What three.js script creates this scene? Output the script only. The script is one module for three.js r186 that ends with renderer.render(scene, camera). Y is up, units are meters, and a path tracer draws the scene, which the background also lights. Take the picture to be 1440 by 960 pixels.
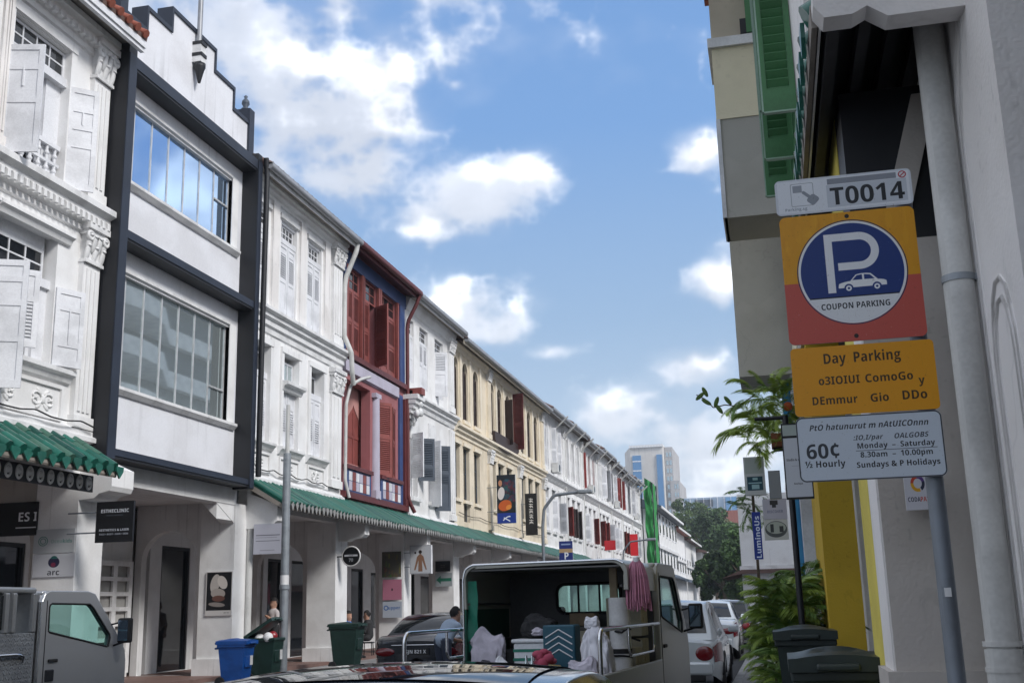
import * as THREE from 'three';
import { mergeGeometries, toCreasedNormals } from 'three/addons/utils/BufferGeometryUtils.js';
import { RoundedBoxGeometry } from 'three/addons/geometries/RoundedBoxGeometry.js';
import { MarchingCubes } from 'three/addons/objects/MarchingCubes.js';

// ---------------------------------------------------------------- camera
const scene = new THREE.Scene();
const FPX = 1575.976, CY = 1.5;                       // focal length in photo pixels, eye height
const camera = new THREE.PerspectiveCamera(2 * Math.atan(480 / FPX) * 180 / Math.PI, 1440 / 960, 0.1, 4000);
camera.position.set(0, CY, 0);
const fwd = new THREE.Vector3(1095 - 720, -(845 - 480), -FPX).normalize();      // street direction seen by the camera
const upv = new THREE.Vector3(550 - 720, 6150 + 480, -FPX).normalize();
const rgt = new THREE.Vector3().crossVectors(fwd, upv).normalize();
const upo = new THREE.Vector3().crossVectors(rgt, fwd);
const toCam = new THREE.Matrix4().makeBasis(rgt, upo, fwd.clone().negate());
const toWorld = toCam.clone().transpose();
camera.quaternion.setFromRotationMatrix(toWorld);
function ray(u, v) { return new THREE.Vector3((u - 720) / FPX, -(v - 480) / FPX, -1).applyMatrix4(toWorld); }
function onS(u, v, s) { const d = ray(u, v), t = -s / d.z; return [t * d.x, CY + t * d.y]; }     // photo pixel -> x, y on the plane s metres up the street

// ---------------------------------------------------------------- random and noise
function rngOf(a) { return () => { a |= 0; a = a + 0x6D2B79F5 | 0; let t = Math.imul(a ^ a >>> 15, 1 | a); t = t + Math.imul(t ^ t >>> 7, 61 | t) ^ t; return ((t ^ t >>> 14) >>> 0) / 4294967296; }; }
const rnd = rngOf(7);
const R = (a, b) => a + (b - a) * rnd();
const H = new Float32Array(65536); { const q = rngOf(99); for (let i = 0; i < 65536; i++) H[i] = q(); }
const hash3 = (x, y, z) => H[(x * 374761 + y * 668265 + z * 974711 + ((x * y) ^ (z * 31))) & 65535];
const sm = (t) => t * t * (3 - 2 * t);
const clamp = (x, a = 0, b = 1) => Math.min(b, Math.max(a, x));
const mix = (a, b, t) => a + (b - a) * t;
const sstep = (a, b, x) => sm(clamp((x - a) / (b - a)));
function noise3(x, y, z) {
  const xi = Math.floor(x), yi = Math.floor(y), zi = Math.floor(z), u = sm(x - xi), v = sm(y - yi), w = sm(z - zi);
  const c = (a, b, d) => hash3(xi + a, yi + b, zi + d);
  return mix(mix(mix(c(0, 0, 0), c(1, 0, 0), u), mix(c(0, 1, 0), c(1, 1, 0), u), v), mix(mix(c(0, 0, 1), c(1, 0, 1), u), mix(c(0, 1, 1), c(1, 1, 1), u), v), w);
}
function fbm3(x, y, z, o = 5) { let a = .5, s = 0, n = 0; for (let i = 0; i < o; i++) { s += a * noise3(x, y, z); n += a; a *= .5; x = x * 2.03 + 11.3; y = y * 2.03 + 3.7; z = z * 2.03 + 7.1; } return s / n; }
function pnoise(x, y, p, seed = 0) {       // periodic value noise, x,y in 0..p
  const xi = Math.floor(x), yi = Math.floor(y), u = sm(x - xi), v = sm(y - yi), m = (n) => ((n % p) + p) % p;
  return mix(mix(hash3(m(xi), m(yi), seed), hash3(m(xi + 1), m(yi), seed), u), mix(hash3(m(xi), m(yi + 1), seed), hash3(m(xi + 1), m(yi + 1), seed), u), v);
}
function pfbm(u, v, p, o = 5, seed = 0) { let a = .5, s = 0, n = 0; for (let i = 0; i < o; i++) { s += a * pnoise(u * p, v * p, p, seed + i); n += a; a *= .5; p *= 2; } return s / n; }

// ---------------------------------------------------------------- sky: hazy blue with fair weather cumulus
{
  const W = 4096, Hh = 2048, data = new Float32Array(W * Hh * 4), up = new THREE.Vector3(0, 1, 0);
  const mk = (list) => list.map(([u, v, a, b, w]) => ({ d: ray(u, v).normalize(), a: FPX / a, b: FPX / b, w }));
  // photo pixel centre, radii in pixels, weight: soft grey veils, and bright heaps inside them
  const veils = mk([[410, 160, 130, 105, .95], [330, 60, 110, 70, .62], [480, 240, 110, 55, .72], [520, 115, 90, 80, .95], [650, 268, 95, 42, .9], [738, 246, 50, 32, .9], [592, 308, 48, 32, .85], [660, 440, 78, 40, .95], [700, 465, 60, 24, .6], [865, 585, 64, 44, .9], [930, 600, 110, 50, .55], [1000, 640, 90, 70, .8], [1018, 395, 52, 34, .95], [985, 520, 58, 34, .95], [978, 212, 44, 30, 1], [780, 495, 36, 15, .8], [640, 120, 16, 10, .5], [1020, 700, 90, 60, .8]]);
  const heaps = mk([[470, 105, 70, 36, 1.05], [512, 62, 40, 30, 1], [418, 78, 36, 22, .9], [572, 85, 36, 46, .95], [395, 160, 60, 26, .65], [560, 150, 40, 30, .7], [664, 234, 28, 19, .95], [752, 234, 26, 18, .95], [600, 318, 30, 17, .9], [575, 326, 22, 16, .9], [628, 410, 40, 30, 1.2], [606, 400, 28, 20, 1.1], [712, 428, 24, 13, 1], [862, 562, 36, 24, 1], [985, 206, 32, 20, 1], [996, 510, 36, 20, .9], [1018, 392, 30, 18, .95], [1000, 668, 44, 26, .85], [985, 700, 60, 20, .8]]);
  { const q = rngOf(41);                     // same kind of clouds added out of view, set closer to lift ambient light
    for (let i = 0; i < 300; i++) {
      const az = q() * Math.PI * 2, el = Math.asin(.03 + .95 * q()), d = new THREE.Vector3(Math.cos(el) * Math.cos(az), Math.sin(el), Math.cos(el) * Math.sin(az));
      const c = d.clone().applyMatrix4(toCam), u = 720 - FPX * c.x / c.z, v = 480 + FPX * c.y / c.z, k = .8 + q() * 1.5;
      if (c.z < 0 && u > -140 && u < 1600 && v > -230) continue;                 // those in view come from the photograph
      const near = () => d.clone().add(new THREE.Vector3((q() - .5) * .13 * k, (q() - .4) * .06 * k, (q() - .5) * .13 * k)).normalize();
      for (let j = 0; j < 2; j++) veils.push({ d: near(), a: FPX / (120 * k * (.7 + .6 * q())), b: FPX / (75 * k * (.7 + .6 * q())), w: .75 + .3 * q() });
      for (let j = 0; j < 3; j++) heaps.push({ d: near(), a: FPX / (52 * k * (.7 + .6 * q())), b: FPX / (32 * k * (.7 + .6 * q())), w: .8 + .3 * q() });
    } }
  for (const h of [...veils, ...heaps]) { h.e = new THREE.Vector3().crossVectors(up, h.d).normalize(); h.n = new THREE.Vector3().crossVectors(h.d, h.e); h.el = Math.asin(h.d.y); h.rad = 2.6 / Math.min(h.a, h.b); h.cut = Math.cos(Math.min(1.2, h.rad)); }
  const sum = (row, x, y, z) => { let b = 0; for (const h of row) { if (h.d.x * x + h.d.y * y + h.d.z * z < h.cut) continue; const p = (h.e.x * x + h.e.y * y + h.e.z * z) * h.a, q = (h.n.x * x + h.n.y * y + h.n.z * z) * h.b, r2 = p * p + q * q; if (r2 < 7) { const e = h.w * Math.exp(-r2 * .75); b = Math.max(b, e) + .15 * Math.min(b, e); } } return b; };
  const billow = (x, y, z) => { let a = .5, s = 0, n = 0; for (let i = 0; i < 6; i++) { s += a * (1 - Math.abs(2 * noise3(x, y, z) - 1)); n += a; a *= .56; x = x * 2.1 + 3.1; y = y * 2.1 + 1.7; z = z * 2.1 + 5.3; } return s / n; };
  const stops = [[0, .335, .395, .455], [.13, .25, .318, .40], [.245, .166, .246, .36], [.41, .100, .190, .355], [1, .044, .110, .278]];
  const air = (e) => { for (let i = 1; i < 5; i++) if (e <= stops[i][0]) { const t = (e - stops[i - 1][0]) / (stops[i][0] - stops[i - 1][0]); return [1, 2, 3].map(c => mix(stops[i - 1][c], stops[i][c], t)); } return stops[4].slice(1); };
  // sky colours over a window of the w x h map; far from the view a coarser map is enough
  function sheet(w, h, i0, i1, j0, j1) {
    const nw = i1 - i0, nh = j1 - j0, dv = new Float32Array(nw * nh), dc = new Float32Array(nw * nh), tx = new Float32Array(nw * nh), out = new Float32Array(nw * nh * 3), k1 = h / 1024;
    for (let j = 0; j < nh; j++) { const th = (j + j0 + .5) / h * Math.PI - Math.PI / 2, cs = Math.cos(th), y = Math.sin(th); if (y < -.02) continue; const rv = veils.filter(c => Math.abs(th - c.el) < c.rad), rh = heaps.filter(c => Math.abs(th - c.el) < c.rad);
      for (let i = 0; i < nw; i++) { const ph = ((i + i0 + .5) / w - .5) * 2 * Math.PI, x = cs * Math.cos(ph), z = cs * Math.sin(ph), bv = sum(rv, x, y, z); if (bv < .02) continue; const bh = sum(rh, x, y, z), f = fbm3(x * 10 + 5, y * 15 + 2, z * 10 + 9, 5), g = billow(x * 17 + 4, y * 23, z * 17 + 8), k = j * nw + i;
        tx[k] = g; dv[k] = .26 * sstep(.16, .85, bv + (f - .5) * 1.6) + .56 * sstep(.5, .95, bv * .95 + (g - .56) * 1.3 + (f - .5) * 1.0); dc[k] = sstep(.5, 1.45, bh * .92 + (g - .58) * 1.7 + (f - .5) * .8); } }
    for (let j = 0; j < nh; j++) for (let i = 0; i < nw; i++) {
      const th = (j + j0 + .5) / h * Math.PI - Math.PI / 2, y = Math.sin(th), e = clamp(y, 0, 1), k = j * nw + i, v = dv[k], c = dc[k], fade = 1 - .35 * Math.exp(-e * 8); let [r, g, b] = air(e);
      if (v > 0) { let sh = 0; for (let s = 1; s <= 6; s++) { const q = Math.min(nh - 1, j + Math.round(s * 3.6 * k1)) * nw + Math.min(nw - 1, i + Math.round(s * 1.6 * k1)); sh += dv[q] * .11 + dc[q] * .05; }
        const lit = Math.exp(-1.5 * sh), L = mix(.27, .52, lit) * (.9 + .22 * tx[k]), T = mix(L, mix(.44, .95, lit) * (.7 + .6 * tx[k]), c), w2 = v * fade; r = mix(r, T * mix(.95, 1, c), w2); g = mix(g, T * mix(.985, 1, c), w2); b = mix(b, T * mix(1.07, 1.01, c), w2); }
      if (y < 0) { const d = sstep(0, -.12, y); r = mix(r, .2, d); g = mix(g, .2, d); b = mix(b, .2, d); }
      out[3 * k] = r; out[3 * k + 1] = g; out[3 * k + 2] = b;
    } return out;
  }
  const cw = 1024, ch = 512, coarse = sheet(cw, ch, 0, cw, 0, ch), az = Math.atan2(ray(720, 480).z, ray(720, 480).x), I0 = Math.round((az / 2 / Math.PI + .5) * W) - 330, I1 = I0 + 660, J0 = Math.round(Hh * .5) - 20, J1 = Math.round(Hh * .735), fine = sheet(W, Hh, I0, I1, J0, J1);
  for (let j = 0; j < Hh; j++) for (let i = 0; i < W; i++) {
    const k = 4 * (j * W + i), u = (i + .5) / W * cw - .5, v = clamp((j + .5) / Hh * ch - .5, 0, ch - 1.001), a = Math.floor(u), b = Math.floor(v), fu = u - a, fv = v - b, A = (a + cw) % cw, B = (a + 1) % cw, inF = i >= I0 && i < I1 && j >= J0 && j < J1, q = inF ? 3 * ((j - J0) * (I1 - I0) + i - I0) : 0, wf = inF ? clamp(Math.min(i - I0, I1 - 1 - i, J1 - 1 - j) / 30) : 0;
    for (let c = 0; c < 3; c++) { const lo = mix(mix(coarse[3 * (b * cw + A) + c], coarse[3 * (b * cw + B) + c], fu), mix(coarse[3 * ((b + 1) * cw + A) + c], coarse[3 * ((b + 1) * cw + B) + c], fu), fv); data[k + c] = wf > 0 ? mix(lo, fine[q + c], wf) : lo; } data[k + 3] = 1;
  }
  const sky = new THREE.DataTexture(data, W, Hh, THREE.RGBAFormat, THREE.FloatType);
  sky.mapping = THREE.EquirectangularReflectionMapping; sky.magFilter = sky.minFilter = THREE.LinearFilter; sky.needsUpdate = true;
  scene.background = sky; scene.environment = sky;
}
// the sun stands behind the camera's right shoulder, veiled by cloud, over the roofs of the right hand row
const sun = new THREE.DirectionalLight(new THREE.Color(1, .975, .945), 1.4);
sun.position.set(100, 88, 46); sun.target.position.set(0, 0, -20); sun.position.z -= 20;
sun.castShadow = true; sun.shadow.radius = 26; sun.shadow.mapSize.set(4096, 4096);
Object.assign(sun.shadow.camera, { left: -140, right: 140, top: 140, bottom: -140, near: 1, far: 500 });
sun.name = 'sun'; scene.add(sun, sun.target);
const renderer = new THREE.WebGLRenderer({ antialias: true });
renderer.toneMapping = THREE.LinearToneMapping; renderer.toneMappingExposure = 2.15;
renderer.shadowMap.enabled = true;

// ---------------------------------------------------------------- textures and materials
function dataTex(n, fn, srgb = true) {
  const a = new Uint8Array(n * n * 4);
  for (let j = 0; j < n; j++) for (let i = 0; i < n; i++) { const c = fn(i / n, j / n), k = 4 * (j * n + i); a[k] = clamp(c[0]) * 255; a[k + 1] = clamp(c[1]) * 255; a[k + 2] = clamp(c[2]) * 255; a[k + 3] = 255; }
  const t = new THREE.DataTexture(a, n, n); t.wrapS = t.wrapT = THREE.RepeatWrapping; t.magFilter = THREE.LinearFilter; t.minFilter = THREE.LinearMipmapLinearFilter; t.generateMipmaps = true;
  if (srgb) t.colorSpace = THREE.SRGBColorSpace; t.needsUpdate = true; return t;
}
const rep = (t, m) => { const c = t.clone(); c.repeat.set(1 / m, 1 / m); c.needsUpdate = true; return c; };
const tPlaster = dataTex(512, (u, v) => {            // limewash: blotches, rain streaks, fine speckle
  const b = pfbm(u, v, 6, 5, 1), st = pfbm(u, v * .0 + pnoise(u * 9, v * 2, 9, 3) * .03, 48, 3, 9), run = sstep(.62, .9, st) * sstep(.38, .8, pfbm(u, v, 3, 3, 17)), sp = pnoise(u * 256, v * 256, 256, 5);
  const k = 1 - .055 * sstep(.42, .78, b) - .15 * run - .03 * sp; return [k, k * (1 - .012 * b), k * (1 - .025 * b)];
});
const tPlasterOld = dataTex(512, (u, v) => {         // older paint: stronger rain runs, patched areas, scuffs and fine cracks
  const b = pfbm(u, v, 5, 5, 41), st = pfbm(u, pnoise(u * 9, v * 2, 9, 43) * .04, 40, 3, 49), run = sstep(.56, .85, st) * sstep(.4, .75, pfbm(u, v, 3, 4, 57)), w = pfbm(u, v, 6, 5, 71), crack = sstep(.012, .0, Math.abs(w - .5)) * sstep(.5, .62, pfbm(u, v, 4, 3, 77)), patch = sstep(.57, .585, pfbm(u, v, 4, 3, 83)), sp = sstep(.82, .95, pnoise(u * 128, v * 128, 128, 5)) * sstep(.45, .7, b);
  const k = 1 - .06 * sstep(.4, .75, b) - .12 * run - .05 * crack - .025 * patch - .06 * sp; return [k, k * (1 - .015 * b), k * (1 - .035 * b)];
});
const tRelief = dataTex(256, (u, v) => { const k = .6 * pfbm(u, v, 8, 4, 2) + .4 * pnoise(u * 128, v * 128, 128, 8); return [k, k, k]; }, false);
const tOrnament = dataTex(512, (u, v) => {           // moulded plaster scrolls
  let h = 0; for (let j = 0; j < 2; j++) for (let i = 0; i < 2; i++) { const x = (u * 2 - i - .5) * 2, y = (v * 2 - j - .5) * 2, r = Math.hypot(x, y), a = Math.atan2(y, x); h = Math.max(h, sstep(.42, .7, .5 + .5 * Math.cos(a * 5 + r * 9)) * sstep(.95, .75, r) * sstep(.05, .2, r), sstep(.2, .12, r)); }
  const k = .8 * h + .2 * pfbm(u, v, 32, 3, 4); return [k, k, k];
}, false);
const tAsphalt = dataTex(512, (u, v) => { const k = .6 + .5 * (pnoise(u * 256, v * 256, 256, 5) - .5) + .35 * (pfbm(u, v, 5, 4, 6) - .5); return [k, k, k]; });
const tGrime = dataTex(256, (u, v) => { const k = 1 - .09 * sstep(.4, .75, pfbm(u, v, 5, 5, 21)) - .05 * pnoise(u * 100, v * 100, 100, 4); return [k, k, k]; });
const tRough = dataTex(256, (u, v) => { const k = .55 + .45 * pfbm(u, v, 7, 4, 31); return [k, k, k]; }, false);
const tChecker = dataTex(256, (u, v) => {            // raised tread plate
  let h = 0; for (let j = 0; j < 8; j++) for (let i = 0; i < 8; i++) { const f = (i + j) % 2 ? 1 : -1, x = (u * 8 - i - .5), y = (v * 8 - j - .5), p = (x + f * y) * .9, q = (x - f * y) * 2.6; if (p * p + q * q < .32) h = 1; } const n = pnoise(u * 128, v * 128, 128, 2) * .2; return [h * .8 + n, h * .8 + n, h * .8 + n];
}, false);
const C = (r, g, b) => new THREE.Color().setRGB(r, g, b);
const mats = {};
function mat(r, g, b, o = {}) {
  const { grime = 2.5, plaster, phys, bump, old, ...rest } = o;
  const m = phys ? new THREE.MeshPhysicalMaterial({ color: C(r, g, b), roughness: .6, ...rest }) : new THREE.MeshStandardMaterial({ color: C(r, g, b), roughness: .7, ...rest });
  if (plaster) { m.map = rep(old ? tPlasterOld : tPlaster, plaster); m.bumpMap = rep(tRelief, 1.3); m.bumpScale = old ? .0035 : .0025; m.roughness = .9; }
  else if (grime && !rest.map) m.map = rep(tGrime, grime);
  if (bump) { m.bumpMap = rep(tRelief, bump[0]); m.bumpScale = bump[1]; }
  return m;
}
const M = {
  white: mat(.83, .84, .85, { plaster: 4.1 }), white2: mat(.81, .82, .83, { plaster: 3.3 }), white3: mat(.82, .81, .81, { old: true, plaster: 5.3 }),
  bwhite: mat(.77, .79, .84, { plaster: 6.1 }), cream: mat(.76, .68, .54, { old: true, plaster: 4.4 }), creamTrim: mat(.80, .73, .60, { plaster: 2.9 }),
  cool: mat(.74, .75, .76, { plaster: 3.7 }), paintW: mat(.78, .79, .82, { grime: 1.7, roughness: .55 }), trimW: mat(.80, .80, .80, { grime: 1.1, roughness: .6 }),
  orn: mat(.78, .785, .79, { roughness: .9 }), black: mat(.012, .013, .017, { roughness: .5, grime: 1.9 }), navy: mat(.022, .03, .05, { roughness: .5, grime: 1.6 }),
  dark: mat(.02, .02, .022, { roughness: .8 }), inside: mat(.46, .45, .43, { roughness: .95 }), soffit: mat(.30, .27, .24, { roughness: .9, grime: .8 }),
  red: mat(.27, .075, .065, { roughness: .55, grime: 1.2 }), maroon: mat(.13, .028, .03, { roughness: .5, grime: 1.4 }), blue: mat(.035, .07, .20, { roughness: .5, grime: 1.1 }), lilac: mat(.48, .46, .56, { plaster: 2.7 }), dwall: mat(.34, .13, .14, { plaster: 2.4 }), pink: mat(.52, .27, .25, { plaster: 2.2 }),
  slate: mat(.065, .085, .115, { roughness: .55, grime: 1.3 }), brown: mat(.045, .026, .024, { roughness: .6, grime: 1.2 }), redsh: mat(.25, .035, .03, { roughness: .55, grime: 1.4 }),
  terra: mat(.30, .085, .05, { roughness: .75, grime: .9 }), oldtile: mat(.16, .10, .085, { roughness: .85, grime: 1.2 }), gutter: mat(.34, .35, .37, { roughness: .45, grime: 1.1, metalness: .3 }),
  green: mat(.010, .105, .075, { phys: true, roughness: .4, clearcoat: .3, clearcoatRoughness: .15, grime: .6 }), greenB: mat(.012, .14, .10, { phys: true, roughness: .38, clearcoat: .35, clearcoatRoughness: .15, grime: .5 }), greenF: mat(.05, .14, .10, { phys: true, roughness: .55, clearcoat: .15, grime: .4 }), greenC: mat(.008, .075, .058, { phys: true, roughness: .35, clearcoat: .4, grime: .55 }),
  glassSky: mat(.44, .60, .82, { phys: true, grime: 0, metalness: .9, roughness: .03 }), glassDark: mat(.012, .014, .017, { phys: true, grime: 0, roughness: .04, ior: 1.6, specularIntensity: 1 }), glassMid: mat(.50, .57, .58, { phys: true, grime: 0, metalness: .75, roughness: .025 }),
  alu: mat(.68, .69, .70, { metalness: .4, roughness: .4, grime: .8 }), chrome: mat(.75, .76, .78, { metalness: 1, roughness: .14, grime: 0 }), steel: mat(.23, .26, .30, { metalness: .35, roughness: .55, map: rep(tPlasterOld, .5) }), galv: mat(.33, .36, .39, { metalness: .4, roughness: .5, grime: .5 }),
  asphalt: mat(.055, .056, .06, { map: rep(tAsphalt, 2.6), roughness: .92, bump: [.5, .006] }), pave: mat(.27, .265, .26, { grime: 1.6, roughness: .9, bump: [.7, .004] }), kerb: mat(.34, .34, .335, { grime: .9, roughness: .9 }), tilefloor: mat(.20, .12, .10, { grime: 1.3, roughness: .6 }),
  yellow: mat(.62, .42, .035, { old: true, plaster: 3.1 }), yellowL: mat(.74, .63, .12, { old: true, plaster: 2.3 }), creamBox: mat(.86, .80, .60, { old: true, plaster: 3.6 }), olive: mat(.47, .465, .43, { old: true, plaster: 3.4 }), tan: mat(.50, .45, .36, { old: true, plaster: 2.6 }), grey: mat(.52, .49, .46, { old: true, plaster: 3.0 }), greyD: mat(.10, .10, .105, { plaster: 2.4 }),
  shut: mat(.06, .20, .075, { roughness: .5, grime: .9 }), shutEdge: mat(.30, .44, .34, { roughness: .5, grime: .7 }), pvc: mat(.62, .62, .60, { roughness: .4, grime: 1.1 }),
  rubber: mat(.018, .018, .02, { roughness: .85, grime: .4 }), bin: mat(.012, .040, .032, { roughness: .42, grime: .5, bump: [.25, .002] }), binB: mat(.008, .085, .36, { roughness: .42, grime: .6 }), binBlack: mat(.02, .032, .03, { roughness: .4, grime: .5 }),
  net: mat(.035, .28, .07, { roughness: .9, grime: .8, side: THREE.DoubleSide }), bark: mat(.10, .075, .05, { roughness: .95, grime: .6 }), pot: mat(.03, .03, .034, { roughness: .5 }), clay: mat(.28, .11, .06, { roughness: .9, grime: .4 }), soil: mat(.04, .03, .02, { roughness: 1 })
};
M.orn.bumpMap = rep(tOrnament, .9); M.orn.bumpScale = .05;
function leafMat(r, g, b, tr = 0) { const m = new THREE.MeshPhysicalMaterial({ color: C(r, g, b), roughness: .55, side: THREE.DoubleSide, vertexColors: true, transmission: tr, thickness: 0, specularIntensity: .5 }); return m; }

// ---------------------------------------------------------------- building blocks
const org = new Map(), taken = {};
function numbered(n) { const k = taken[n] = (taken[n] ?? -1) + 1; return k ? n + '_' + String(k).padStart(3, '0') : n; }
function thing(name, label, category, [x, y, z] = [0, 0, 0], turn = 0, group) {
  const o = new THREE.Group(); o.name = numbered(name); o.position.set(x, y, z); o.rotation.y = turn; scene.add(o);
  o.userData = { label, category }; if (group) o.userData.group = group;
  org.set(o, turn ? [0, 0, 0] : [x, y, z]); return o;
}
function triUV(g) {
  const p = g.attributes.position, n = g.attributes.normal, a = new Float32Array(p.count * 2);
  for (let i = 0; i < p.count; i++) { const X = Math.abs(n.getX(i)), Y = Math.abs(n.getY(i)), Z = Math.abs(n.getZ(i)); if (Y > X && Y > Z) { a[2 * i] = p.getX(i); a[2 * i + 1] = p.getZ(i); } else if (X > Z) { a[2 * i] = p.getZ(i); a[2 * i + 1] = p.getY(i); } else { a[2 * i] = p.getX(i); a[2 * i + 1] = p.getY(i); } }
  g.setAttribute('uv', new THREE.BufferAttribute(a, 2)); return g;
}
function clean(g) { let q = g.index ? g.toNonIndexed() : g; for (const k of Object.keys(q.attributes)) if (!['position', 'normal', 'uv', 'color'].includes(k)) q.deleteAttribute(k); return q; }
function merged(list, keepUV) {
  list = [].concat(list).flat(9).map(clean);
  const hasC = list.every(g => g.attributes.color); list.forEach(g => { if (!hasC && g.attributes.color) g.deleteAttribute('color'); if (!g.attributes.uv) triUV(g); });
  const g = list.length > 1 ? mergeGeometries(list) : list[0]; if (!keepUV) triUV(g); return g;
}
function shadows(m) { m.castShadow = m.receiveShadow = true; return m; }
// world-space geometries -> one named mesh under a thing or a part
function part(parent, name, material, geos, o = {}) {
  const at = org.get(parent), g = merged(geos, o.uv); if (at[0] || at[1] || at[2]) g.translate(-at[0], -at[1], -at[2]);
  const m = shadows(new THREE.Mesh(g, material)); m.name = name; parent.add(m); org.set(m, at);
  if (o.label) m.userData.label = o.label; if (o.kind) m.userData.kind = o.kind; return m;
}
function parts(parent, name, material, list, o) { return list.map(g => part(parent, name, material, g, o)); }
function copyPart(parent, name, mesh, dx, dy, dz, material) { const m = shadows(new THREE.Mesh(mesh.geometry, material || mesh.material)); m.name = name; m.position.set(mesh.position.x + dx, mesh.position.y + dy, mesh.position.z + dz); parent.add(m); org.set(m, org.get(parent)); return m; }
function solo(name, label, category, material, geos, o = {}) {        // a thing that is one mesh; origin at the base of its box
  const g = merged(geos, o.uv); g.computeBoundingBox(); const b = g.boundingBox, x = (b.min.x + b.max.x) / 2, y = b.min.y, z = (b.min.z + b.max.z) / 2; g.translate(-x, -y, -z);
  const m = shadows(new THREE.Mesh(g, material)); m.name = numbered(name); m.position.set(x, y, z); m.userData = { label, category }; if (o.group) m.userData.group = o.group; scene.add(m); org.set(m, [x, y, z]); return m;
}
function struct(name, material, geos) { const m = shadows(new THREE.Mesh(merged(geos), material)); m.name = numbered(name); m.userData = { kind: 'structure' }; scene.add(m); org.set(m, [0, 0, 0]); return m; }
function box(x0, x1, y0, y1, z0, z1) { const g = new THREE.BoxGeometry(Math.abs(x1 - x0), Math.abs(y1 - y0), Math.abs(z1 - z0)); g.translate((x0 + x1) / 2, (y0 + y1) / 2, (z0 + z1) / 2); return g; }
function rbox(x0, x1, y0, y1, z0, z1, r = .02, n = 2) { const g = new RoundedBoxGeometry(Math.abs(x1 - x0), Math.abs(y1 - y0), Math.abs(z1 - z0), n, r); g.translate((x0 + x1) / 2, (y0 + y1) / 2, (z0 + z1) / 2); return g; }
function cyl(x, y0, y1, z, r0, r1 = r0, n = 16) { const g = new THREE.CylinderGeometry(r1, r0, y1 - y0, n); g.translate(x, (y0 + y1) / 2, z); return g; }
function tube(pts, r, n = 8, seg) { const c = new THREE.CatmullRomCurve3(pts.map(p => new THREE.Vector3(...p)), false, 'catmullrom', .05); return new THREE.TubeGeometry(c, seg || pts.length * 6, r, n); }
function bar(a, b, r, n = 8) { const p = new THREE.Vector3(...a), q = new THREE.Vector3(...b), L = p.distanceTo(q), g = new THREE.CylinderGeometry(r, r, L, n); g.applyQuaternion(new THREE.Quaternion().setFromUnitVectors(new THREE.Vector3(0, 1, 0), q.clone().sub(p).normalize())); g.translate((a[0] + b[0]) / 2, (a[1] + b[1]) / 2, (a[2] + b[2]) / 2); return g; }
function lathe(pts, x, y, z, n = 20) { const g = new THREE.LatheGeometry(pts.map(p => new THREE.Vector2(...p)), n); g.translate(x, y, z); return g; }
function extr(pts, depth, holes = [], o = {}) { const sh = pts instanceof THREE.Shape ? pts : new THREE.Shape(pts.map(p => new THREE.Vector2(...p))); for (const h of holes) sh.holes.push(h.isPath ? h : new THREE.Path(h.map(p => new THREE.Vector2(...p)))); return new THREE.ExtrudeGeometry(sh, { depth, bevelEnabled: false, curveSegments: o.seg || 10, ...o }); }
const rectPts = (a, b, c, d) => [[a, c], [b, c], [b, d], [a, d]];
function archPath(a, b, c, d) { const r = (b - a) / 2, p = new THREE.Path(); p.moveTo(a, c); p.lineTo(b, c); p.lineTo(b, d - r); p.absarc((a + b) / 2, d - r, r, 0, Math.PI, false); p.lineTo(a, c); p.isPath = true; return p; }
// left row: s metres up the street, y, and metres out from the front plane x = FX
const FX = -12;
const lb = (s0, s1, y0, y1, o0, o1) => box(FX + o0, FX + o1, y0, y1, -s1, -s0);
function lx(g, o0) { g.rotateY(Math.PI / 2); g.translate(FX + o0, 0, 0); return g; }          // shape drawn in (s, y), depth outwards
const lwall = (s0, s1, y0, y1, holes, o0, o1) => lx(extr(rectPts(s0, s1, y0, y1), o1 - o0, holes), o0);
// cross shape drawn in (x, y), extruded from s0 away to s1
const cx = (pts, s0, s1, holes) => { const g = extr(pts, s1 - s0, holes); g.translate(0, 0, -s1); return g; };
function cv(w, h, draw) { const c = document.createElement('canvas'); c.width = w; c.height = h; const x = c.getContext('2d'); draw(x, w, h); const t = new THREE.CanvasTexture(c); t.colorSpace = THREE.SRGBColorSpace; t.anisotropy = 8; return t; }
const printMat = (t, o = {}) => new THREE.MeshPhysicalMaterial({ map: t, roughness: .42, ...o });
// flat print on a plane; facing 'z' (towards the camera) or 'x' (towards the street from the left row) or '-x'
function print(x0, x1, y0, y1, s, facing = 'z') {
  if (facing === 'z') { const g = new THREE.PlaneGeometry(x1 - x0, y1 - y0); g.translate((x0 + x1) / 2, (y0 + y1) / 2, -s); return g; }
  const g = new THREE.PlaneGeometry(Math.abs(x1 - x0), y1 - y0); g.rotateY(facing === 'x' ? Math.PI / 2 : -Math.PI / 2); g.translate(s, (y0 + y1) / 2, -(x0 + x1) / 2); return g;       // x0, x1 are s values, s is x
}
function rrect(c, x, y, w, h, r) { c.beginPath(); c.moveTo(x + r, y); c.arcTo(x + w, y, x + w, y + h, r); c.arcTo(x + w, y + h, x, y + h, r); c.arcTo(x, y + h, x, y, r); c.arcTo(x, y, x + w, y, r); c.closePath(); }
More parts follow.
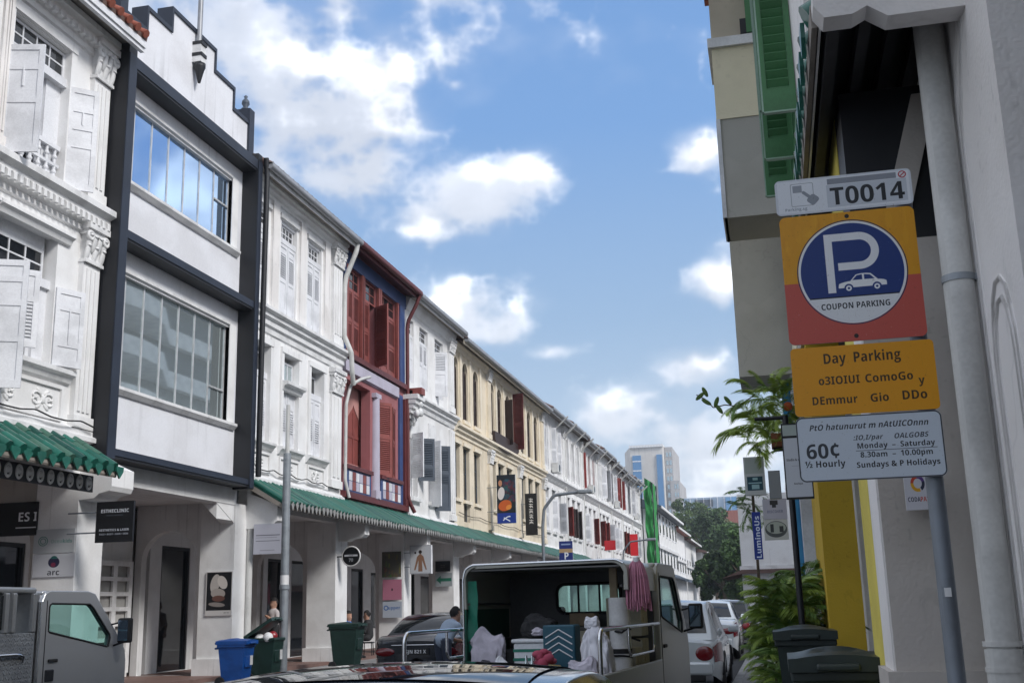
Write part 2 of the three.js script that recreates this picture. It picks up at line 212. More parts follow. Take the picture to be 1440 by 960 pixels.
// ---------------------------------------------------------------- ground
struct('ground', M.pave, box(-1500, 1500, -.6, -.02, -3000, 300));
struct('road', M.asphalt, box(-10.3, -.9, -.3, 0, -420, 60));
struct('pavement', M.pave, extr([[-.3, 9], [-.75, 14], [-.75, 60], [-1.6, 90], [-2.4, 400], [14, 400], [14, -40], [-.3, -40]].map(([x, s]) => [x, s]), .16).rotateX(-Math.PI / 2).translate(0, -.04, 0));
struct('pavement', M.pave, box(-12.2, -10.42, -.1, .11, -260, 30));
struct('five_foot_way', M.tilefloor, box(-15, -12.12, -.05, .2, -108, -5));
{ const k = thing('kerb', 'grey concrete kerb stones along the left pavement', 'kerb', [-10.36, 0, -5]);
  k.userData = { kind: 'structure' };
  const first = part(k, 'kerb_stone', M.kerb, rbox(-10.42, -10.3, -.08, .13, -6.0, -5.01, .015, 1));
  for (let i = 1; i < 60; i++) copyPart(k, 'kerb_stone', first, 0, 0, -i);
  const k2 = thing('kerb', '', '', [-.8, 0, -14]); k2.userData = { kind: 'structure' };
  const f2 = part(k2, 'kerb_stone', M.kerb, rbox(-.9, -.74, -.08, .135, -15, -14.01, .015, 1)); for (let i = 1; i < 50; i++) copyPart(k2, 'kerb_stone', f2, 0, 0, -i); }

// ---------------------------------------------------------------- facade parts of the left row
const prof = (s0, s1, pts) => cx(pts.map(([o, y]) => [FX + o, y]), s0, s1);
function shutter(T, mt, { s, out = .02, y0, y1, w, ang = 0, dir = 1, slats, slatMat, rails = [], name = 'shutter', panel = .5, bars, vbar }) {
  const a = ang * Math.PI / 180, U = new THREE.Vector3(Math.sin(a), 0, -Math.cos(a) * dir), Y = new THREE.Vector3(0, 1, 0), N = new THREE.Vector3().crossVectors(U, Y);
  const m4 = new THREE.Matrix4().makeBasis(U, Y, N).setPosition(FX + out, 0, -s), st = Math.min(.085, w * .17), g = [];
  g.push(box(0, st, y0, y1, -.022, .022), box(w - st, w, y0, y1, -.022, .022), box(st, w - st, y0, y0 + .13, -.022, .022), box(st, w - st, y1 - .1, y1, -.022, .022), box(st, w - st, y0 + .13, y1 - .1, -.006, .006));
  for (const r of rails) g.push(box(st, w - st, r - .05, r + .05, -.02, .02));
  if (vbar) g.push(box(w / 2 - .012, w / 2 + .012, vbar[0], vbar[1], -.03, .03));
  const mesh = part(T, name, mt, g.map(q => q.applyMatrix4(m4)));
  if (slats) for (const [a0, a1] of slats) { const q = []; for (let y = a0 + .03; y < a1 - .02; y += .062) { const b = box(st + .005, w - st - .005, -.026, .026, -.005, .005); b.rotateX(.75); b.translate(0, y, 0); q.push(b.clone().translate(0, 0, .012), b.translate(0, 0, -.012)); } part(mesh, 'louvre', slatMat || mt, q.map(b => b.applyMatrix4(m4))); }
  return mesh;
}
function win(T, s0, s1, y0, y1, { nx = 1, ny = 1, fr = M.paintW, gl = M.glassDark, out = -.16, f = .05, m = .028, name = 'window' } = {}) {
  const g = [lb(s0, s0 + f, y0, y1, out - .05, out), lb(s1 - f, s1, y0, y1, out - .05, out), lb(s0 + f, s1 - f, y0, y0 + f, out - .05, out), lb(s0 + f, s1 - f, y1 - f, y1, out - .05, out)];
  const W = s1 - s0 - 2 * f, Hh = y1 - y0 - 2 * f;
  for (let i = 1; i < nx; i++) g.push(lb(s0 + f + W * i / nx - m / 2, s0 + f + W * i / nx + m / 2, y0 + f, y1 - f, out - .045, out - .005));
  for (let j = 1; j < ny; j++) g.push(lb(s0 + f, s1 - f, y0 + f + Hh * j / ny - m / 2, y0 + f + Hh * j / ny + m / 2, out - .043, out - .007));
  const w = part(T, name, fr, g); w.frameSize = [W, Hh];
  for (let i = 0; i < nx; i++) for (let j = 0; j < ny; j++) { const p = part(w, 'pane', gl, lb(s0 + f + W * i / nx, s0 + f + W * (i + 1) / nx, y0 + f + Hh * j / ny, y0 + f + Hh * (j + 1) / ny, out - .028, out - .022)); if (gl === M.glassSky || gl === M.glassMid) { p.geometry.computeBoundingBox(); const c = p.geometry.boundingBox.getCenter(new THREE.Vector3()); const ry = (rnd() - .5) * .006, rz = (rnd() - .5) * .005; p.geometry.translate(-c.x, -c.y, -c.z).rotateY(ry).rotateZ(rz).translate(c.x, c.y, c.z); } }
  return w;
}
function rod(cxx, y, r) { return new THREE.SphereGeometry(r, 7, 5).translate(cxx[0], y, cxx[1]); }
function capital(T, s0, s1, y0, y1, o) {        // moulded leaves under a stepped abacus
  const h = y1 - y0, w = s1 - s0, g = [lb(s0 - .06, s1 + .06, y1 - h * .16, y1, -.02, o + .14), lb(s0 - .03, s1 + .03, y1 - h * .28, y1 - h * .16, -.02, o + .09), lb(s0 + .02, s1 - .02, y0, y1 - h * .28, -.02, o + .02), lb(s0 - .02, s1 + .02, y0, y0 + h * .08, -.02, o + .06)];
  for (let j = 0; j < 2; j++) for (let k = 0; k < 3 + j; k++) { const sc = mix(s0 + .03, s1 - .03, k / (2 + j)), q = new THREE.SphereGeometry(1, 8, 8); q.scale(.045, h * .24, w * .13); q.rotateZ(-.22); q.translate(FX + o + .035 + .03 * j, y0 + h * (.24 + .26 * j), -sc); g.push(q); const c = new THREE.SphereGeometry(1, 6, 5); c.scale(.035, .03, w * .1); c.translate(FX + o + .09 + .03 * j, y0 + h * (.42 + .26 * j), -sc); g.push(c); }
  for (const sc of [s0 + .02, s1 - .02]) { const q = new THREE.TorusGeometry(h * .1, h * .045, 6, 12); q.rotateY(Math.PI / 2); q.translate(FX + o + .1, y1 - h * .34, -sc); g.push(q); }
  return part(T, 'capital', M.trimW, g);
}
function pilaster(T, mt, s0, s1, y0, y1, o, flutes = 0) { const g = [lb(s0, s1, y0, y1, -.02, o), lb(s0 - .04, s1 + .04, y0, y0 + .22, -.02, o + .035)]; for (let i = 0; i < flutes; i++) { const a = mix(s0 + .06, s1 - .06, (i + .5) / flutes), w = (s1 - s0 - .12) / flutes * .28; g.push(lb(a - w, a + w, y0 + .3, y1 - .1, o - .01, o + .025)); } return part(T, 'pilaster', mt, g); }
function relief(T, mt, s0, s1, y0, y1, n = 2) {  // plaster panel with raised border and modelled sprays
  part(T, 'relief_panel', mt, [lb(s0, s1, y0, y0 + .06, 0, .045), lb(s0, s1, y1 - .06, y1, 0, .045), lb(s0, s0 + .06, y0 + .06, y1 - .06, 0, .045), lb(s1 - .06, s1, y0 + .06, y1 - .06, 0, .045)]);
  const g = []; for (let k = 0; k < n; k++) { const c = mix(s0, s1, (k + .5) / n), m = (y0 + y1) / 2, L = Math.min((s1 - s0) / n * .85, (y1 - y0) * 1.5) * .46; for (const e of [-1, 1]) for (const f of [-1, 1]) { const pts = []; for (let i = 0; i < 9; i++) { const a = i * .75, r = L * .36 * (1 - i / 10); pts.push([FX + .012, m + f * (L * .2 + Math.sin(a) * r * .6 - L * .12), -(c + e * (L * .55 - Math.cos(a) * r - L * .1))]); } g.push(tube(pts, L * .05, 5, 26)); const l = new THREE.SphereGeometry(1, 7, 5); l.scale(.022, L * .1, L * .22); l.rotateX(e * f * .6); l.translate(FX + .006, m + f * L * .3, -(c + e * L * .25)); g.push(l); } const z = new THREE.SphereGeometry(1, 8, 6); z.scale(.035, L * .2, L * .16); z.translate(FX + .004, m, -c); g.push(z); }
  part(T, 'plaster_spray', mt, g);
}
const sideX = -14.6;
function arcade(T, mt, s0, s1, S, o = {}) {      // ground floor: pier at the far party line, arched cross wall, ceiling, shop wall
  const pw = o.pw || .8, pier = part(T, 'pillar', o.pm || mt, lb(S, S + pw, .2, 4.0, -.85, 0)); part(pier, 'plinth', o.pm || mt, lb(S - .07, S + pw + .07, .19, .56, -.92, .07));
  part(T, 'beam', mt, lb(s0, s1, 3.96, 4.56, -.35, -.004));
  part(T, 'cross_wall', o.cm || M.cool, cx([[-14.62, .2], [-12.8, .2], [-12.8, 4.05], [-14.62, 4.05]], S + .2, S + .42, [archPath(-14.45, -13.05, .2, 3.45)]));
  part(T, 'ceiling', M.cool, lb(s0, s1, 4.05, 4.12, -2.7, -.35));
  if (o.corbel !== false) for (const c of o.corbels || [S]) part(T, 'corbel', M.white, cx([[-12.0, 3.45], [-11.75, 3.45], [-11.62, 3.52], [-11.3, 3.55], [-11.22, 3.62], [-11.22, 3.98], [-12, 4.3]], c + .12, c + .5));
  const holes = o.holes || [[s0 + 1.2, s0 + 2.4, .2, 3.0], [s0 + 3.2, s0 + 5.2, .9, 2.9]];
  part(T, 'shop_wall', o.sm || M.cool, lx(extr(rectPts(s0, s1, .2, 4.06), .15, holes.map(h => rectPts(h[0], h[1], Math.max(h[2], .21), h[3]))), -2.75));
  for (const h of holes) { const d = part(T, h[2] < .5 ? 'shop_door' : 'shop_window', h[5] || M.black, [lb(h[0], h[0] + .07, h[2] + .01, h[3], -2.74, -2.62), lb(h[1] - .07, h[1], h[2] + .01, h[3], -2.74, -2.62), lb(h[0] + .07, h[1] - .07, h[3] - .08, h[3], -2.74, -2.62)]); part(d, 'pane', h[4] || M.glassDark, lb(h[0] + .07, h[1] - .07, h[2] + .02, h[3] - .08, -2.7, -2.69)); }
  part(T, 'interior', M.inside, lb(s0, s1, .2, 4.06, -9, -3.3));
}
function upper(T, mt, s0, s1, top, holes, o = {}) {
  part(T, 'wall', mt, lwall(s0, s1, 4.56, top, holes.map(h => h.isPath ? h : rectPts(...h)), -.3, 0));
  part(T, 'party_wall', mt, lb(s0 + .01, s1 - .01, 4.12, top, -9.5, -.62));
}
function roof(T, s0, s1, ov, ye, o = {}) {
  part(T, 'roof', o.tile || M.oldtile, prof(s0, s1, [[ov, ye], [ov + .02, ye + .09], [-4.6, ye + 2.5], [-9.5, ye + .6], [-9.5, ye + .4], [-4.6, ye + 2.3]]));
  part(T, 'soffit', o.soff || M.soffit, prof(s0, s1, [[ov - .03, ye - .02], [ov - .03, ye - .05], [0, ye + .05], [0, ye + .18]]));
  part(T, 'fascia', o.fascia || M.paintW, lb(s0, s1, ye - .14, ye + .03, ov - .03, ov));
  if (o.gutter !== false) { const gg = new THREE.CylinderGeometry(.09, .09, s1 - s0, 10, 1, false); gg.rotateX(Math.PI / 2); gg.translate(FX + ov + .09, ye + .02, -(s0 + s1) / 2); part(T, 'gutter', o.gm || M.gutter, [gg, lb(s0, s1, ye + .05, ye + .1, ov + .01, ov + .17)]); }
  // tile ends showing over the gutter
  const n = Math.round((s1 - s0) / .3), q = []; for (let i = 0; i < n; i++) { const c = new THREE.CylinderGeometry(.085, .085, .7, 8); c.rotateZ(Math.PI / 2 - .5); c.translate(FX + ov - .22, ye + .25, -(s0 + (i + .5) * (s1 - s0) / n)); q.push(c); }
  if (o.tiles) { const f = part(T, 'roof_tile', o.tileEnd || M.terra, q[0]); for (let i = 1; i < n; i++) copyPart(T, 'roof_tile', f, 0, 0, -i * (s1 - s0) / n); } else part(T, 'roof_tiles', o.tile || M.oldtile, q, { kind: 'stuff' });
}
function downpipe(T, mt, pts, r = .06) { return part(T, 'downpipe', mt, tube(pts.map(([o, y, s]) => [FX + o, y, -s]), r, 8, pts.length * 8)); }
const tileMats = [M.green, M.greenB, M.greenC, M.green, M.greenF];
function awning(T, s0, s1, pitch, rows, o = {}) {
  const oe = o.oe || 1.0, yt = 4.6, ye = o.ye || 4.0, L = Math.hypot(oe, yt - ye), an = Math.atan2(yt - ye, oe);
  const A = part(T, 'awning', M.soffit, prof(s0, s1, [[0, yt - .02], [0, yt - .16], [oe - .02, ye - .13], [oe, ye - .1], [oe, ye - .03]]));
  part(A, 'tile_bed', M.greenC, prof(s0, s1, [[0, yt - .01], [0, yt - .019], [oe + .02, ye - .029], [oe + .02, ye + .01]]));
  if (o.ridge !== false) part(A, 'flashing', M.trimW, prof(s0, s1, [[0, yt + .04], [0, yt + .16], [.06, yt + .15], [.12, yt + .05], [.12, yt + .02]]));
  const n = Math.round((s1 - s0) / pitch), p = (s1 - s0) / n, r = p * .3, protos = [];
  for (let k = 0; k < rows; k++) { const c = new THREE.CylinderGeometry(r * 1.0, r * .9, L / rows + .05, 10); c.rotateZ(Math.PI / 2 - an + Math.PI); const t = (k + .5) / rows; c.translate(FX + oe * t + .03, mix(yt, ye, t) + .028 + .006 * k, -(s0 + p / 2)); protos.push(c); }
  const d = lx(extr([[-p * .36, .06], [p * .36, .06], [p * .34, -.02], [p * .12, -.1], [0, -.145], [-p * .12, -.1], [-p * .34, -.02]], .03), 0).translate(oe + .03, ye - .0, -s0);
  const drips = [];
  for (let k = 0; k < rows; k++) { const f = part(A, 'roof_tile', tileMats[k], protos[k]); for (let i = 1; i < n; i++) { const m = copyPart(A, 'roof_tile', f, (rnd() - .5) * .03, (rnd() - .5) * .018, -i * p + (rnd() - .5) * .016, tileMats[(rnd() * 5) | 0]); } }
  const f = part(A, 'drip_tile', o.drip || M.greenB, d); for (let i = 1; i <= n; i++) copyPart(A, 'drip_tile', f, (rnd() - .5) * .02, (rnd() - .5) * .02, -i * p + (rnd() - .5) * .012, o.drip || (i % 3 ? M.greenB : M.green));
  return A;
}

// ---------------------------------------------------------------- A: ornate white shophouse at the left edge
{
  const T = thing('shophouse', 'ornate white shophouse with open shutters and large green awning tiles', 'shophouse', [FX, 0, -12], 0, 'shophouses of the left row'), s0 = 10.6, s1 = 17.9;
  const W3 = [[13.0, 14.6], [15.05, 16.65]], hol = []; for (const [a, b] of W3) hol.push([a, b, 9.12, 11.68], [a + .05, b + .05, 5.78, 8.08]); hol.push([11.0, 12.6, 9.12, 11.68], [11, 12.6, 5.78, 8.08]);
  upper(T, M.white, s0, s1, 12.7, hol); roof(T, s0, s1 + .1, .72, 12.5, { gutter: false, tiles: true });
  part(T, 'fascia_board', M.paintW, lb(s0, s1 + .1, 12.28, 12.46, .6, .685));
  part(T, 'frieze', M.white, prof(s0, s1, [[0, 11.95], [.05, 11.97], [.05, 12.1], [.14, 12.16], [.14, 12.3], [.24, 12.36], [.24, 12.48], [0, 12.6]]));
  { const q = []; for (let s = s0; s < s1 - .1; s += .17) q.push(lb(s, s + .09, 12.1, 12.2, .1, .2)); part(T, 'dentils', M.white, q, { kind: 'stuff' }); }
  // string course with dentils
  part(T, 'cornice', M.trimW, prof(s0, s1 + .05, [[0, 8.42], [.06, 8.44], [.06, 8.56], [.14, 8.6], [.14, 8.68], [.22, 8.72], [.22, 8.8], [.34, 8.86], [.34, 8.97], [.3, 9.0], [0, 9.06]]));
  { const q = []; for (let s = s0; s < s1; s += .16) q.push(rbox(FX + .12, FX + .26, 8.57, 8.72, -s - .085, -s, .02, 1)); part(T, 'dentils', M.trimW, q, { kind: 'stuff' }); }
  for (const [a, b] of [...W3, [11.0, 12.6]]) {
    const w = win(T, a, b, 11.14, 11.66, { nx: 4, ny: 2, out: -.1 }); part(w, 'lintel', M.paintW, lb(a, b, 10.98, 11.14, -.2, -.02));
    win(T, a + .42, b - .42, 9.15, 10.97, { nx: 1, ny: 3, out: -.2, f: .1, name: 'french_window' });
    parts(T, 'jamb', M.paintW, [lb(a, a + .42, 9.14, 10.98, -.24, -.14), lb(b - .42, b, 9.14, 10.98, -.24, -.14)]);
    { const q = [lb(a + .02, b - .02, 9.72, 9.8, -.12, -.04), lb(a + .02, b - .02, 9.4, 9.45, -.11, -.05)]; for (let i = 0; i < 7; i++) { const c = mix(a + .12, b - .12, i / 6); q.push(cyl(FX - .08, 9.13, 9.73, -c, .035, .028, 8), new THREE.SphereGeometry(.052, 8, 6).translate(FX - .08, 9.3, -c), new THREE.SphereGeometry(.05, 8, 6).translate(FX - .08, 9.58, -c)); } part(T, 'balustrade', M.paintW, q); }
    shutter(T, M.paintW, { s: a - .12, out: .02, y0: 9.02, y1: 10.96, w: .64, ang: 74, dir: 1, rails: [10.55, 9.95], vbar: [10.2, 10.55] });
    if (a > 15) shutter(T, M.paintW, { s: b + .04, out: .02, y0: 9.04, y1: 11.02, w: .52, ang: 47, dir: 1, rails: [10.6, 10.25, 9.9], vbar: [10.3, 10.55] });
    parts(T, 'window_surround', M.white, [lb(a - .16, a, 9.1, 11.7, 0, .05), lb(b, b + .16, 9.1, 11.7, 0, .05), lb(a - .16, b + .16, 11.7, 11.88, 0, .07)]);
    // second storey
    const c = a + .05, d = b + .05; win(T, c + .1, d - .1, 7.3, 7.84, { nx: 3, ny: 2, out: -.2 }); part(T, 'lintel', M.paintW, [lb(c, d, 7.15, 7.3, -.28, -.1), lb(c + .1, d - .1, 7.84, 8.1, -.26, -.2)]);
    win(T, c + .3, d - .3, 5.8, 7.14, { nx: 2, ny: 2, out: -.22, f: .09, name: 'french_window' });
    parts(T, 'jamb', M.paintW, [lb(c, c + .3, 5.8, 7.15, -.26, -.16), lb(d - .3, d, 5.8, 7.15, -.26, -.16)]);
    shutter(T, M.paintW, { s: c - .02, out: .0, y0: 5.1, y1: 7.22, w: .55, ang: 64, dir: 1, rails: [6.9, 6.5, 5.9] });
    shutter(T, M.paintW, { s: c + .5, out: -.1, y0: 5.92, y1: 7.25, w: .5, ang: 40, dir: 1, rails: [6.75], slats: [[6.05, 6.7]] });
    if (a > 15) shutter(T, M.paintW, { s: d + .02, out: .02, y0: 5.8, y1: 7.2, w: .56, ang: 24, dir: 1, rails: [6.85, 6.2], vbar: [6.2, 6.85] });
    part(T, 'window_hood', M.white, prof(c - .12, d + .3, [[0, 8.02], [.06, 8.04], [.1, 8.12], [.16, 8.16], [.16, 8.22], [0, 8.3]]));
    part(T, 'window_sill', M.trimW, prof(c - .2, d + .55, [[0, 5.52], [.06, 5.55], [.1, 5.64], [.17, 5.68], [.17, 5.76], [0, 5.79]]));
    relief(T, M.white, c - .1, d + .4, 4.86, 5.48);
  }
  for (const [a, b] of [[14.72, 14.96]]) pilaster(T, M.white3, a, b, 9.06, 12.1, .1, 2);
  pilaster(T, M.white, 17.32, 17.84, 9.06, 11.5, .1, 3); capital(T, 17.32, 17.84, 11.5, 12.3, .1);
  pilaster(T, M.white, 17.34, 17.86, 4.8, 7.85, .1, 3); capital(T, 17.34, 17.86, 7.85, 8.6, .1);
  part(T, 'base_moulding', M.trimW, prof(s0, s1 + .05, [[0, 4.56], [.2, 4.58], [.2, 4.66], [.12, 4.7], [.12, 4.78], [.05, 4.82], [0, 4.84]]));
  arcade(T, M.white, s0, s1 + .0, 17.8, { corbel: false, pw: .82, cm: M.grey, holes: [[12.6, 14.4, .2, 2.9], [15, 17, .2, 2.9]] });
  part(T, 'corbel', M.white, cx([[-12.0, 3.56], [-11.7, 3.58], [-11.6, 3.66], [-11.4, 3.7], [-11.36, 3.78], [-11.36, 4.1], [-12, 4.4]], 17.8, 18.5));
  awning(T, s0, 17.45, .31, 3, { ye: 4.0, oe: .95, ridge: false });
  { const B = part(T, 'valance', M.black, lb(s0, 17.3, 3.62, 3.9, .55, .6)); const ring = new THREE.TorusGeometry(.085, .022, 6, 18).scale(.8, 1.15, 1), pet = [ring]; for (const k of [-1, 0, 1]) { const p = new THREE.SphereGeometry(.045, 8, 6); p.scale(.55, 1.3, .4); p.rotateZ(-k * .5); p.translate(k * .034, .01, 0); pet.push(p); }
    const f = part(B, 'medallion', M.trimW, pet.map(g => g.rotateY(Math.PI / 2).translate(FX + .61, 3.76, -17.15))); for (let i = 1; i < 22; i++) copyPart(B, 'medallion', f, 0, 0, i * .265); }
}
// ---------------------------------------------------------------- B: black and white house with stepped parapet
{
  const T = thing('shophouse', 'white house framed in black with long window bands and stepped blue edged parapet', 'shophouse', [FX, 0, -18], 0, 'shophouses of the left row'), s0 = 17.9, s1 = 23.9;
  const hu = [18.3, 23.15, 9.95, 11.72], hl = [18.3, 23.25, 5.8, 8.12];
  upper(T, M.bwhite, s0, s1, 12.6, [hu, hl]);
  for (const [h, gl, sash] of [[hu, M.glassSky, .55], [hl, M.glassMid, .3]]) {
    const w = win(T, h[0], h[1], h[2], h[3], { nx: 7, ny: 1, fr: M.alu, gl, out: -.09, f: .045, m: .04, name: 'window_band' });
    part(w, 'head_trim', M.trimW, prof(h[0], h[1], [[-.12, h[3] - .09], [-.02, h[3] - .09], [-.02, h[3] - .05], [.03, h[3] - .03], [.03, h[3] + .03], [-.12, h[3] + .03]]));
    part(w, 'rail', M.alu, [lb(h[1] - .7, h[1] - .05, h[2] + sash * (h[3] - h[2]), h[2] + sash * (h[3] - h[2]) + .04, -.11, -.07)]);
    part(T, 'window_sill', M.trimW, prof(h[0] - .1, h[1] + .32, [[0, h[2] - .16], [.05, h[2] - .15], [.12, h[2] - .07], [.12, h[2] - .01], [-.1, h[2] + .02]]));
    part(T, 'window_reveal', M.white, lb(h[1], h[1] + .3, h[2], h[3], -.28, .02));
  }
  for (const [a, b] of [[17.92, 18.2], [23.66, 23.88]]) { part(T, 'fin', M.black, lb(a, b, 4.3, 12.5, 0, .41)); part(T, 'fin_face', M.navy, lb(a + .01, b - .01, 4.32, 12.3, .41, .43)); }
  for (const [y0, y1] of [[4.34, 4.52], [8.52, 8.74], [12.04, 12.34]]) { part(T, 'beam', M.black, lb(18.2, 23.66, y0, y1, 0, .38)); part(T, 'beam_face', M.navy, lb(18.2, 23.66, y0 + .05, y1 - .01, .38, .40)); }
  // stepped parapet
  const c = 20.9, st = [[.95, 14.34], [1.92, 13.82], [2.72, 13.3], [2.97, 13.3]], P = [];
  P.push([c - 2.97, 12.35]); for (let i = 3; i >= 0; i--) { P.push([c - st[i][0], st[i][1]]); if (i) P.push([c - st[i - 1][0], st[i][1]]); }
  for (let i = 0; i < 4; i++) { if (i) P.push([c + st[i - 1][0], st[i][1]]); P.push([c + st[i][0], st[i][1]]); } P.push([c + 2.97, 12.35]);
  part(T, 'parapet', M.bwhite, lx(extr(P.filter((p, i) => !i || p[0] !== P[i - 1][0] || p[1] !== P[i - 1][1]), .3), -.2));
  const q = []; let prev = 0; for (let i = 0; i < 3; i++) { for (const k of [-1, 1]) { const a = c + k * prev, b = c + k * st[i][0]; q.push(lb(Math.min(a, b) - (k < 0 ? .06 : 0), Math.max(a, b) + (k > 0 ? .06 : 0), st[i][1], st[i][1] + .09, -.24, .14)); if (i < 2) q.push(lb(b - (k < 0 ? .06 : 0), b + (k > 0 ? .06 : 0), st[i + 1][1] + .09, st[i][1], -.24, .14)); } prev = st[i][0]; }
  part(T, 'coping', M.navy, q);
  for (const k of [c - 2.86, c + 2.86]) { const pr = part(T, 'parapet_pier', M.navy, lb(k - .13, k + .13, 12.36, 13.72, -.22, .16)); part(pr, 'finial', M.slate, lathe([[0, 0], [.11, 0], [.11, .05], [.05, .09], [.1, .18], [.09, .26], [.03, .33], [.05, .38], [0, .43]], FX - .03, 13.72, -k, 12)); }
  const fb = part(T, 'flagpole_bracket', M.black, lathe([[0, 0], [.03, 0], [.1, .3], [.13, .38], [.13, .46], [0, .46]], FX + .24, 13.1, -20.95, 14)); parts(fb, 'bracket_band', M.black, [lb(20.83, 21.07, 13.72, 13.8, .1, .34), lb(20.83, 21.07, 14.0, 14.08, .1, .34)]); parts(fb, 'bracket_band', M.trimW, [lb(20.84, 21.06, 13.58, 13.72, .1, .32), lb(20.84, 21.06, 13.8, 14.0, .1, .31)]);
  part(T, 'flagpole', M.gutter, cyl(FX + .2, 13.9, 19, -20.95, .06, .05, 12));
  arcade(T, M.white2, s0 + .75, s1, 23.85, { corbel: false, pw: .72, pm: M.white2, holes: [[19.0, 20.0, .2, 3.0], [20.55, 22.6, .2, 3.1]] });
  part(T, 'haunch', M.white2, [cx([[-12.03, 3.96], [-12.03, 3.6], [-12.4, 3.96]], 23.0, 23.84), lx(extr([[23.84, 3.55], [23.84, 3.97], [22.9, 3.97]], .34), -.36)]);
  // lattice gate in front of the shop
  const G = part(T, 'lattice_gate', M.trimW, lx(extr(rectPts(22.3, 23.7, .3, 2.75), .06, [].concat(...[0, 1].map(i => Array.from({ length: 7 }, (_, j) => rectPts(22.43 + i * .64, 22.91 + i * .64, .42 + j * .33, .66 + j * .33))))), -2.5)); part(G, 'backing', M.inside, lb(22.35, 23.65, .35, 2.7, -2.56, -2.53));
  downpipe(T, M.pvc, [[.02, 4.5, 24.45], [.06, 4.3, 24.5], [.07, 3.9, 24.5], [.07, .3, 24.5]], .075);
  downpipe(T, M.black, [[.5, 12.45, 23.9], [.5, 12.0, 23.98], [.48, 8, 23.98], [.48, 4.6, 23.98]], .07);
}
// ---------------------------------------------------------------- C: white house with closed louvred shutters
const cWins = [[24.2, 25.2], [25.95, 26.95], [27.72, 28.68]];
{
  const T = thing('shophouse', 'white shophouse with closed white louvred shutters between black frame and red house', 'shophouse', [FX, 0, -24], 0, 'shophouses of the left row'), s0 = 23.92, s1 = 30.3;
  upper(T, M.white, s0, s1, 12.4, [].concat(...cWins.map(([a, b]) => [[a, b, 9.1, 11.62], [a + .25, b + .2, 5.62, 8.05]])));
  roof(T, s0, s1, .5, 12.25, { fascia: M.trimW }); part(T, 'frieze', M.white, prof(s0, s1, [[0, 11.9], [.05, 11.92], [.05, 12.0], [.16, 12.06], [.16, 12.14], [.22, 12.18], [.22, 12.3], [0, 12.38]]));
  part(T, 'cornice', M.trimW, prof(s0, s1, [[0, 8.34], [.04, 8.36], [.04, 8.5], [.1, 8.54], [.1, 8.66], [.18, 8.72], [.18, 8.8], [.28, 8.86], [.28, 8.94], [0, 9.02]]));
  for (const [a, b] of cWins) {
    const w = win(T, a + .04, b - .04, 11.14, 11.54, { nx: 4, ny: 2, out: -.1 }); part(w, 'lintel', M.paintW, [lb(a, b, 11.0, 11.14, -.16, -.02), lb(a, b, 11.54, 11.62, -.2, -.05)]);
    const m = (a + b) / 2; for (const [h, d] of [[a, 1], [b, -1]]) shutter(T, M.paintW, { s: h, out: -.06, y0: 9.12, y1: 11.0, w: m - a - .01, ang: 1, dir: d, rails: [10.78, 10.0], slats: [[10.06, 10.72]] });
    part(T, 'pilaster', M.white3, lb(b + .12, b + .5, 9.04, 11.9, 0, .08)); part(T, 'window_head', M.trimW, lb(a - .1, b + .1, 11.64, 11.76, 0, .06));
  }
  pilaster(T, M.white, 29.4, 30.1, 9.04, 11.4, .1, 3); capital(T, 29.4, 30.1, 11.4, 12.05, .1); pilaster(T, M.white, 29.4, 30.15, 4.9, 7.6, .08, 2); capital(T, 29.4, 30.15, 7.6, 8.3, .08);
  cWins.forEach(([a0, b0], i) => {
    const a = a0 + .25, b = b0 + .2; const w = win(T, a + .03, b - .03, 7.36, 7.9, { nx: 3, ny: 1, out: i === 1 ? -.12 : -.2, gl: i === 1 ? M.glassMid : M.glassDark }); part(w, 'lintel', M.paintW, lb(a, b, 7.2, 7.36, -.24, -.04));
    if (i === 1) part(T, 'window_hood', M.trimW, prof(a - .1, b + .15, [[0, 7.06], [.08, 7.08], [.12, 7.18], [.22, 7.22], [.22, 7.3], [-.1, 7.34]]));
    const m = (a + b) / 2; for (const [h, d] of [[a, 1], [b, -1]]) shutter(T, M.paintW, { s: h, out: -.08, y0: 5.66, y1: 7.2, w: m - a - .01, ang: 1, dir: d, rails: [6.7], slats: [[6.05, 6.62]] });
    parts(T, 'window_surround', M.white, [lb(a - .14, a, 5.6, 8.05, 0, .06), lb(b, b + .14, 5.6, 8.05, 0, .06), lb(a - .14, b + .14, 8.05, 8.2, 0, .08)]);
    part(T, 'window_sill', M.trimW, prof(a - .2, b + .25, [[0, 5.4], [.05, 5.42], [.1, 5.5], [.16, 5.54], [.16, 5.6], [0, 5.63]])); relief(T, M.white, a - .1, b + .15, 4.84, 5.36, 1);
  });
  part(T, 'base_moulding', M.trimW, prof(s0, s1, [[0, 4.56], [.14, 4.6], [.14, 4.68], [.06, 4.72], [0, 4.78]]));
  arcade(T, M.white2, s0 + .75, s1, 30.0, { pw: .9, corbels: [24.3, 30.1], holes: [[25.2, 26.6, .2, 3.2], [27.0, 29.3, .2, 3.1]] });
  awning(T, 24.2, 30.28, .235, 1, { drip: M.kerb });
  downpipe(T, M.pvc, [[.55, 12.25, 30.15], [.5, 11.95, 30.12], [.2, 11.2, 30.1], [.16, 10.9, 30.1], [.16, 9.4, 30.1], [.34, 8.9, 30.2], [.34, 8.3, 30.3], [.3, 8.0, 30.5]], .075);
  downpipe(T, M.pvc, [[.3, 8.5, 31.9], [.28, 8.3, 31.2], [.2, 8.0, 30.55], [.12, 7.4, 30.4], [.12, 5.2, 30.38], [.2, 4.7, 30.5]], .05);
}
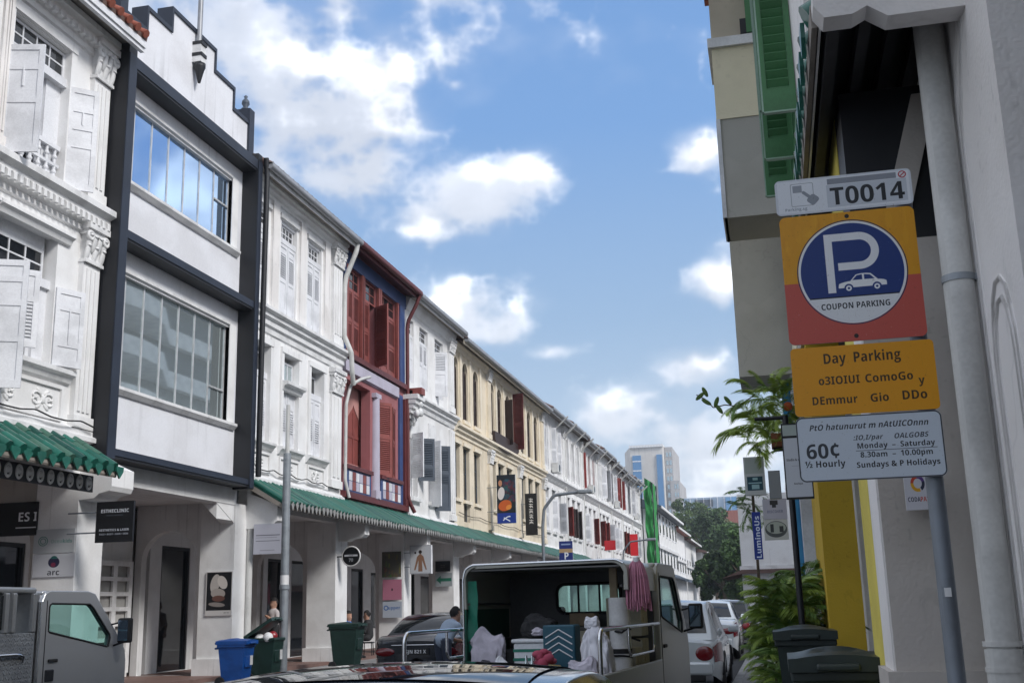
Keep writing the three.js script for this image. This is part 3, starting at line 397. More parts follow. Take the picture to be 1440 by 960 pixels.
// ---------------------------------------------------------------- D: red and blue house
{
  const T = thing('shophouse', 'shophouse with red shutters, blue frames and tiled balcony panels', 'shophouse', [FX, 0, -30], 0, 'shophouses of the left row'), s0 = 30.3, s1 = 36.2;
  const w3 = [[30.6, 31.8], [32.0, 33.3], [33.6, 35.2]];
  upper(T, M.dwall, s0, s1, 12.4, [...w3.map(([a, b]) => [a, b, 9.1, 11.75]), [30.7, 32.75, 5.7, 8.25], [33.5, 35.2, 5.62, 8.05]]);
  roof(T, s0, s1, .5, 12.25, { fascia: M.maroon, gm: M.maroon, tile: M.terra, soff: M.maroon });
  part(T, 'frieze', M.blue, lb(s0 + .02, s1 - .02, 11.76, 12.22, 0, .06)); parts(T, 'frame', M.blue, [lb(30.31, 30.58, 9.0, 11.76, 0, .07), lb(35.5, 36.0, 9.0, 11.76, 0, .07), lb(35.45, 35.8, 4.9, 8.6, 0, .06)]);
  for (const [a, b] of w3) {
    parts(T, 'mullion', M.red, [lb(a - .14, a, 9.0, 11.75, -.02, .09), lb(b, b + .13, 9.0, 11.75, -.02, .09)]);
    const w = win(T, a, b, 11.1, 11.72, { nx: 3, ny: 2, fr: M.red, out: -.06 }); const m = (a + b) / 2;
    shutter(T, M.red, { s: a, out: -.04, y0: 9.1, y1: 11.1, w: m - a - .01, ang: 2, dir: 1, rails: [10.1], slats: [[9.3, 10.0], [10.2, 10.95]] });
    shutter(T, M.red, { s: b, out: -.04, y0: 9.1, y1: 11.1, w: m - a - .01, ang: a > 31.9 && a < 33 ? 58 : 2, dir: -1, rails: [10.1], slats: [[9.3, 10.0], [10.2, 10.95]] });
  }
  parts(T, 'sill_band', M.maroon, [lb(s0, s1, 8.86, 9.02, 0, .16), lb(s0, s1, 4.72, 4.9, 0, .14)]);
  part(T, 'arch_band', M.lilac, prof(s0 + .1, s1 - .9, [[0, 8.42], [.1, 8.46], [.1, 8.8], [0, 8.86]]));
  // loggia with ogee window
  const ogee = (a, b, c, d) => { const p = new THREE.Path(), m = (a + b) / 2; p.moveTo(a, c); p.lineTo(b, c); p.lineTo(b, d - .75); p.bezierCurveTo(b, d - .35, m + .12, d - .25, m, d); p.bezierCurveTo(m - .12, d - .25, a, d - .35, a, d - .75); p.lineTo(a, c); p.isPath = true; return p; };
  part(T, 'loggia_wall', M.pink, lx(extr(rectPts(30.6, 34.0, 4.95, 8.4), .06, [ogee(31.75, 32.95, 5.9, 7.75)]), -.46));
  const og = part(T, 'ogee_window', M.red, lx(extr(new THREE.Shape(ogee(31.76, 32.94, 5.91, 7.74).getPoints(8)), .03), -.45)); part(og, 'frame', M.red, [lb(32.31, 32.39, 5.92, 7.5, -.42, -.4), lb(31.78, 32.92, 6.7, 6.78, -.42, -.402)]);
  part(T, 'column', M.lilac, [cyl(FX + .02, 4.9, 8.1, -33.12, .17, .15, 16), lb(32.88, 33.36, 8.06, 8.2, -.3, .16), lb(32.9, 33.34, 4.88, 5.15, -.3, .16)]);
  for (const [h, d] of [[33.5, 1], [35.2, -1]]) shutter(T, M.red, { s: h, out: -.05, y0: 5.64, y1: 8.03, w: .62, ang: d > 0 ? 30 : 14, dir: d, rails: [6.9], slats: [[5.85, 6.8], [7.0, 7.9]] }); win(T, 34.1, 34.6, 5.64, 8.03, { fr: M.lilac, out: -.2, ny: 2 });
  for (const [a, b] of [[30.55, 32.6], [33.5, 35.55]]) {
    const p = part(T, 'balcony_panel', M.blue, [lb(a, b, 4.9, 5.56, .0, .1)]); part(p, 'rail', M.maroon, lb(a - .06, b + .06, 5.56, 5.68, -.02, .16));
    const n = 6, t = (b - a - .3) / n; for (let i = 0; i < n; i++) for (let j = 0; j < 2; j++) part(p, 'tile', i % 3 === 1 ? M.red : (i + j) % 2 ? M.paintW : M.lilac, lb(a + .15 + i * t + .02, a + .15 + (i + 1) * t - .02, 4.96 + j * .28, 5.22 + j * .28, .1, .112));
  }
  pilaster(T, M.maroon, 35.85, 36.15, 4.9, 8.5, .12);
  arcade(T, M.white2, s0 + .6, s1, 36.0, { pw: .8, holes: [[31.2, 32.3, .2, 3.1], [32.9, 35.2, .2, 3.1]] }); awning(T, 30.28, 36.2, .235, 1, { drip: M.kerb, ridge: false });
  downpipe(T, M.maroon, [[.58, 12.2, 36.1], [.5, 11.95, 36.1], [.18, 11.3, 36.05], [.14, 11, 36.05], [.14, 5.2, 36.1], [.3, 4.7, 36.3]], .07);
}
// ---------------------------------------------------------------- E: white house with slate shutters
{
  const T = thing('shophouse', 'white shophouse with dark slate shutters beside the red house', 'shophouse', [FX, 0, -36], 0, 'shophouses of the left row'), s0 = 36.2, s1 = 42.25, w3 = [[36.5, 37.2], [37.9, 38.9], [39.8, 40.9]];
  upper(T, M.white2, s0, s1, 12.4, [...w3.map(([a, b]) => [a, b, 9.3, 11.55]), ...[[36.85, 37.6], [38.95, 39.6]].map(([a, b]) => archPath(a, b, 5.3, 8.0))]);
  roof(T, s0, s1, .5, 12.2, { fascia: M.trimW }); part(T, 'cornice', M.trimW, prof(s0, s1, [[0, 8.4], [.05, 8.42], [.08, 8.55], [.16, 8.62], [.16, 8.7], [.28, 8.78], [.28, 8.86], [0, 8.95]])); part(T, 'frieze', M.white2, prof(s0, s1, [[0, 11.8], [.08, 11.85], [.16, 12.05], [.2, 12.2], [0, 12.3]]));
  w3.forEach(([a, b], i) => {
    win(T, a, b, 11.05, 11.5, { nx: 2, ny: 2, out: -.1 }); const m = (a + b) / 2; for (const [h, d] of [[a, 1], [b, -1]]) shutter(T, M.paintW, { s: h, out: -.06, y0: 9.32, y1: 11.02, w: m - a - .01, ang: i === 2 && d > 0 ? 60 : 1, dir: d, rails: [10.2], slats: i ? [[10.3, 10.9]] : null });
  });
  [[36.85, 37.6], [38.95, 39.6]].forEach(([a, b], i) => {
    win(T, a, b, 5.3, 7.55, { nx: 1, ny: 3, out: -.2 }); part(T, 'window_sill', M.trimW, lb(a - .15, b + .15, 5.16, 5.3, 0, .14)); part(T, 'arch_moulding', M.trimW, lx(extr(rectPts(a - .13, b + .13, 7.3, 8.14), .05, [archPath(a, b, 7.29, 8.0)]), 0));
    shutter(T, M.paintW, { s: a - .03, out: .02, y0: i ? 5.1 : 5.92, y1: 7.45, w: .6, ang: 62, dir: -1, rails: [6.6], slats: [[6.0, 6.5], [6.7, 7.3]] });
    shutter(T, M.slate, { s: b + .02, out: .02, y0: i ? 5.02 : 5.92, y1: 7.42, w: .62, ang: 50, dir: 1, rails: [6.4], slats: [[6.0, 6.3], [6.5, 7.25]] });
  });
  // heavy carved corbel at the party line
  const q = []; for (let i = 0; i < 6; i++) q.push(lb(36.1 - .02 * i, 36.75 + .02 * i, 7.75 + i * .16, 7.91 + i * .16, 0, .1 + i * .085)); for (let i = 0; i < 14; i++) { const e = new THREE.SphereGeometry(R(.08, .13), 7, 5); e.scale(.8, 1.2, 1); e.translate(FX + R(.15, .5), R(7.75, 8.55), -R(36.2, 36.75)); q.push(e); } part(T, 'corbel', M.trimW, q); part(T, 'corbel_crest', M.red, [lb(36.2, 36.6, 8.72, 8.95, .1, .6)]);
  pilaster(T, M.white2, 41.5, 42.15, 9, 11.4, .09, 2); capital(T, 41.5, 42.15, 11.4, 11.95, .09); pilaster(T, M.white2, 41.5, 42.15, 4.8, 8.3, .09, 2);
  arcade(T, M.white2, s0 + .6, s1, 42.0, { pw: .8 }); awning(T, 36.2, 42.3, .235, 1, { drip: M.kerb });
}
// ---------------------------------------------------------------- F: three cream houses
const fLab = ['cream shophouse with three plain dark window slots next to white slate shuttered house', 'cream shophouse with curved brown bay shutters behind the hanging picture banner', 'cream shophouse behind the black hanging sign, last of the cream ones'];
for (let k = 0; k < 3; k++) {
  const s0 = 42.25 + k * 5.95, s1 = s0 + 5.95, T = thing('shophouse', fLab[k], 'shophouse', [FX, 0, -s0], 0, 'shophouses of the left row');
  const w3 = k === 2 ? [[54.6, 55.4], [56.2, 57.1], [57.9, 58.8]] : [[s0 + .15, s0 + .8], [s0 + 1.45, s0 + 2.3], [s0 + 3.15, s0 + 4.0]].map(([a, b]) => k ? [a + .05, b + .1] : [a, b]);
  const w2 = w3.map(([a, b]) => [a - .05, b + .05]);
  upper(T, M.cream, s0, s1, 12.2, [...w3.map(([a, b]) => archPath(a, b, 9.0, 11.45)), ...w2.map(([a, b], i) => [a, b, k === 0 && i === 1 ? 4.9 : 5.75, 7.9])]);
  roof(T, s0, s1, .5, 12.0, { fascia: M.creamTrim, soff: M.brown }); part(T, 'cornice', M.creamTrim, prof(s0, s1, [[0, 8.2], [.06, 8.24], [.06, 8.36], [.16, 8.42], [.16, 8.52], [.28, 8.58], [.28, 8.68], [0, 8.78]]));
  part(T, 'frieze', M.creamTrim, prof(s0, s1, [[0, 11.7], [.06, 11.72], [.12, 11.86], [.2, 11.95], [.2, 12.05], [0, 12.1]]));
  w3.forEach(([a, b], i) => {
    const m = (a + b) / 2; for (const [h, d] of [[a, 1], [b, -1]]) shutter(T, k === 1 && i === 2 ? M.maroon : M.brown, { s: h, out: -.1, y0: 9.02, y1: 11.1, w: m - a - .01, ang: 1, dir: d, rails: [10.1], slats: [[9.2, 10], [10.2, 11]] }); part(T, 'fanlight', M.glassDark, lx(extr(new THREE.Shape(archPath(a, b, 11.08, 11.45).getPoints(6)), .02), -.14));
    part(T, 'pilaster', M.creamTrim, [lb(b + .1, b + .35, 9.0, 11.7, 0, .07)]); parts(T, 'window_sill', M.creamTrim, [lb(a - .12, b + .12, 8.86, 9.0, 0, .1), lb(a - .15, b + .15, 5.62, 5.75, 0, .1)]);
    const [c, d] = w2[i]; win(T, c, d, k === 0 && i === 1 ? 4.9 : 5.75, 7.9, { nx: 2, ny: 3, fr: M.slate, out: -.14 }); part(T, 'window_head', M.creamTrim, lb(c - .1, d + .1, 7.92, 8.06, 0, .08));
  });
  if (k === 1) { const q = part(T, 'bay_apron', M.brown, lx(extr([[47.9, 9.1], [47.95, 8.7], [48.6, 8.45], [50.3, 8.4], [52.2, 8.5], [52.75, 8.75], [52.8, 9.1]].map(([a, b]) => [a + .2, b + .1]), .26), .0)); shutter(T, M.maroon, { s: 52.8, out: .05, y0: 8.95, y1: 11.7, w: .55, ang: 78, dir: -1, rails: [10.2], slats: [[9.2, 10.1], [10.3, 11.5]] }); shutter(T, M.brown, { s: 51.1, out: .02, y0: 8.95, y1: 11.1, w: .45, ang: 70, dir: -1, rails: [10.2] }); }
  pilaster(T, M.creamTrim, s1 - .55, s1 - .02, 8.8, 11.4, .1, 2); capital(T, s1 - .55, s1 - .02, 11.4, 11.95, .1); pilaster(T, M.creamTrim, s1 - .55, s1 - .02, 4.8, 7.7, .1, 0); capital(T, s1 - .55, s1 - .02, 7.7, 8.3, .1);
  arcade(T, M.white2, s0 + .6, s1, s1 - .2, { pw: .8 }); awning(T, s0 + .05, s1 + .05, .25, 1, { drip: M.kerb, ridge: k > 0 });
}
// ---------------------------------------------------------------- G: white houses with red shutters towards the end of the row
const gLab = ['white shophouse with plain ribbed front beside the cream houses', 'white shophouse with small black fan windows and brown doors below', 'white shophouse with tall closed red shutters on the top storey', 'white shophouse with red wall sign over the awning', 'white shophouse with one open dark red shutter', 'white shophouse with a red banner at its front', 'white shophouse ending the row at green net'];
for (let k = 0; k < 7; k++) {
  const s0 = 60.1 + k * 6.4, s1 = s0 + 6.4, T = thing('shophouse', gLab[k], 'shophouse', [FX, 0, -s0], 0, 'shophouses of the left row'), w3 = [0, 1, 2].map(i => [s0 + .5 + i * 1.9 + k % 3 * .08, s0 + 1.35 + i * 1.9 + k % 4 * .1]), top = 12.3 + [0, .12, -.1, .2, 0, -.15, .1][k];
  upper(T, k % 2 ? M.white : M.white2, s0, s1, top, [...w3.map(([a, b]) => [a, b, 9.1, 11.5]), ...w3.map(([a, b]) => [a, b, 5.6, 7.9])]);
  roof(T, s0, s1, .55, top - .15, { fascia: M.trimW }); part(T, 'cornice', M.trimW, prof(s0, s1, [[0, 8.3], [.06, 8.36], [.16, 8.5], [.28, 8.62], [.28, 8.72], [0, 8.84]]));
  w3.forEach(([a, b], i) => {
    const m = (a + b) / 2, red3 = (k === 2 && i < 3) || (k === 4 && i === 2) || (k === 5 && i === 0), red2 = (k === 2 && i === 2) || (k === 3 && i < 2) || (k === 1 && i === 0) || k === 5;
    if (k === 1) { win(T, a, b, 9.1, 11.5, { nx: 1, ny: 4, fr: M.paintW, gl: i < 3 ? M.glassDark : M.glassMid, f: .12, m: .12 }); } else for (const [h, d] of [[a, 1], [b, -1]]) shutter(T, red3 ? M.redsh : M.paintW, { s: h, out: -.06, y0: 9.12, y1: 11.48, w: m - a - .01, ang: k === 4 && i === 2 && d < 0 ? 70 : rnd() < .25 ? R(25, 85) : 1, dir: d, rails: [10.2], slats: [[9.3, 10.1], [10.3, 11.3]] });
    for (const [h, d] of [[a, 1], [b, -1]]) shutter(T, red2 ? M.redsh : k === 1 ? M.brown : M.paintW, { s: h, out: -.06, y0: 5.62, y1: 7.4, w: m - a - .01, ang: red2 && d < 0 ? 50 : rnd() < .3 ? R(20, 90) : 1, dir: d, rails: [6.5], slats: [[5.8, 6.4], [6.6, 7.3]] });
    win(T, a, b, 7.42, 7.9, { nx: 3 }); parts(T, 'window_surround', M.trimW, [lb(a - .14, a, 9.05, 11.6, 0, .07), lb(b, b + .14, 9.05, 11.6, 0, .07), lb(a - .14, b + .14, 5.46, 5.6, 0, .12), lb(a - .14, b + .14, 7.92, 8.05, 0, .08)]);
  });
  pilaster(T, M.white, s1 - .5, s1 - .02, 8.84, 11.4, .1, 2); capital(T, s1 - .5, s1 - .02, 11.4, 12.0, .1); pilaster(T, M.white, s1 - .5, s1 - .02, 4.6, 8.2, .1);
  arcade(T, M.white2, s0 + .6, s1, s1 - .2, {}); if (k < 2) awning(T, s0, s1, .27, 1, { drip: M.kerb }); else part(T, 'awning', M.oldtile, prof(s0, s1, [[0, 4.6], [0, 4.5], [.9, 4.0], [.9, 4.08]]));
  if (k % 2 === 0) { const a = s0 + 2.2, u = part(T, 'air_conditioner', M.pvc, rbox(FX + .08, FX + .42, 8.9, 9.45, -a - .85, -a, .02, 2)); part(u, 'fan_grille', M.slate, new THREE.CylinderGeometry(.2, .2, .02, 20).rotateZ(Math.PI / 2).translate(FX + .425, 9.17, -a - .5)); }
  downpipe(T, M.pvc, [[.5, 12.0, s1 - .1], [.15, 11.4, s1 - .08], [.12, 10, s1 - .08], [.12, 4.7, s1 - .08]], .055);
  // white gutter bracket standing out from the eaves
  parts(T, 'eave_bracket', M.pvc, [bar([FX + .05, 11.4, -s1 + .3], [FX + .95, 12.2, -s1 + .3], .06), bar([FX + .05, 11.4, -s1 + 3.3], [FX + .95, 12.2, -s1 + 3.3], .05)]);
}

// cables strung along the left facades above the awnings
for (const [lab, y, o, a, b] of [['thin black cable looped along the white house above awning tiles', 4.95, .1, 24.6, 30.1], ['thin black cable sagging along the cream house fronts', 5.2, .09, 42.6, 60], ['black cable clipped under the ornate house base moulding', 4.9, .24, 11, 17.8]]) { const pts = []; for (let i = 0; i <= 16; i++) pts.push([FX + o, y - .07 * Math.abs(Math.sin(i * 1.05)), -mix(a, b, i / 16)]); solo('cable', lab, 'cable', M.rubber, tube(pts, .014, 6, 90)); }
function onX(u, v, x) { const d = ray(u, v), t = x / d.x; return [-t * d.z, CY + t * d.y]; }          // photo pixel -> s, y on the plane x
// ---------------------------------------------------------------- right row
{ // near white house: pier, white column with its shade painted grey, tiled lean-to roof seen from below
  const T = thing('shophouse', 'white shophouse with moulded pier, round downpipe and dark tiled canopy above parking sign', 'shophouse', [.95, 0, -5], 0, 'shophouses of the right row');
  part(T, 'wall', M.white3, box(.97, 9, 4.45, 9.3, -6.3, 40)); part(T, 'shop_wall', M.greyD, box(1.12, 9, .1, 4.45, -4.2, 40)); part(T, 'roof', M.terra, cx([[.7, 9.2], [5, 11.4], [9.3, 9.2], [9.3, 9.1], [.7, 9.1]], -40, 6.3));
  const P = part(T, 'pier', M.white3, box(.95, 1.62, .1, 4.45, -5.2, -4.2));
  const f = (pts) => tube(pts.map(([s, y]) => [.95, y, -s]), .012, 6, pts.length * 7);
  part(P, 'moulding', M.white3, [f([[5.0, 1.2], [5.0, 3.55], [4.95, 3.72], [4.55, 4.2]]), f([[4.93, 1.2], [4.93, 3.5], [4.5, 4.12]])]); part(P, 'arched_moulding', M.white3, [f([[4.83, .3], [4.83, 2.45], [4.76, 2.66], [4.62, 2.75], [4.48, 2.66], [4.4, 2.45], [4.4, .3]]), f([[4.78, .3], [4.78, 2.44], [4.72, 2.6], [4.62, 2.67], [4.52, 2.6], [4.46, 2.44], [4.46, .3]])]);
  const col = part(T, 'column', M.grey, box(.495, .885, 1.16, 3.2, -5.95, -5.5)); part(col, 'plinth', M.grey, box(.455, .925, .1, 1.18, -5.99, -5.46)); part(col, 'column_lit_side', M.white3, box(.485, .495, 1.18, 3.2, -5.94, -5.51));  // one white column: shaded face painted grey, lit street side painted white
  const D = part(T, 'downpipe', M.pvc, cyl(.872, .15, 4.12, -5.02, .066, .066, 24)); part(D, 'coupling', M.pvc, [cyl(.872, 1.12, 1.29, -5.02, .074, .074, 24), cyl(.872, 1.3, 1.32, -5.02, .078, .078, 24), cyl(.872, 1.2, 1.22, -5.02, .078, .078, 24)]); part(D, 'strap', M.galv, [cyl(.872, 2.83, 2.86, -5.02, .071, .071, 24), box(.86, .96, 2.83, 2.86, -5.03, -4.99)]);
  // canopy: boards on joists, tiles on top
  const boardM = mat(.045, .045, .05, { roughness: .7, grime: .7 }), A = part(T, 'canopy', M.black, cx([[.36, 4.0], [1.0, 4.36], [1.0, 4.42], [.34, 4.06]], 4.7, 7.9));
  for (let i = 0; i < 4; i++) part(A, 'board', boardM, cx([[.40 + i * .155, 4.01 + i * .087], [.46 + i * .155, 4.044 + i * .087], [.46 + i * .155, 3.97 + i * .087], [.40 + i * .155, 3.94 + i * .087]], 4.72, 7.88));
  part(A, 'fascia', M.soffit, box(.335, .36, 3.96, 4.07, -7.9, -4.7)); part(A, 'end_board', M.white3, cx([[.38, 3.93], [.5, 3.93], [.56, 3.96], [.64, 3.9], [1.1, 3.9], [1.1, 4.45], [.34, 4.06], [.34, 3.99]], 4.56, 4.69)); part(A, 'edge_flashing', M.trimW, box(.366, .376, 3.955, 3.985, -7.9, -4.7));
  const tl = new THREE.CylinderGeometry(.06, .066, .76, 10); tl.rotateZ(Math.PI / 2 - .5 + .0); tl.rotateY(Math.PI); tl.translate(.66, 4.27, -4.85); const ft = part(A, 'roof_tile', M.greenB, tl), dr = part(A, 'drip_tile', M.greenB, extr([[-.07, .05], [.07, .05], [.06, -.02], [0, -.1], [-.06, -.02]], .02).rotateY(Math.PI / 2).translate(.3, 4.06, -4.99));
  for (let i = 1; i < 11; i++) { copyPart(A, 'roof_tile', ft, 0, 0, -i * .29, i % 2 ? M.green : M.greenB); copyPart(A, 'drip_tile', dr, 0, 0, -i * .29); }
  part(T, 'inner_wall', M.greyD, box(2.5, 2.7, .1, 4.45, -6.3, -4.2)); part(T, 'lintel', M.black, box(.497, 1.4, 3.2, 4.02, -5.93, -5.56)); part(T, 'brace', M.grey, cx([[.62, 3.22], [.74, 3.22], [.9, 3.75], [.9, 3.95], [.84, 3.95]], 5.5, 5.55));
}
{ // white house with green shutters
  const T = thing('shophouse', 'white shophouse with open green louvred shutters above yellow pillars', 'shophouse', [.4, 0, -7], 0, 'shophouses of the right row');
  part(T, 'wall', M.white3, box(.42, 9, 4.5, 9.6, -10.4, -6.35)); part(T, 'roof', M.terra, cx([[.0, 9.5], [5, 11.6], [9, 9.5], [9, 9.4], [.0, 9.4]], 6.35, 10.4));
  const rs = (s, w, y0, y1) => { const a = .415 - w, st = .045, g = [box(a + st, .415, y0, y0 + .17, -s - .02, -s + .02), box(.415 - st, .415, y0 + .17, y1, -s - .02, -s + .02), box(a + st, .415 - st, y1 - .1, y1, -s - .02, -s + .02), box(a + st, .415 - st, y0 + .17, y1 - .1, -s - .006, -s + .004)]; const m = part(T, 'shutter', M.shut, g); part(m, 'edge', M.shutEdge, [box(a, a + .012, y0, y1, -s - .02, -s + .02)]); part(m, 'stile', M.shut, box(a + .012, a + st, y0, y1, -s - .02, -s + .02)); part(m, 'bottom_edge', M.shutEdge, box(a + .012, .415, y0 - .012, y0, -s - .02, -s + .02)); const q = []; for (let y = y0 + .22; y < y1 - .12; y += .072) { const b = box(a + st + .004, .415 - st - .004, -.032, .032, -.005, .005); b.rotateX(.7); b.translate(0, y, -s + .018); q.push(b); } part(m, 'louvre', M.shut, q); };
  rs(8.0, .255, 5.05, 7.6); rs(8.12, .27, 5.12, 7.5); rs(8.95, .25, 5.06, 7.6); rs(9.06, .24, 5.1, 7.6); rs(9.9, .25, 5.08, 7.6);
  for (const s of [8.1, 9.05]) { const w = part(T, 'window', M.shut, [box(.405, .42, 5.0, 7.6, -s - .78, -s - .72), box(.405, .42, 5.0, 7.6, -s - .08, -s - .02), box(.405, .42, 5.0, 5.1, -s - .72, -s - .08)]); part(w, 'pane', M.glassDark, box(.408, .416, 5.1, 7.6, -s - .72, -s - .08)); }
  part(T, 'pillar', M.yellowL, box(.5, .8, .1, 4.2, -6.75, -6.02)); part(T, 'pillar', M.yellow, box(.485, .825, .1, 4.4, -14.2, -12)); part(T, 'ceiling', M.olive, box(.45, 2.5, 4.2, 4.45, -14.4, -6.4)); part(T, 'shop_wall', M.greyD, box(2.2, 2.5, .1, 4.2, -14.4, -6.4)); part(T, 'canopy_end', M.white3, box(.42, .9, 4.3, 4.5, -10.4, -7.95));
}
{ // cream house with projecting bay
  const T = thing('shophouse', 'cream house with projecting upper bay and white ledge beside green shutters', 'shophouse', [0, 0, -10.5], 0, 'shophouses of the right row'), s = 10.45;
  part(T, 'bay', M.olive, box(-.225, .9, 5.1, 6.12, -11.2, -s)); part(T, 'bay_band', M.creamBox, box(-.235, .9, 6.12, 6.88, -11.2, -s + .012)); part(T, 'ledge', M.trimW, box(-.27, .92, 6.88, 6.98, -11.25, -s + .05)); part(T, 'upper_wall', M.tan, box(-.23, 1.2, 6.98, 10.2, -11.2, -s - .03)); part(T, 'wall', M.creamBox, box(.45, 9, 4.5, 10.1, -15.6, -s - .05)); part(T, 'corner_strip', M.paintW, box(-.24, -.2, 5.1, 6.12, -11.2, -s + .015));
  const m = part(T, 'shutter', M.shut, [box(.12, .4, 6.99, 9, -s - .01, -s + .06)]); part(m, 'hook', M.black, box(.06, .12, 6.99, 7.15, -s - .01, -s + .05)); part(T, 'roof', M.terra, cx([[-.4, 10.2], [5, 12], [9, 10.2]], s, 15.5));
}
{ // grey house behind with ledge
  const T = thing('shophouse', 'grey house corner with white ledge behind the palm fronds', 'shophouse', [0, 0, -16], 0, 'shophouses of the right row'), s = 16;
  const [x0, y0] = onS(1040, 530, s), [, y1] = onS(1036, 300, s);
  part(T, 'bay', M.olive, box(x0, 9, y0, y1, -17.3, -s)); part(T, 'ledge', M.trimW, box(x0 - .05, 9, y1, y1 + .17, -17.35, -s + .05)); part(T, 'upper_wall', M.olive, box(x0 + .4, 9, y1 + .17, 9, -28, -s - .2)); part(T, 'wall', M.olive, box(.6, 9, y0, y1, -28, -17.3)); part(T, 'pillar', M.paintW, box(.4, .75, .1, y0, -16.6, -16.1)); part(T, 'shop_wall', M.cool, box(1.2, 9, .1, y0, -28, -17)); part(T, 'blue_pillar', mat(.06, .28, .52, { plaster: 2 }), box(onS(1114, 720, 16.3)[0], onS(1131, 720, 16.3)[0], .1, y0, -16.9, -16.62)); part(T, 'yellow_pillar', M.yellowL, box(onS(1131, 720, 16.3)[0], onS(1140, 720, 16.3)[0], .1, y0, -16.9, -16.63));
}
{ // far white block on the right
  const s = 60, T = thing('shophouse', 'plain white building end wall beyond the right hand shop signs', 'shophouse', [-2, 0, -s], 0, 'shophouses of the right row'), [x0, y1] = onS(1036, 695, s);
  part(T, 'wall', M.white, box(x0, 9, .1, y1, -100, -s)); part(T, 'string_course', M.trimW, box(x0 - .1, 9, 3.1, 3.3, -100, -s + .08)); part(T, 'canopy', M.oldtile, cx([[x0 - 1.0, 2.7], [x0, 3.1], [9, 3.1], [9, 2.9], [x0, 2.9]], s - .6, s + 6)); const w = part(T, 'door', M.slate, box(x0 + 1.0, x0 + 1.9, .12, 2.4, -s - .1, -s + .03)); part(T, 'upper_wall', M.white2, box(x0 + 3, 9, y1, y1 + 4, -100, -s - 3));
}
{ // balconied block beyond the right row, seen only as a reflection in the windows opposite
  const T = thing('apartment_block', 'white apartment block with curved balcony bands behind the right hand row', 'building', [16, 0, -58]); part(T, 'core', M.slate, box(17, 32, 0, 25, -78, -40));
  for (let i = 0; i < 8; i++) part(T, 'balcony', M.paintW, extr([[0, -40], [0, -52], [-2.5, -57], [-3, -61], [-2.5, -65], [0, -70], [0, -78], [15, -78], [15, -40]].map(([x, z]) => [x + 16.4, z]), 1.15).rotateX(Math.PI / 2).translate(0, 3.2 + i * 3.05, 0).scale(1, 1, 1));
}
// ---------------------------------------------------------------- parking sign
function plate(P, name, x0, x1, y0, y1, s, r, tex, o = {}) {
  const sh = new THREE.Shape(); sh.moveTo(x0 + r, y0); sh.lineTo(x1 - r, y0); sh.absarc(x1 - r, y0 + r, r, -Math.PI / 2, 0); sh.lineTo(x1, y1 - r); sh.absarc(x1 - r, y1 - r, r, 0, Math.PI / 2); sh.lineTo(x0 + r, y1); sh.absarc(x0 + r, y1 - r, r, Math.PI / 2, Math.PI); sh.lineTo(x0, y0 + r); sh.absarc(x0 + r, y0 + r, r, Math.PI, Math.PI * 1.5);
  const b = new THREE.ExtrudeGeometry(sh, { depth: .004, bevelEnabled: false, curveSegments: 6 }).translate(0, 0, -s - .004), m = part(P, name, o.back || M.galv, b);
  const g = new THREE.ShapeGeometry(sh, 6), p = g.attributes.position, uv = g.attributes.uv; for (let i = 0; i < p.count; i++) uv.setXY(i, (p.getX(i) - x0) / (x1 - x0), (p.getY(i) - y0) / (y1 - y0)); g.translate(0, 0, -s + .0015);
  part(m, 'print', printMat(tex, { roughness: o.rough || .38 }), g, { uv: true }); return m;
}
function txt(c, s, x, y, px, o = {}) { c.font = `${o.w || 'bold'} ${px}px ${o.f || 'sans-serif'}`; c.textAlign = o.a || 'center'; c.textBaseline = 'middle'; c.fillStyle = o.c || '#15171c'; c.fillText(s, x, y, o.max); }
function wear(c, w, h, n, seed) { const q = rngOf(seed); for (let i = 0; i < n; i++) { c.fillStyle = `rgba(${q() < .5 ? '40,35,30' : '225,225,220'},${.05 + .14 * q()})`; const r = .6 + 3.5 * q() ** 3; c.beginPath(); c.ellipse(q() * w, q() * h, r, r * (.5 + 2 * q()), q() * 3, 0, 7); c.fill(); } c.strokeStyle = 'rgba(90,80,60,.16)'; for (let i = 0; i < n / 12; i++) { c.lineWidth = .6 + q(); c.beginPath(); const x = q() * w, y = q() * h; c.moveTo(x, y); c.lineTo(x + (q() - .5) * 9, y + 12 + 40 * q()); c.stroke(); } }
function carIcon(c, x, y, k, col, line) {          // saloon in side view
  c.save(); c.translate(x, y); c.scale(k, k); c.fillStyle = col; c.strokeStyle = line; c.lineWidth = 2.2; c.beginPath(); c.moveTo(0, 34); c.lineTo(2, 24); c.quadraticCurveTo(14, 19, 30, 18); c.lineTo(44, 3); c.quadraticCurveTo(60, -2, 82, 2); c.lineTo(98, 18); c.quadraticCurveTo(116, 19, 119, 25); c.lineTo(119, 36); c.lineTo(2, 37); c.closePath(); c.fill(); c.stroke();
  c.fillStyle = line; for (const p of [[[36, 17], [47, 6], [60, 4], [60, 17]], [[65, 4], [79, 6], [90, 17], [65, 17]]]) { c.beginPath(); p.forEach(([a, b], i) => i ? c.lineTo(a, b) : c.moveTo(a, b)); c.fill(); }
  for (const a of [26, 94]) { c.beginPath(); c.arc(a, 37, 11, 0, 7); c.fillStyle = line; c.fill(); c.beginPath(); c.arc(a, 37, 7, 0, 7); c.fillStyle = col; c.fill(); c.beginPath(); c.arc(a, 37, 3, 0, 7); c.fillStyle = line; c.fill(); } c.restore();
}
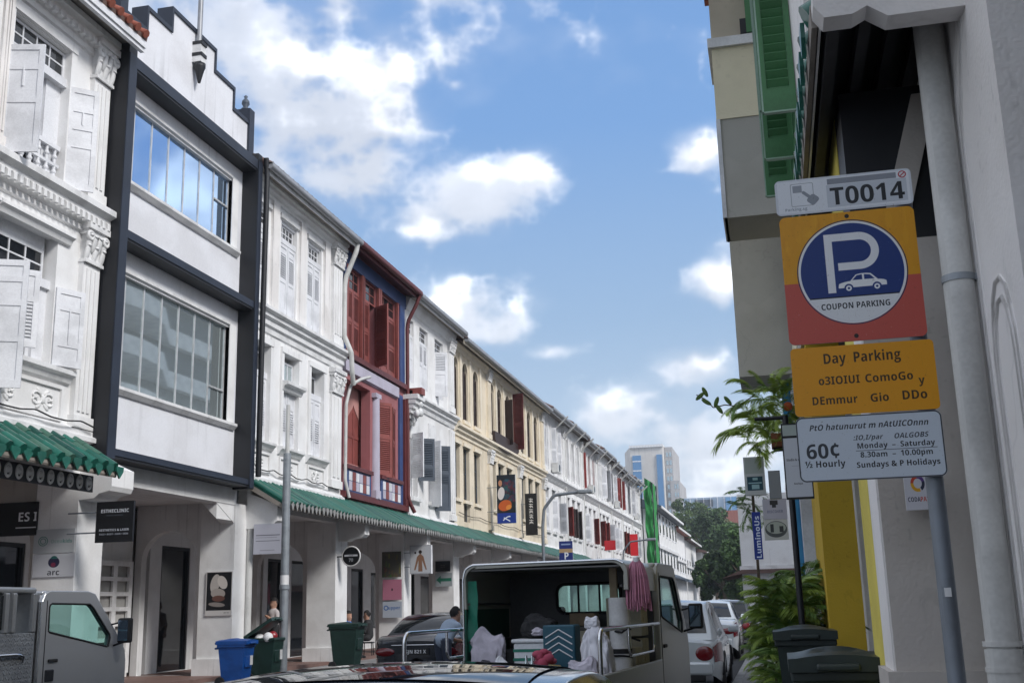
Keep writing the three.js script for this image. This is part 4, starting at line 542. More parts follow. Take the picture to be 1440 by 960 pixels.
{
  const T = thing('parking_sign', 'coupon parking sign post with orange, yellow and white plates', 'parking sign', [.56, .1, -4.14]), s = 4.1;
  part(T, 'pole', M.steel, [cyl(.562, .1, 3.02, -4.145, .03, .03, 18)]); part(T, 'pole_sticker', M.trimW, box(.55, .572, 1.5, 1.53, -4.116, -4.113));
  plate(T, 'number_plate', .104, .592, 2.898, 3.036, s, .018, cv(1024, 300, (c, w, h) => {
    c.fillStyle = '#d3d8df'; c.fillRect(0, 0, w, h); c.fillStyle = '#e3e7ec'; c.fillRect(18, 16, w - 36, h - 32); c.strokeStyle = '#8b9198'; c.lineWidth = 4; rrect(c, 120, 40, 170, 190, 10); c.stroke(); c.fillStyle = '#9aa0a8'; c.fillRect(135, 55, 70, 60); c.fillStyle = '#8f959d'; c.save(); c.translate(205, 110); c.rotate(.75); rrect(c, 0, -14, 95, 26, 12); c.fill(); rrect(c, 70, -40, 75, 80, 22); c.fill(); c.restore(); txt(c, 'Parking.sg', 150, 255, 34, { c: '#9aa1aa' });
    c.fillStyle = '#8c919a'; c.fillRect(400, 24, 515, 48); c.fillStyle = '#c6ccd4'; c.fillRect(390, 76, 596, 190); txt(c, 'T0014', 690, 178, 205, { c: '#1d2026', max: 560 }); c.beginPath(); c.arc(960, 46, 26, 0, 7); c.fillStyle = '#d9d9dc'; c.fill(); c.strokeStyle = '#b03040'; c.lineWidth = 8; c.stroke(); c.beginPath(); c.moveTo(944, 60); c.lineTo(976, 32); c.stroke(); wear(c, w, h, 420, 3); }));
  plate(T, 'parking_plate', .110, .588, 2.402, 2.89, s, .022, cv(1024, 1024, (c, w, h) => {
    c.fillStyle = '#dd9a10'; c.fillRect(0, 0, w, h * .53); c.fillStyle = '#c4564a'; c.fillRect(0, h * .53, w, h); const q = rngOf(8); for (let i = 0; i < 90; i++) { c.fillStyle = i % 2 ? 'rgba(190,120,10,.10)' : 'rgba(250,190,60,.10)'; c.beginPath(); c.ellipse(q() * w, q() * h * .5, 40 * q(), 90 * q(), 0, 0, 7); c.fill(); }
    const X = 520, Y = 480, r = 388; c.beginPath(); c.arc(X, Y, r + 18, 0, 7); c.fillStyle = '#e6e8ea'; c.fill(); c.beginPath(); c.arc(X, Y, r + 24, 0, 7); c.strokeStyle = '#1c2a52'; c.lineWidth = 8; c.stroke(); c.save(); c.beginPath(); c.arc(X, Y, r, 0, 7); c.clip(); c.fillStyle = '#15357a'; c.fillRect(0, 0, w, h); c.fillStyle = '#e6e8ea'; c.fillRect(0, Y + 196, w, 400); c.fillStyle = '#14182a'; c.fillRect(0, Y + 190, w, 10); c.restore();
    c.strokeStyle = '#e9ebee'; c.lineWidth = 60; c.lineJoin = 'miter'; c.beginPath(); c.moveTo(358, 640); c.lineTo(358, 200); c.lineTo(588, 200); c.arc(588, 318, 118, -Math.PI / 2, Math.PI / 2); c.lineTo(420, 436); c.stroke(); carIcon(c, 404, 496, 3.1, '#f0f1f2', '#15357a'); txt(c, 'COUPON PARKING', X + 2, Y + 266, 64, { c: '#20242c', max: 520 });
    c.fillStyle = '#201a14'; for (const [a, b] of [[520, 34], [505, 985]]) { c.beginPath(); c.arc(a, b, 17, 0, 7); c.fill(); } wear(c, w, h, 1300, 5); }));
  plate(T, 'bay_plate', .110, .603, 2.139, 2.389, s, .016, cv(1024, 520, (c, w, h) => {
    c.fillStyle = '#e29a0c'; c.fillRect(0, 0, w, h); txt(c, 'Day  Parking', 510, 96, 108, { c: '#3a2a10', max: 560 });
    txt(c, 'o3IOIUI', 335, 262, 84, { c: '#3a2a10', max: 300 }); txt(c, 'ComoGo', 690, 262, 84, { c: '#3a2a10', max: 350 }); txt(c, 'DEmmur', 290, 410, 84, { c: '#3a2a10', max: 330 }); txt(c, 'Gio', 610, 410, 84, { c: '#3a2a10', max: 170 }); txt(c, 'DDo', 855, 405, 92, { c: '#3a2a10', max: 220 });
    txt(c, 'y', 915, 300, 80, { c: '#3a2a10' }); wear(c, w, h, 620, 12); }));
  plate(T, 'tariff_plate', .108, .602, 1.905, 2.135, s, .022, cv(1024, 480, (c, w, h) => {
    c.fillStyle = '#c9d2dc'; c.fillRect(0, 0, w, h); c.strokeStyle = '#3a3d44'; c.lineWidth = 9; rrect(c, 5, 5, w - 10, h - 10, 44); c.stroke(); txt(c, 'PtO hatunurut m nAtUICOnnn', 510, 82, 60, { c: '#2b2e35', w: 'italic bold', max: 840 }); txt(c, '60¢', 180, 258, 150, { c: '#33363d', max: 270 }); txt(c, '½ Hourly', 185, 352, 66, { c: '#1b1d22', max: 290 }); txt(c, ':IO,I/par', 500, 172, 50, { c: '#3c4048', w: 'italic bold' }); txt(c, 'OALGOBS', 800, 172, 52, { c: '#3c4048', w: 'italic bold', max: 260 }); txt(c, 'Monday  –  Saturday', 690, 232, 56, { c: '#26292f', max: 570 }); c.fillStyle = '#26292f'; c.fillRect(410, 266, 565, 4); txt(c, '8.30am  –  10.00pm', 690, 298, 56, { c: '#26292f', max: 540 }); txt(c, 'Sundays & P Holidays', 695, 372, 58, { c: '#17191d', max: 580 }); wear(c, w, h, 560, 15); }));
  part(T, 'bracket', M.galv, [box(.535, .59, 2.62, 2.66, -4.12, -4.104), box(.535, .59, 2.25, 2.28, -4.12, -4.104), box(.535, .59, 2.02, 2.05, -4.12, -4.104), box(.535, .59, 2.95, 2.98, -4.12, -4.104)]);
}
// ---------------------------------------------------------------- flat signs
function signBox(name, label, p0, p1, s, tex, o = {}) {          // board facing down the street, corners given as photo pixels at distance s
  const [x0, y1] = onS(p0[0], p0[1], s), [x1, y0] = onS(p1[0], p1[1], s), t = o.t || .05, T = thing(name, label, 'sign', [(x0 + x1) / 2, Math.min(y0, y1), -s], 0, o.group);
  const b = part(T, 'board', o.m || M.paintW, box(x0, x1, y0, y1, -s - t, -s)); part(T, 'print', printMat(tex, { roughness: .5 }), print(x0 + (o.e || 0), x1 - (o.e || 0), y0 + (o.e || 0), y1 - (o.e || 0), s - .003), { uv: true });
  if (o.arms) for (const y of [mix(y0, y1, .25), mix(y0, y1, .75)]) part(T, 'bracket', M.steel, bar([o.arms, y, -s - t / 2], [(Math.abs(o.arms - x0) < Math.abs(o.arms - x1) ? x0 : x1), y, -s - t / 2], .015, 6)); return T;
}
signBox('hanging_sign', 'black clinic sign with white lettering hung from white pillar', [136, 706], [185, 761], 17.5, cv(512, 560, (c, w, h) => { c.fillStyle = '#0b0c10'; c.fillRect(0, 0, w, h); txt(c, 'ESTHECLINIC', w / 2, 130, 66, { c: '#cfd3da', max: 390, w: 'bold' }); txt(c, 'medical aesthetics', w / 2, 190, 26, { c: '#555a63', w: '' }); txt(c, 'AESTHETICS & LASER', w / 2, 392, 42, { c: '#c2c6ce', max: 440 }); txt(c, 'FACE • BODY • HAIR • SKIN', w / 2, 448, 32, { c: '#a4a9b2', max: 420 }); }), { m: M.black, arms: -12.0 });
signBox('name_plate', 'pale plate with green ring emblem on white pillar', [48, 745], [103, 776], 17.78, cv(512, 300, (c, w, h) => { c.fillStyle = '#b9bdc0'; c.fillRect(0, 0, w, h); c.strokeStyle = '#4f7f74'; c.lineWidth = 10; for (const r of [34, 56]) { c.beginPath(); c.arc(120, 150, r, 0, 7); c.stroke(); } txt(c, 'Ocea', 290, 155, 62, { c: '#8ba7a2', w: '' }); txt(c, 'kids', 425, 155, 62, { c: '#5a8a83' }); }), { t: .012 });
signBox('name_plate', 'white plate with dark round emblem and small letters on pillar', [47, 780], [103, 810], 17.78, cv(512, 300, (c, w, h) => { c.fillStyle = '#c4c6cc'; c.fillRect(0, 0, w, h); c.fillStyle = '#2b2a48'; c.beginPath(); c.arc(256, 108, 70, 0, 7); c.fill(); c.fillStyle = '#2f6a66'; c.beginPath(); c.arc(256, 70, 46, 3.3, 6.1); c.fill(); c.fillStyle = '#7a2f4a'; c.beginPath(); c.arc(250, 140, 30, 0, 7); c.fill(); txt(c, 'arc', 256, 240, 104, { c: '#3a3c44', w: '' }); }), { t: .012 });
signBox('shop_sign', 'black fascia sign with white letters inside dark archway', [-10, 708], [49, 752], 17.75, cv(512, 400, (c, w, h) => { c.fillStyle = '#0a0b0e'; c.fillRect(0, 0, w, h); txt(c, 'ES I', 410, 180, 150, { c: '#e3e6ea', max: 230 }); c.fillStyle = '#d5d8dc'; c.fillRect(280, 300, 232, 14); }), { m: M.black });
signBox('poster', 'framed black and white photo poster on white pillar', [290, 804], [325, 865], 23.82, cv(256, 440, (c, w, h) => { c.fillStyle = '#c9c6c4'; c.fillRect(0, 0, w, h); c.fillStyle = '#191a1d'; c.fillRect(8, 8, w - 16, 380); const g = (x, y, a, b, r, col) => { c.fillStyle = col; c.save(); c.translate(x, y); c.rotate(r); c.beginPath(); c.ellipse(0, 0, a, b, 0, 0, 7); c.fill(); c.restore(); }; g(90, 120, 45, 95, .2, '#b8b2ac'); g(160, 110, 44, 70, -.4, '#cfc8c1'); g(120, 220, 70, 50, .1, '#a8a099'); g(125, 270, 62, 30, 0, '#6b4a40'); g(110, 330, 80, 22, .1, '#8d8681'); txt(c, 'xx xx', 205, 410, 20, { c: '#555' }); }), { t: .03 });
signBox('hanging_sign', 'white notice board with thin dark lines below green awning', [357, 737], [396, 778], 24.35, cv(512, 520, (c, w, h) => { c.fillStyle = '#b4b5c0'; c.fillRect(0, 0, w, h); c.fillStyle = '#55565f'; c.fillRect(40, 190, 430, 14); c.fillRect(40, 290, 430, 10); c.fillStyle = '#7e808a'; c.fillRect(40, 232, 380, 8); c.fillRect(120, 450, 260, 10); }));
{ const [x, y] = onS(494, 782, 30.1), T = thing('round_sign', 'round black hanging sign with pale rim under the awning', 'sign', [x, y - .26, -30.1]), r = .265; const d = new THREE.CylinderGeometry(r, r, .07, 36); d.rotateX(Math.PI / 2); d.translate(x, y, -30.1); part(T, 'disc', M.black, d); part(T, 'rim', M.trimW, new THREE.TorusGeometry(r, .022, 8, 40).translate(x, y, -30.08)); const g = new THREE.CircleGeometry(r - .02, 32); g.translate(x, y, -30.06); part(T, 'print', printMat(cv(256, 256, (c, w) => { c.fillStyle = '#101114'; c.fillRect(0, 0, w, w); c.fillStyle = '#b9bcc2'; c.fillRect(26, 104, 204, 26); txt(c, 'SALON', 128, 118, 22, { c: '#222' }); txt(c, '70', 128, 182, 64, { c: '#9da1a8' }); })), g, { uv: true }); part(T, 'bracket', M.black, bar([-12, y, -30.12], [x - r, y, -30.12], .02)); }
signBox('light_box', 'white light box sign showing a standing figure', [576, 767], [606, 806], 36.0, cv(300, 380, (c, w, h) => { c.fillStyle = '#a9adb4'; c.fillRect(0, 0, w, h); c.fillStyle = '#c3c6cb'; c.fillRect(12, 12, w - 24, h - 24); c.fillStyle = '#8d6a54'; c.beginPath(); c.moveTo(150, 110); c.lineTo(105, 150); c.lineTo(60, 330); c.lineTo(82, 330); c.lineTo(125, 200); c.lineTo(120, 350); c.lineTo(180, 350); c.lineTo(175, 200); c.lineTo(225, 330); c.lineTo(242, 325); c.lineTo(195, 150); c.closePath(); c.fill(); c.fillStyle = '#2a211e'; c.beginPath(); c.arc(150, 90, 24, 0, 7); c.fill(); c.beginPath(); c.arc(80, 100, 14, 0, 7); c.fill(); }), { t: .18, arms: -12 });
signBox('poster', 'plain pink poster in the arcade', [538, 815], [565, 843], 35.9, cv(128, 128, (c, w) => { c.fillStyle = '#b4748a'; c.fillRect(0, 0, w, w); c.fillStyle = '#3b2a33'; c.fillRect(58, 56, 10, 14); }), { t: .02 });
signBox('poster', 'white poster with blue lettering below the pink one', [538, 846], [565, 868], 35.9, cv(160, 128, (c, w, h) => { c.fillStyle = '#aeb6c2'; c.fillRect(0, 0, w, h); txt(c, 'upper', 95, 50, 36, { c: '#3a5f9a' }); c.beginPath(); c.arc(28, 50, 16, 0, 7); c.strokeStyle = '#3a5f9a'; c.lineWidth = 8; c.stroke(); }), { t: .02 });
signBox('poster', 'dim landscape poster above the pink one', [537, 776], [564, 811], 35.9, cv(128, 160, (c, w, h) => { c.fillStyle = '#54534a'; c.fillRect(0, 0, w, h); const q = rngOf(4); for (let i = 0; i < 40; i++) { c.fillStyle = `rgba(${60 + 90 * q() | 0},${60 + 80 * q() | 0},60,.5)`; c.fillRect(q() * w, q() * h, 10, 40 * q()); } }), { t: .02 });
signBox('arrow_sign', 'white panel with green arrow on arcade pier', [612, 806], [636, 824], 41.9, cv(160, 110, (c, w, h) => { c.fillStyle = '#9ba3a6'; c.fillRect(0, 0, w, h); c.fillStyle = '#1f6b55'; c.beginPath(); c.moveTo(10, 55); c.lineTo(52, 20); c.lineTo(52, 42); c.lineTo(150, 42); c.lineTo(150, 68); c.lineTo(52, 68); c.lineTo(52, 90); c.fill(); }), { t: .02 });
signBox('shop_sign', 'small dark plate above the arrow panel', [612, 789], [633, 803], 41.9, cv(96, 64, (c, w, h) => { c.fillStyle = '#14151a'; c.fillRect(0, 0, w, h); txt(c, '::::', 48, 30, 26, { c: '#777' }); }), { t: .02, m: M.black });
{ const [s0] = onX(697, 700, -11.6); signBox('banner', 'hanging picture banner with blue foot on cream house', [698, 668], [726, 735], s0, cv(256, 520, (c, w, h) => { c.fillStyle = '#141c26'; c.fillRect(0, 0, w, h); const q = rngOf(77); for (let i = 0; i < 70; i++) { c.fillStyle = ['#1f4d63', '#5b1f2c', '#27314f', '#7a2c40', '#2d5c58'][i % 5] + '99'; c.beginPath(); c.ellipse(90 + 160 * q(), 60 + 230 * q(), 10 + 24 * q(), 8 + 20 * q(), q() * 3, 0, 7); c.fill(); } c.fillStyle = '#d8d2d0'; c.beginPath(); c.ellipse(60, 200, 46, 70, .2, 0, 7); c.fill(); c.fillStyle = '#b98467'; c.beginPath(); c.ellipse(50, 90, 26, 34, 0, 0, 7); c.fill(); c.fillStyle = '#c25a22'; c.beginPath(); c.ellipse(110, 330, 90, 58, -.2, 0, 7); c.fill(); c.fillStyle = '#e08a3a'; c.beginPath(); c.ellipse(160, 350, 40, 26, -.3, 0, 7); c.fill(); c.fillStyle = '#0c1016'; c.fillRect(0, 388, w, 30); c.fillStyle = '#12358c'; c.fillRect(0, 410, w, 110); c.strokeStyle = '#dfe5f0'; c.lineWidth = 12; c.beginPath(); c.moveTo(80, 490); c.quadraticCurveTo(140, 440, 180, 450); c.moveTo(90, 460); c.quadraticCurveTo(140, 480, 175, 500); c.stroke(); }), { t: .12, m: M.pvc, arms: -12 });
  const [s1] = onX(738, 720, -11.7); signBox('hanging_sign', 'tall black sign with white characters on cream house', [738, 694], [756, 752], s1, cv(160, 520, (c, w, h) => { c.fillStyle = '#131314'; c.fillRect(0, 0, w, h); c.strokeStyle = '#d6d4d0'; c.lineWidth = 8; const q = rngOf(5); for (let i = 0; i < 5; i++) { const y = 90 + i * 66; c.beginPath(); c.moveTo(52, y - 22); c.lineTo(108, y - 18); c.moveTo(80, y - 30); c.lineTo(78, y + 20); c.moveTo(54, y + 4); c.lineTo(106, y + 2); c.moveTo(78, y); c.lineTo(52 + 20 * q(), y + 24); c.moveTo(80, y); c.lineTo(108, y + 24); c.stroke(); } }), { t: .1, m: M.black, arms: -12 });
  const [s2] = onX(787, 770, -10.2); signBox('parking_sign', 'small blue parking board over the awning end', [786, 761], [806, 788], s2, cv(128, 170, (c, w, h) => { c.fillStyle = '#1c2f78'; c.fillRect(0, 0, w, h); c.fillStyle = '#b89a74'; c.fillRect(0, 66, w, 34); txt(c, 'P', 66, 128, 84, { c: '#e9edf2' }); c.fillStyle = '#8fa2c8'; c.fillRect(20, 22, 88, 12); }), { t: .05 });
  const [s3] = onX(850, 765, -11.4); signBox('wall_sign', 'red rectangular sign on white shophouse', [850, 760], [866, 773], s3, cv(64, 64, (c, w) => { c.fillStyle = '#c0202a'; c.fillRect(0, 0, w, w); }), { t: .1, m: M.redsh }); const [s4] = onX(886, 765, -11.2); signBox('banner', 'bright red banner next to the green net', [886, 751], [898, 781], s4, cv(64, 128, (c, w, h) => { c.fillStyle = '#d01822'; c.fillRect(0, 0, w, h); }), { t: .06, m: M.redsh }); }
// right hand hanging signs
signBox('hanging_sign', 'white hanging board with black frame partly behind the tariff plate', [1098, 596], [1146, 700], 9.4, cv(360, 760, (c, w, h) => { c.fillStyle = '#15161a'; c.fillRect(0, 0, w, h); c.fillStyle = '#a9b4ae'; c.fillRect(16, 16, w - 32, 110); c.fillStyle = '#c9cdd4'; c.fillRect(16, 150, w - 32, h - 166); txt(c, 'Studio & co', 130, 370, 34, { c: '#24262c' }); c.fillStyle = '#9a9ea8'; c.fillRect(100, 430, 150, 4); txt(c, 'boutique', 170, 610, 26, { c: '#333' }); }), { m: M.black, t: .07 });
signBox('hanging_sign', 'white sign with teal panel on the grey house', [1045, 643], [1078, 695], 15.2, cv(330, 520, (c, w, h) => { c.fillStyle = '#c3c8cc'; c.fillRect(0, 0, w, h); c.fillStyle = '#aab4b4'; c.fillRect(20, 20, 290, 210); c.fillStyle = '#17485c'; c.fillRect(40, 270, 250, 190); c.fillStyle = '#9fc4cc'; c.fillRect(60, 350, 210, 16); c.fillRect(110, 380, 120, 60); c.fillRect(130, 285, 80, 36); }), { t: .12 });
signBox('hanging_sign', 'plain grey sign back beside the black framed board', [1080, 662], [1100, 701], 12.6, cv(64, 128, (c, w, h) => { c.fillStyle = '#7f858a'; c.fillRect(0, 0, w, h); c.strokeStyle = '#4a4f55'; c.lineWidth = 5; c.strokeRect(0, 0, w, h); }), { t: .06 });
signBox('hanging_sign', 'pale lilac sign with dark crest and small capitals', [1072, 702], [1108, 729], 14.6, cv(360, 270, (c, w, h) => { c.fillStyle = '#b3b4c6'; c.fillRect(0, 0, w, h); c.fillStyle = '#2a2a33'; c.fillRect(110, 20, 120, 60); c.fillRect(140, 80, 60, 36); txt(c, 'DISCOVER', 180, 170, 50, { c: '#6c7190', max: 300 }); }), { t: .06 });
signBox('hanging_sign', 'white sign with oval dark photograph', [1074, 731], [1110, 758], 13.8, cv(360, 270, (c, w, h) => { c.fillStyle = '#b7bcc0'; c.fillRect(0, 0, w, h); c.fillStyle = '#4b5258'; c.beginPath(); c.ellipse(180, 130, 165, 110, 0, 0, 7); c.fill(); c.fillStyle = '#a0aaa8'; c.beginPath(); c.ellipse(180, 110, 145, 80, 0, 0, 7); c.fill(); c.fillStyle = '#2f343a'; c.fillRect(95, 60, 50, 110); c.fillRect(230, 90, 60, 80); }), { t: .06 });
signBox('hanging_sign', 'tall blue sign with white vertical lettering', [1057, 720], [1074, 786], 17.4, cv(160, 620, (c, w, h) => { c.fillStyle = '#16318a'; c.fillRect(0, 0, w, h); c.save(); c.translate(88, 330); c.rotate(-Math.PI / 2); txt(c, 'LuminoUs', 0, 0, 128, { c: '#dfe6f4', max: 560 }); c.restore(); }), { t: .08 });
signBox('wall_sign', 'white plate with coloured ring and company name on column painted shade grey', [1271, 671], [1312, 716], 5.43, cv(400, 440, (c, w, h) => { c.fillStyle = '#c9c9d0'; c.fillRect(0, 0, w, h); c.lineWidth = 46; [['#d9a21b', 1.2, 3.2], ['#c2452f', 3.2, 4.6], ['#5d3d84', 4.6, 6.0], ['#2b2f45', 6.0, 7.3]].forEach(([k, a, b]) => { c.strokeStyle = k; c.beginPath(); c.arc(210, 90, 88, a, b); c.stroke(); }); txt(c, 'CODA', 130, 300, 84, { c: '#333748', max: 200 }); txt(c, 'PAY', 300, 300, 84, { c: '#c2452f', max: 150 }); }), { t: .02 });
// ---------------------------------------------------------------- vehicles
const paint = (r, g, b, o = {}) => new THREE.MeshPhysicalMaterial({ color: C(r, g, b), roughness: .38, metalness: .25, clearcoat: 1, clearcoatRoughness: .06, ...o });
const carGlass = new THREE.MeshPhysicalMaterial({ color: C(.012, .015, .017), roughness: .03, ior: 1.6, specularIntensity: 1 });
const tealGlass = new THREE.MeshPhysicalMaterial({ color: C(.74, .90, .87), roughness: .02, transmission: 1, thickness: 0, ior: 1.45 });
const lampRed = new THREE.MeshPhysicalMaterial({ color: C(.16, .006, .01), roughness: .12, clearcoat: 1 });
function localThing(name, label, cat, x, y, s, turn, group) { const t = thing(name, label, cat, [x, y, -s], turn || 1e-7, group); org.set(t, [0, 0, 0]); return t; }
function patch(f, u0, u1, v0, v1, nu, nv, off = 0) {        // grid over surface f(u, v) -> Vector3, pushed out along its normal
  const P = [], I = [], e = 1e-3; for (let i = 0; i <= nu; i++) for (let j = 0; j <= nv; j++) { const u = mix(u0, u1, i / nu), v = mix(typeof v0 === 'function' ? v0(u) : v0, typeof v1 === 'function' ? v1(u) : v1, j / nv), p = f(u, v); if (off) { const a = f(u + e, v).sub(f(u - e, v)), b = f(u, v + e).sub(f(u, v - e)), n = b.cross(a).normalize(); p.addScaledVector(n, off); } P.push(p.x, p.y, p.z); }
  for (let i = 0; i < nu; i++) for (let j = 0; j < nv; j++) { const a = i * (nv + 1) + j; I.push(a, a + nv + 1, a + 1, a + 1, a + nv + 1, a + nv + 2); }
  const g = new THREE.BufferGeometry(); g.setAttribute('position', new THREE.Float32BufferAttribute(P, 3)); g.setIndex(I); g.computeVertexNormals(); return g;
}
function curve(pts) { return (x) => { if (x <= pts[0][0]) return pts[0][1]; for (let i = 1; i < pts.length; i++) if (x <= pts[i][0]) { const a = pts[i - 1], b = pts[i], p = pts[i - 2] || a, n = pts[i + 1] || b, t = (x - a[0]) / (b[0] - a[0]), h = b[0] - a[0], m0 = (b[1] - p[1]) / (b[0] - p[0] || 1) * h, m1 = (n[1] - a[1]) / (n[0] - a[0] || 1) * h, t2 = t * t, t3 = t2 * t; return (2 * t3 - 3 * t2 + 1) * a[1] + (t3 - 2 * t2 + t) * m0 + (-2 * t3 + 3 * t2) * b[1] + (t3 - t2) * m1; } return pts[pts.length - 1][1]; }; }
function wheel(T, x, z, r, side) { const w = new THREE.TorusGeometry(r - .07, .075, 10, 28); w.rotateY(Math.PI / 2); w.scale(1.35, 1, 1); w.translate(x, r, z); const W = part(T, 'wheel', M.rubber, w); const d = new THREE.CylinderGeometry(r - .09, r - .09, .1, 24); d.rotateZ(Math.PI / 2); d.translate(x + side * .02, r, z); part(W, 'rim', M.alu, d); }
function car(name, label, x, s, turn, o) {          // rear at local z = 0, nose towards -z
  const { L = 4.5, Wd = 1.8, Hh = 1.45, pm, deck = .96, hatch = false, plateText, group, openBoot } = o, T = localThing(name, label, 'car', x, 0, s, turn, group), hw = Wd / 2;
  const top = curve(hatch ? [[0, .86], [.04, .93], [.2, .94], [.6, .95], [.72, .93], [.9, .8], [.97, .66], [1, .55]] : [[0, deck - .12], [.03, deck - .01], [.15, deck + .02], [.35, deck - .02], [.68, deck - .03], [.9, deck - .16], [.97, deck - .3], [1, deck - .42]]);
  const half = curve([[0, hw * .84], [.03, hw * .92], [.12, hw * .985], [.5, hw], [.85, hw * .97], [.95, hw * .88], [1, hw * .74]]), bot = curve([[0, .34], [.06, .26], [.15, .2], [.85, .2], [.95, .22], [1, .3]]);
  const low = (u, v) => {                       // v -1..1 across: sill, flank, shoulder, bonnet
    const a = Math.abs(v), h = half(u), yt = top(u), yb = bot(u); let px, py;
    if (a < .55) { px = h * .93 * (a / .55); py = yt + .05 * (1 - (a / .55) ** 2) - .02; } else if (a < .7) { const t = (a - .55) / .15; px = mix(h * .93, h * .995, sm(t) ** .8); py = yt - .02 - .11 * t * t; } else { const t = (a - .7) / .3; px = h * (.995 + .02 * Math.sin(t * 2.6) - .05 * t * t * t); py = mix(yt - .13, yb, t); }
    return new THREE.Vector3(px * Math.sign(v), py, -u * L);
  };
  const cap = (u) => { const sh = []; for (let i = 0; i <= 40; i++) { const p = low(u, -1 + i / 20); sh.push(p.x, p.y, p.z); } const c = [0, (top(u) + bot(u)) / 2, -u * L], P = [...c, ...sh], I = []; for (let i = 1; i <= 40; i++) u < .5 ? I.push(0, i + 1, i) : I.push(0, i, i + 1); const g = new THREE.BufferGeometry(); g.setAttribute('position', new THREE.Float32BufferAttribute(P, 3)); g.setIndex(I); g.computeVertexNormals(); return g; };
  const flip = (g) => { const I = g.index.array; for (let i = 0; i < I.length; i += 3) { const t = I[i]; I[i] = I[i + 1]; I[i + 1] = t; } g.computeVertexNormals(); return g; };
  const body = part(T, 'body', pm, [patch(low, 0, 1, 1, -1, 48, 40), cap(0), cap(1)]);
  const zr0 = hatch ? .02 : .16, zr1 = hatch ? .1 : .3, zf1 = hatch ? .5 : .55, zf0 = hatch ? .7 : .73, roofC = curve([[zr0, top(zr0)], [mix(zr0, zr1, .5), mix(top(zr0), Hh, .56)], [zr1, Hh - .045], [mix(zr1, zf1, .5), Hh], [zf1, Hh - .05], [mix(zf1, zf0, .5), mix(Hh - .05, top(zf0), .47)], [zf0, top(zf0)]]);
  const gh = (u, v) => { const a = Math.abs(v), yb = top(u) - .03, yt = Math.max(roofC(u), yb + .005), wb = half(u) * .95, k = clamp((yt - yb) / (Hh - yb)), wr = mix(wb * .97, wb * .76, k); let px, py; if (a < .6) { px = wr * (a / .6); py = yt - .04 * (a / .6) ** 2 * k; } else if (a < .7) { const t = (a - .6) / .1; px = wr + .028 * sm(t) * k; py = yt - (.04 + .05 * t * t) * k; } else { const t = (a - .7) / .3; px = mix(wr + .028 * k, wb, t ** .9); py = mix(yt - .09 * k, yb, t); } return new THREE.Vector3(px * Math.sign(v), py, -u * L); };
  part(T, 'cabin', pm, patch(gh, zr0, zf0, 1, -1, 44, 40));
  const gp = (n, u0, u1, v0, v1, m = carGlass) => part(T, n, m, patch(gh, u0, u1, v1, v0, 14, 10, .006));
  if (!openBoot) gp('rear_window', zr0 + .012, zr1 - .012, -.54, .54); gp('windscreen', zf1 + .012, zf0 - .015, -.56, .56); if (o.glassRoof) gp('glass_roof', zr1 + .02, zf1 - .01, -.5, .5);
  for (const k of [-1, 1]) { const v = (a, b) => k > 0 ? [a, b] : [-b, -a]; gp('side_window', zr1 - .045 * (hatch ? .3 : 1), mix(zr1, zf1, .42), ...v(.73, .97)); gp('side_window', mix(zr1, zf1, .46), zf1 + .05, ...v(.73, .97)); }
  for (const z of [.19, .81]) for (const k of [-1, 1]) { wheel(T, k * (hw - .1), -z * L, .32, k); const a = new THREE.TorusGeometry(.36, .035, 6, 24, Math.PI); a.rotateY(Math.PI / 2); a.translate(k * (hw - .015), .32, -z * L); part(T, 'wheel_arch', M.rubber, a); }
  for (const k of [-1, 1]) { const g = []; g.push(patch(low, -.001, o.tl || .075, k > 0 ? .84 : -.66, k > 0 ? .66 : -.84, 10, 8, .012)); const y = top(0); const bx = new THREE.SphereGeometry(1, 20, 12); bx.scale(hatch ? .15 : .2, hatch ? .12 : .08, .022); bx.translate(k * (half(0) - .14), y - .17, .0); g.push(bx); part(T, 'tail_light', lampRed, g); const m = new RoundedBoxGeometry(.2, .14, .1, 3, .045); m.translate(k * (hw + .1), top(.66) + .08, -.655 * L); part(T, 'mirror', pm, m); }
  part(T, 'bumper', pm, rbox(-half(0) * .96, half(0) * .96, .34, .56, -.1, .05, .05, 3)); part(T, 'diffuser', M.rubber, rbox(-half(0) * .8, half(0) * .8, .24, .36, -.1, .04, .03, 2));
  if (plateText) { const y = .68; const b = part(T, 'number_plate', M.black, box(-.26, .26, y, y + .11, -.02, .03)); part(b, 'print', printMat(cv(256, 56, (c, w, h) => { c.fillStyle = '#101114'; c.fillRect(0, 0, w, h); txt(c, plateText, w / 2, h / 2 + 2, 46, { c: '#e6e8ea', max: 230 }); })), print(-.26, .26, y, y + .11, -.032), { uv: true }); }
  if (o.chrome) part(T, 'trim_strip', M.chrome, rbox(-.5, .5, .84, .865, -.02, .02, .01, 1));
  for (const k of [-1, 1]) for (const u of [.36, .56]) part(T, 'door_handle', pm, rbox(k * hw * .985 - .03, k * hw * .985 + .03, top(u) - .19, top(u) - .155, -u * L - .09, -u * L + .09, .012, 2));
  return T;
}
const silver = paint(.62, .66, .68, { metalness: .3 }), blackP = paint(.016, .019, .026, { metalness: .1, roughness: .25 }), whiteP = paint(.74, .76, .78, { metalness: 0 });
car('parked_car', 'near black coupe with glass roof, close behind the goods truck', -1.36, 2.3, 0, { pm: paint(.03, .045, .075, { metalness: .35, roughness: .22 }), L: 4.3, Wd: 1.78, Hh: 1.305, deck: .88, glassRoof: true });
car('parked_car', 'black saloon with long red tail lights by the arcade', -6.85, 21.3, 0, { pm: blackP, L: 4.7, Wd: 1.84, Hh: 1.45, deck: 1.02, plateText: 'SJN 821 X', chrome: true, tl: .1 });
